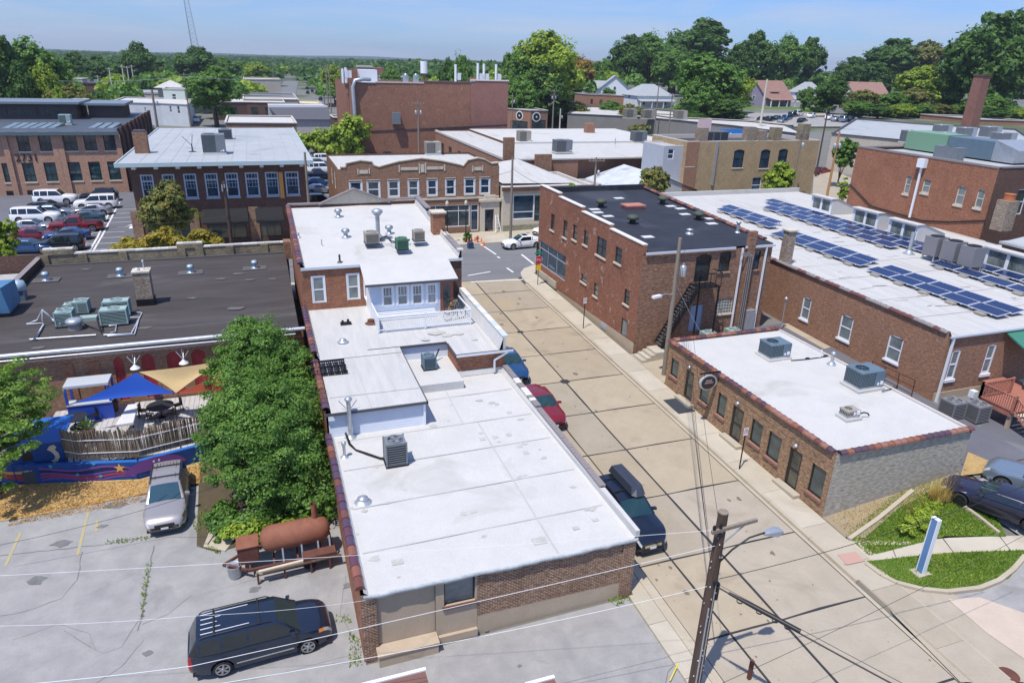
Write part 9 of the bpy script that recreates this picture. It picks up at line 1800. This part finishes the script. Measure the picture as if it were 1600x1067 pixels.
def postsign(lab,px,pyt,base,w_=.3,h=.46,text_rows=3,hh=2.6):
 P=on(*base);P.z+=.13;t=thing('parking_sign',lab,'sign',tuple(P));MB().box(-.03,.03,-.02,.02,0,hh).build('post',M_dkmetal,t,True);MB().box(-w_/2,w_/2,-.035,-.021,hh-h,hh).build('sign_plate',M_winw,t,True);mb=MB()
 f=MB();c_=plain('sign_red_print',(.35,.03,.05),.6)
 for k,(s,z)in enumerate((('NO',hh-.09),('PARKING',hh-.2),('ANY TIME',hh-.3))):
  o=text(t,s,(P.x,P.y-.042,P.z+z),.13 if k==0 else .07,c_,ext=.002)
 return t
postsign('white parking sign before the windows of the low brick building',1165,676,(1154.5,735.5));postsign('white parking sign on a thin post beside the old brick corner building',913,470,(911,515));
P=on(988,902);P.x=13.45;P.y=21.3;P.z=gz(13.4,21)+.1;t=thing('parking_sign','sign post standing at the near right corner of the big white roof','sign',tuple(P));MB().box(-.03,.03,-.03,.03,0,2.5).build('post',M_rustd,t,True);MB().box(-.16,.16,-.045,-.031,2.05,2.5).build('sign_plate',M_galv,t,True)
P=on(840,447);P.z+=.13;t=thing('stop_sign','red octagonal stop sign with yellow plate and green street name on top','stop sign',tuple(P));MB().box(-.03,.03,-.02,.02,0,3.0).build('post',M_grille,t,True)
o8=[(.42*math.cos(math.pi/8+k*math.pi/4),.42*math.sin(math.pi/8+k*math.pi/4))for k in range(8)]
def plate8(s,y,m,nm):mb=MB();mb.add([(a*s,y,2.45+b_*s)for a,b_ in o8]+[(a*s,y+.01,2.45+b_*s)for a,b_ in o8],[range(8),tuple(reversed(range(8,16)))]+[(i,i+8,(i+1)%8+8,(i+1)%8)for i in range(8)]);mb.build(nm,m,t,True)
plate8(1,-.035,M_winw,'sign_border');plate8(.93,-.047,plain('stop_red',(.50,.015,.03),.5),'sign_plate');text(t,'STOP',(P.x,P.y-.055,P.z+2.45),.3,M_winw,ext=.003)
MB().box(-.23,.23,-.035,-.02,1.45,1.98).build('yellow_plate',plain('warning_yellow',(.75,.50,.02),.5),t,True);MB().box(-.4,.4,-.01,.01,3.0,3.17).build('street_name_blade',plain('street_sign_green',(.02,.25,.16),.5),t,True);MB().box(-.01,.01,-.4,.4,3.18,3.35).build('street_name_blade',plain('street_sign_green',(.02,.25,.16),.5),t,True)
P=on(1437,897);P.z+=.1;t=thing('pylon_sign','slender pale blue double-sided pylon sign seen edge-on standing on the lawn','sign',tuple(P));mb=MB();H_=2.9
mb.box(-.09,.09,-.17,.17,.05,H_);mb.build('sign_body',plain('pylon_blue',(.10,.22,.42),.4),t,True);mb=MB()
for a in(-.16,.16):mb.box(-.105,.105,a-.02,a+.02,.0,H_+.04)
mb.box(-.105,.105,-.14,.14,H_,H_+.04);mb.build('sign_frame',M_winw,t,True);MB().box(-.38,.38,-.28,.28,-.2,.05).build('sign_base',M_walk[0],t,True)
for px,lab in((699,'dark street lamp post with pale banner in front of the shop window'),(728,'short banner post in front of the shop door')):
 P=aty(px,372,76.4);g=gz(P.x,76.4)+.1;t=thing('street_lamp',lab,'street lamp',(P.x,76.4,g));MB().cyl((0,0,0),(0,0,4.3),.07,.05,8).build('post',M_dkmetal,t,True);mb=MB();mb.lathe((0,0,4.3),[(.12,0),(.2,.2),(.16,.5),(.03,.62)],10);mb.build('lantern',M_limestone,t,True)
P=on(746,380);t=thing('fire_hydrant','small red fire hydrant at the far kerb','hydrant',(P.x,P.y,P.z+.1));mb=MB();mb.lathe((0,0,0),[(.16,0),(.16,.06),(.11,.08),(.11,.55),(.15,.58),(.12,.72),(.03,.8)],12);mb.build('body',plain('hydrant_red',(.55,.07,.03),.5),t,True);MB().box(-.2,.2,-.07,.07,.4,.5).build('nozzle',plain('hydrant_red',(.55,.07,.03),.5),t,True)
k=0
for px,py in((737,378),(742,379),(752,380),(756,385),(731,381)):
 P=on(px,py);lab=['leftmost but one orange traffic cone at the far corner','middle orange traffic cone by the hydrant','fourth orange traffic cone by the hydrant','orange traffic cone nearest the white dashes','leftmost orange traffic cone beside the round bush'][k];k+=1
 t=thing('traffic_cone',lab,'traffic cone',(P.x,P.y,P.z+.02),0,'orange cones at the far corner');mb=MB();mb.lathe((0,0,.03),[(.13,0),(.03,.6)],10);mb.build('cone',plain('cone_orange',(.8,.17,.03),.5),t,True);MB().box(-.19,.19,-.19,.19,0,.03).build('cone_base',plain('cone_orange',(.8,.17,.03),.5),t,True)
mb=MB();P=on(735,388);mb.box(P.x-.3,P.x+.3,P.y-.3,P.y+.3,P.z,P.z+.7);one('litter_bin',mb,plain('navy_bin',(.03,.05,.12),.5),'small navy bin beside the orange cones','bin')
mb=MB();P=aty(778,352,80.2);mb.bar((P.x-.3,80.1,1.6),(P.x-.1,80.9,3.6),.08);mb.bar((P.x+.4,80.1,1.6),(P.x+.15,80.9,3.6),.08)
for z in range(5):mb.bar((P.x-.25,80.2+z*.15,1.9+z*.38),(P.x+.35,80.2+z*.15,1.9+z*.38),.05)
one('ladder',mb,M_winw,'white stepladder leaning beside the stone portal','ladder')
P=at(605,484,4.95);t=thing('kettle_grill','black kettle grill standing on the roof terrace','grill',(P.x,P.y,4.88));mb=MB();mb.lathe((0,0,.65),[(.05,0),(.25,.06),(.31,.2),(.31,.24),(.24,.42),(.04,.48)],14);mb.build('kettle',M_dkmetal,t,True)
for k in range(3):a=k*2.1;MB().bar((.15*math.cos(a),.15*math.sin(a),.7),(.3*math.cos(a),.3*math.sin(a),0),.03).build('leg',M_galv,t,True)
def bike(lab,x,y,z,rz,c):
 t=thing('bicycle',lab,'bicycle',(x,y,z),rz);
 for s in(-.52,.52):mb=MB();n=20;mb.tube([(s+.34*math.cos(2*math.pi*k/n),0,.34+.34*math.sin(2*math.pi*k/n))for k in range(n+1)],.022,6,cap=False);[mb.bar((s,0,.34),(s+.32*math.cos(k),0,.34+.32*math.sin(k)),.006)for k in range(6)];mb.build('wheel',M_tyre,t,True)
 mb=MB();A_,B_,C_,D_=(-.52,0,.34),(-.05,0,.32),(-.2,0,.8),(.35,0,.82);[mb.tube([p,q],.02,6)for p,q in((A_,B_),(A_,C_),(B_,C_),(B_,D_),(C_,D_),(D_,(.52,0,.34)))];mb.build('frame',c,t,True)
 MB().box(-.32,-.08,-.06,.06,.88,.94).build('saddle',M_dkmetal,t,True);mb=MB();mb.tube([(.3,-.28,1.0),(.34,0,.96),(.3,.28,1.0)],.016,6);mb.tube([(.35,0,.82),(.34,0,.96)],.016,6);mb.build('handlebar',M_dkmetal,t,True)
P=at(718,498,4.9);bike('bicycle leaning inside the terrace railing, nearer one',P.x-.3,P.y+.1,4.86,.25,M_blackpl);P=at(714,488,4.9);bike('bicycle standing behind the nearer one by the brown door',P.x-.2,P.y+.2,4.86,.5,plain('yellow_bike',(.6,.45,.12),.4))
# RUSTY SMOKER TRAILER
t=thing('smoker_trailer','rusty cylindrical barbecue smoker on a low trailer by the brick wall','smoker',(-1.0,27.0,gz(-1,27)));o=Vector(t.location);a0,a1=Vector((-2.05,27.3,1.35)),Vector((1.15,28.0,1.62))
a0,a1=at(422,841,1.45),at(500,825,1.5);ax=(a1-a0).normalized();R_=.58;pr=[];n=16;L_=(a1-a0).length
mb=MB();stt=[(-.42,.05),(-.38,.3),(-.25,.47),(0,R_),(.4*L_,R_),(.42*L_,R_+.01),(L_,R_),(L_+.25,.47),(L_+.38,.3),(L_+.42,.05)];mb.tube([a0+ax*s for s,r_ in stt],[r_ for s,r_ in stt],20);mb.build('tank',M_rust,t)
fb=a0-ax*.95+Vector((0,0,-.35));MB().obox(fb,ax*.42,Vector((-ax.y,ax.x,0))*.42,(0,0,.42)).build('firebox',M_rustd,t)
MB().obox(fb+Vector((0,0,.43)),ax*.46,Vector((-ax.y,ax.x,0))*.46,(0,0,.02)).build('firebox_lid',M_rust,t)
c=a0+ax*(L_*.92);mb=MB();mb.tube([c+Vector((0,.1,.4)),c+Vector((-.02,.1,1.3))],.13,12,cap=False);mb.build('smokestack',M_rust,t);
wv=Vector((-ax.y,ax.x,0));g0=gz(-1,27);z_=g0+.45;cc_=(a0+a1)/2;cc_.z=z_;fr=MB()
for s in(-.75,.75):fr.bar(cc_-ax*2.1+wv*s,cc_+ax*1.5+wv*s,.1,.12)
for q in(-2.0,-1.0,0,1.0,1.5):fr.bar(cc_+ax*q-wv*.75,cc_+ax*q+wv*.75,.08)
fr.bar(cc_-ax*2.1+wv*.7,cc_-ax*3.1,.1);fr.bar(cc_-ax*2.1-wv*.7,cc_-ax*3.1,.1);fr.build('trailer_frame',M_rustd,t)
mb=MB()
for q in(-.6,.2,.9,1.4):
 for s in(-.75,.7):mb.bar(cc_+ax*q+wv*s,cc_+ax*q+wv*s*.6+Vector((0,0,.75)),.07)
mb.build('upright',M_galv,t)
for k,(q,s)in enumerate(((-.9,-1.15),(-.75,-1.02),(-.6,-1.28))):MB().bar(cc_+ax*(q-.9)+wv*s+Vector((0,0,-.0+.06*k)),cc_+ax*(q+2.4)+wv*(s+.1)+Vector((0,0,.12)),.12,.04).build('plank',[M_wood,M_limestone,M_woodd][k],t)
mb=MB()
for q in(-1.7,-.6,.5,1.3):mb.bar(cc_+ax*q-wv*1.2+Vector((0,0,-.45)),cc_+ax*q-wv*1.2+Vector((0,0,.1)),.08)
mb.build('leg',M_rustd,t)
for s in(-.85,.85):mb=MB();c=cc_+ax*.45+wv*s+Vector((0,0,-.15));mb.cyl(c-wv*.09,c+wv*.09,.3,.3,16);mb.build('wheel',M_tyre,t)
mb=MB();mb.obox(cc_+ax*.9-wv*.9+Vector((0,0,.2)),ax*.7,wv*.25,(0,0,.12));mb.build('rusty_box',M_rustd,t)
P=on(368,900);mb=MB();mb.lathe(tuple(P),[(.24,0),(.28,.1),(.3,.6),(.31,.62),(.27,.6),(.24,.12)],16,cap=False);one('metal_bucket',mb,M_galv,'galvanised metal tub standing at the tow end of the rusty smoker','bucket')
# wooden deck stairs right
wd=thing('wooden_deck','reddish wooden deck with balustrade and stairs behind the right brick building','deck',(42,27,1.7));M_red=mottled('red_stained_timber',(.33,.125,.085),(.42,.18,.13),2,.8,.2,12)
dz_,dx_0,dy_0=2.6,40.8,24.7
for k in range(9):MB().box(dx_0,dx_0+5,dy_0+k*.235+.01,dy_0+(k+1)*.235-.01,dz_-.05,dz_).build('deck_board',M_red,wd)
for k in range(8):MB().box(dx_0+2.6,dx_0+5,dy_0+(k+9)*.235+.01,dy_0+(k+10)*.235-.01,dz_-.05,dz_).build('deck_board',M_red,wd)
MB().box(dx_0,dx_0+.05,dy_0,dy_0+2.1,dz_-.3,dz_-.051).build('fascia',M_red,wd)
def balus(p,q,n,h=1.0):
 p,q=Vector(p),Vector(q)
 for z in(.12,h):MB().bar(p+Vector((0,0,z)),q+Vector((0,0,z)),.09,.07).build('rail',M_red,wd)
 for i in range(n+1):c=p.lerp(q,i/n);s=.06 if i%n==0 else .02;MB().box(c.x-s,c.x+s,c.y-s,c.y+s,c.z+(.0 if i%n==0 else .14),c.z+h+(.08 if i%n==0 else-.03)).build('post' if i%n==0 else 'baluster',M_red,wd)
xs0=dx_0+.05;balus((dx_0,dy_0+2.1,dz_),(dx_0,dy_0,dz_),15);balus((dx_0,dy_0+2.1,dz_),(dx_0+2.6,dy_0+2.1,dz_),18);balus((xs0+1.5,dy_0,dz_),(dx_0+5,dy_0,dz_),22)
ge=gz(xs0,dy_0-2)+.1
balus((xs0,dy_0,dz_),(xs0-.1,dy_0-1.9,ge),13);balus((xs0+1.4,dy_0,dz_),(xs0+1.4,dy_0-1.9,ge),13)
for k in range(6):z=dz_-(dz_-ge)*(k+1)/7;y=dy_0-.02-k*.31;MB().box(xs0+.06,xs0+1.34,y-.3,y,z-.04,z).build('stair_tread',M_limestone,wd)
for x,y in((dx_0+.2,dy_0+.15),(dx_0+.2,dy_0+1.95)):MB().box(x-.1,x+.1,y-.1,y+.1,1.2,dz_-.06).build('support_post',M_tanplaster,wd)
aw=thing('green_canopy','dark green metal canopy over the deck door at the right edge','canopy',(48,28,5));mb=MB();a=[at(1580,534,5.6),at(1640,520,5.6),at(1640,560,4.7),at(1597,566,4.7)];ax0=aty(1583,545,28).x;mb.add([(ax0,28.7,5.9),(ax0+4,28.7,5.9),(ax0+4,26.6,5.0),(ax0,26.6,5.0),(ax0,28.7,5.8),(ax0+4,28.7,5.8),(ax0+4,26.6,4.9),(ax0,26.6,4.9)],[(3,2,1,0),(4,5,6,7),(0,4,7,3),(3,7,6,2)]);mb.build('canopy_roof',lap('green_metal_roof',(.05,.20,.14),.3,axis=0),aw);MB().bar((ax0+.3,26.8,5.0),(ax0+.3,26.8,3.0),.12).build('canopy_post',M_winw,aw)
P=on(1513,640);mb=MB();mb.cyl((P.x,P.y,P.z),(P.x,P.y,P.z+.9),.08);mb.box(P.x-.18,P.x+.18,P.y-.18,P.y+.18,P.z+.9,P.z+1.35);one('meter_post',mb,M_winw,'white meter box on a post behind the low white roof corner','meter')
P=on(1275,510);P=Vector((37.8,41.5,gz(37.8,41.5)));t=thing('pipe_stand','thin grey pole with small round fitting before the clay red wall','pole',tuple(P));MB().cyl((0,0,0),(0,0,2.6),.04).build('post',M_galv,t,True);mb=MB();mb.lathe((0,0,2.6),[(.14,0),(.16,.1),(.05,.2)],10);mb.build('fitting',M_galv,t,True)
P=on(1170,1060);mb=MB();mb.box(P.x-.06,P.x+.06,P.y-.06,P.y+.06,P.z,P.z+.9);one('wooden_stake',mb,M_rustd,'short dark stake rising at the bottom edge right of the near pole','stake')
P=on(1575,1056);mb=MB();mb.add([(P.x+.38*math.cos(k*.3927),P.y+.38*math.sin(k*.3927),P.z+.085)for k in range(16)],[range(16)]);mb.add([(P.x+.3*math.cos(k*.3927),P.y+.3*math.sin(k*.3927),P.z+.095)for k in range(16)],[range(16)]);one('manhole_cover',mb,M_rustd,'round dark manhole cover in the bottom right corner','manhole cover')
# HAZE
hz=MB().box(-3200,5200,-120,5400,-30,95);o=hz.build('haze',None or plain('tmp',(1,1,1)));m=bpy.data.materials.new('air');m.use_nodes=True;nt=m.node_tree;nt.nodes.clear();out=N(nt,'ShaderNodeOutputMaterial');pv=N(nt,'ShaderNodeVolumePrincipled');pv.inputs['Color'].default_value=(.80,.88,1,1);pv.inputs['Density'].default_value=.00014;pv.inputs['Anisotropy'].default_value=.3;nt.links.new(pv.outputs[0],out.inputs['Volume'])
o.data.materials.clear();o.data.materials.append(m);tag(o,kind='stuff')
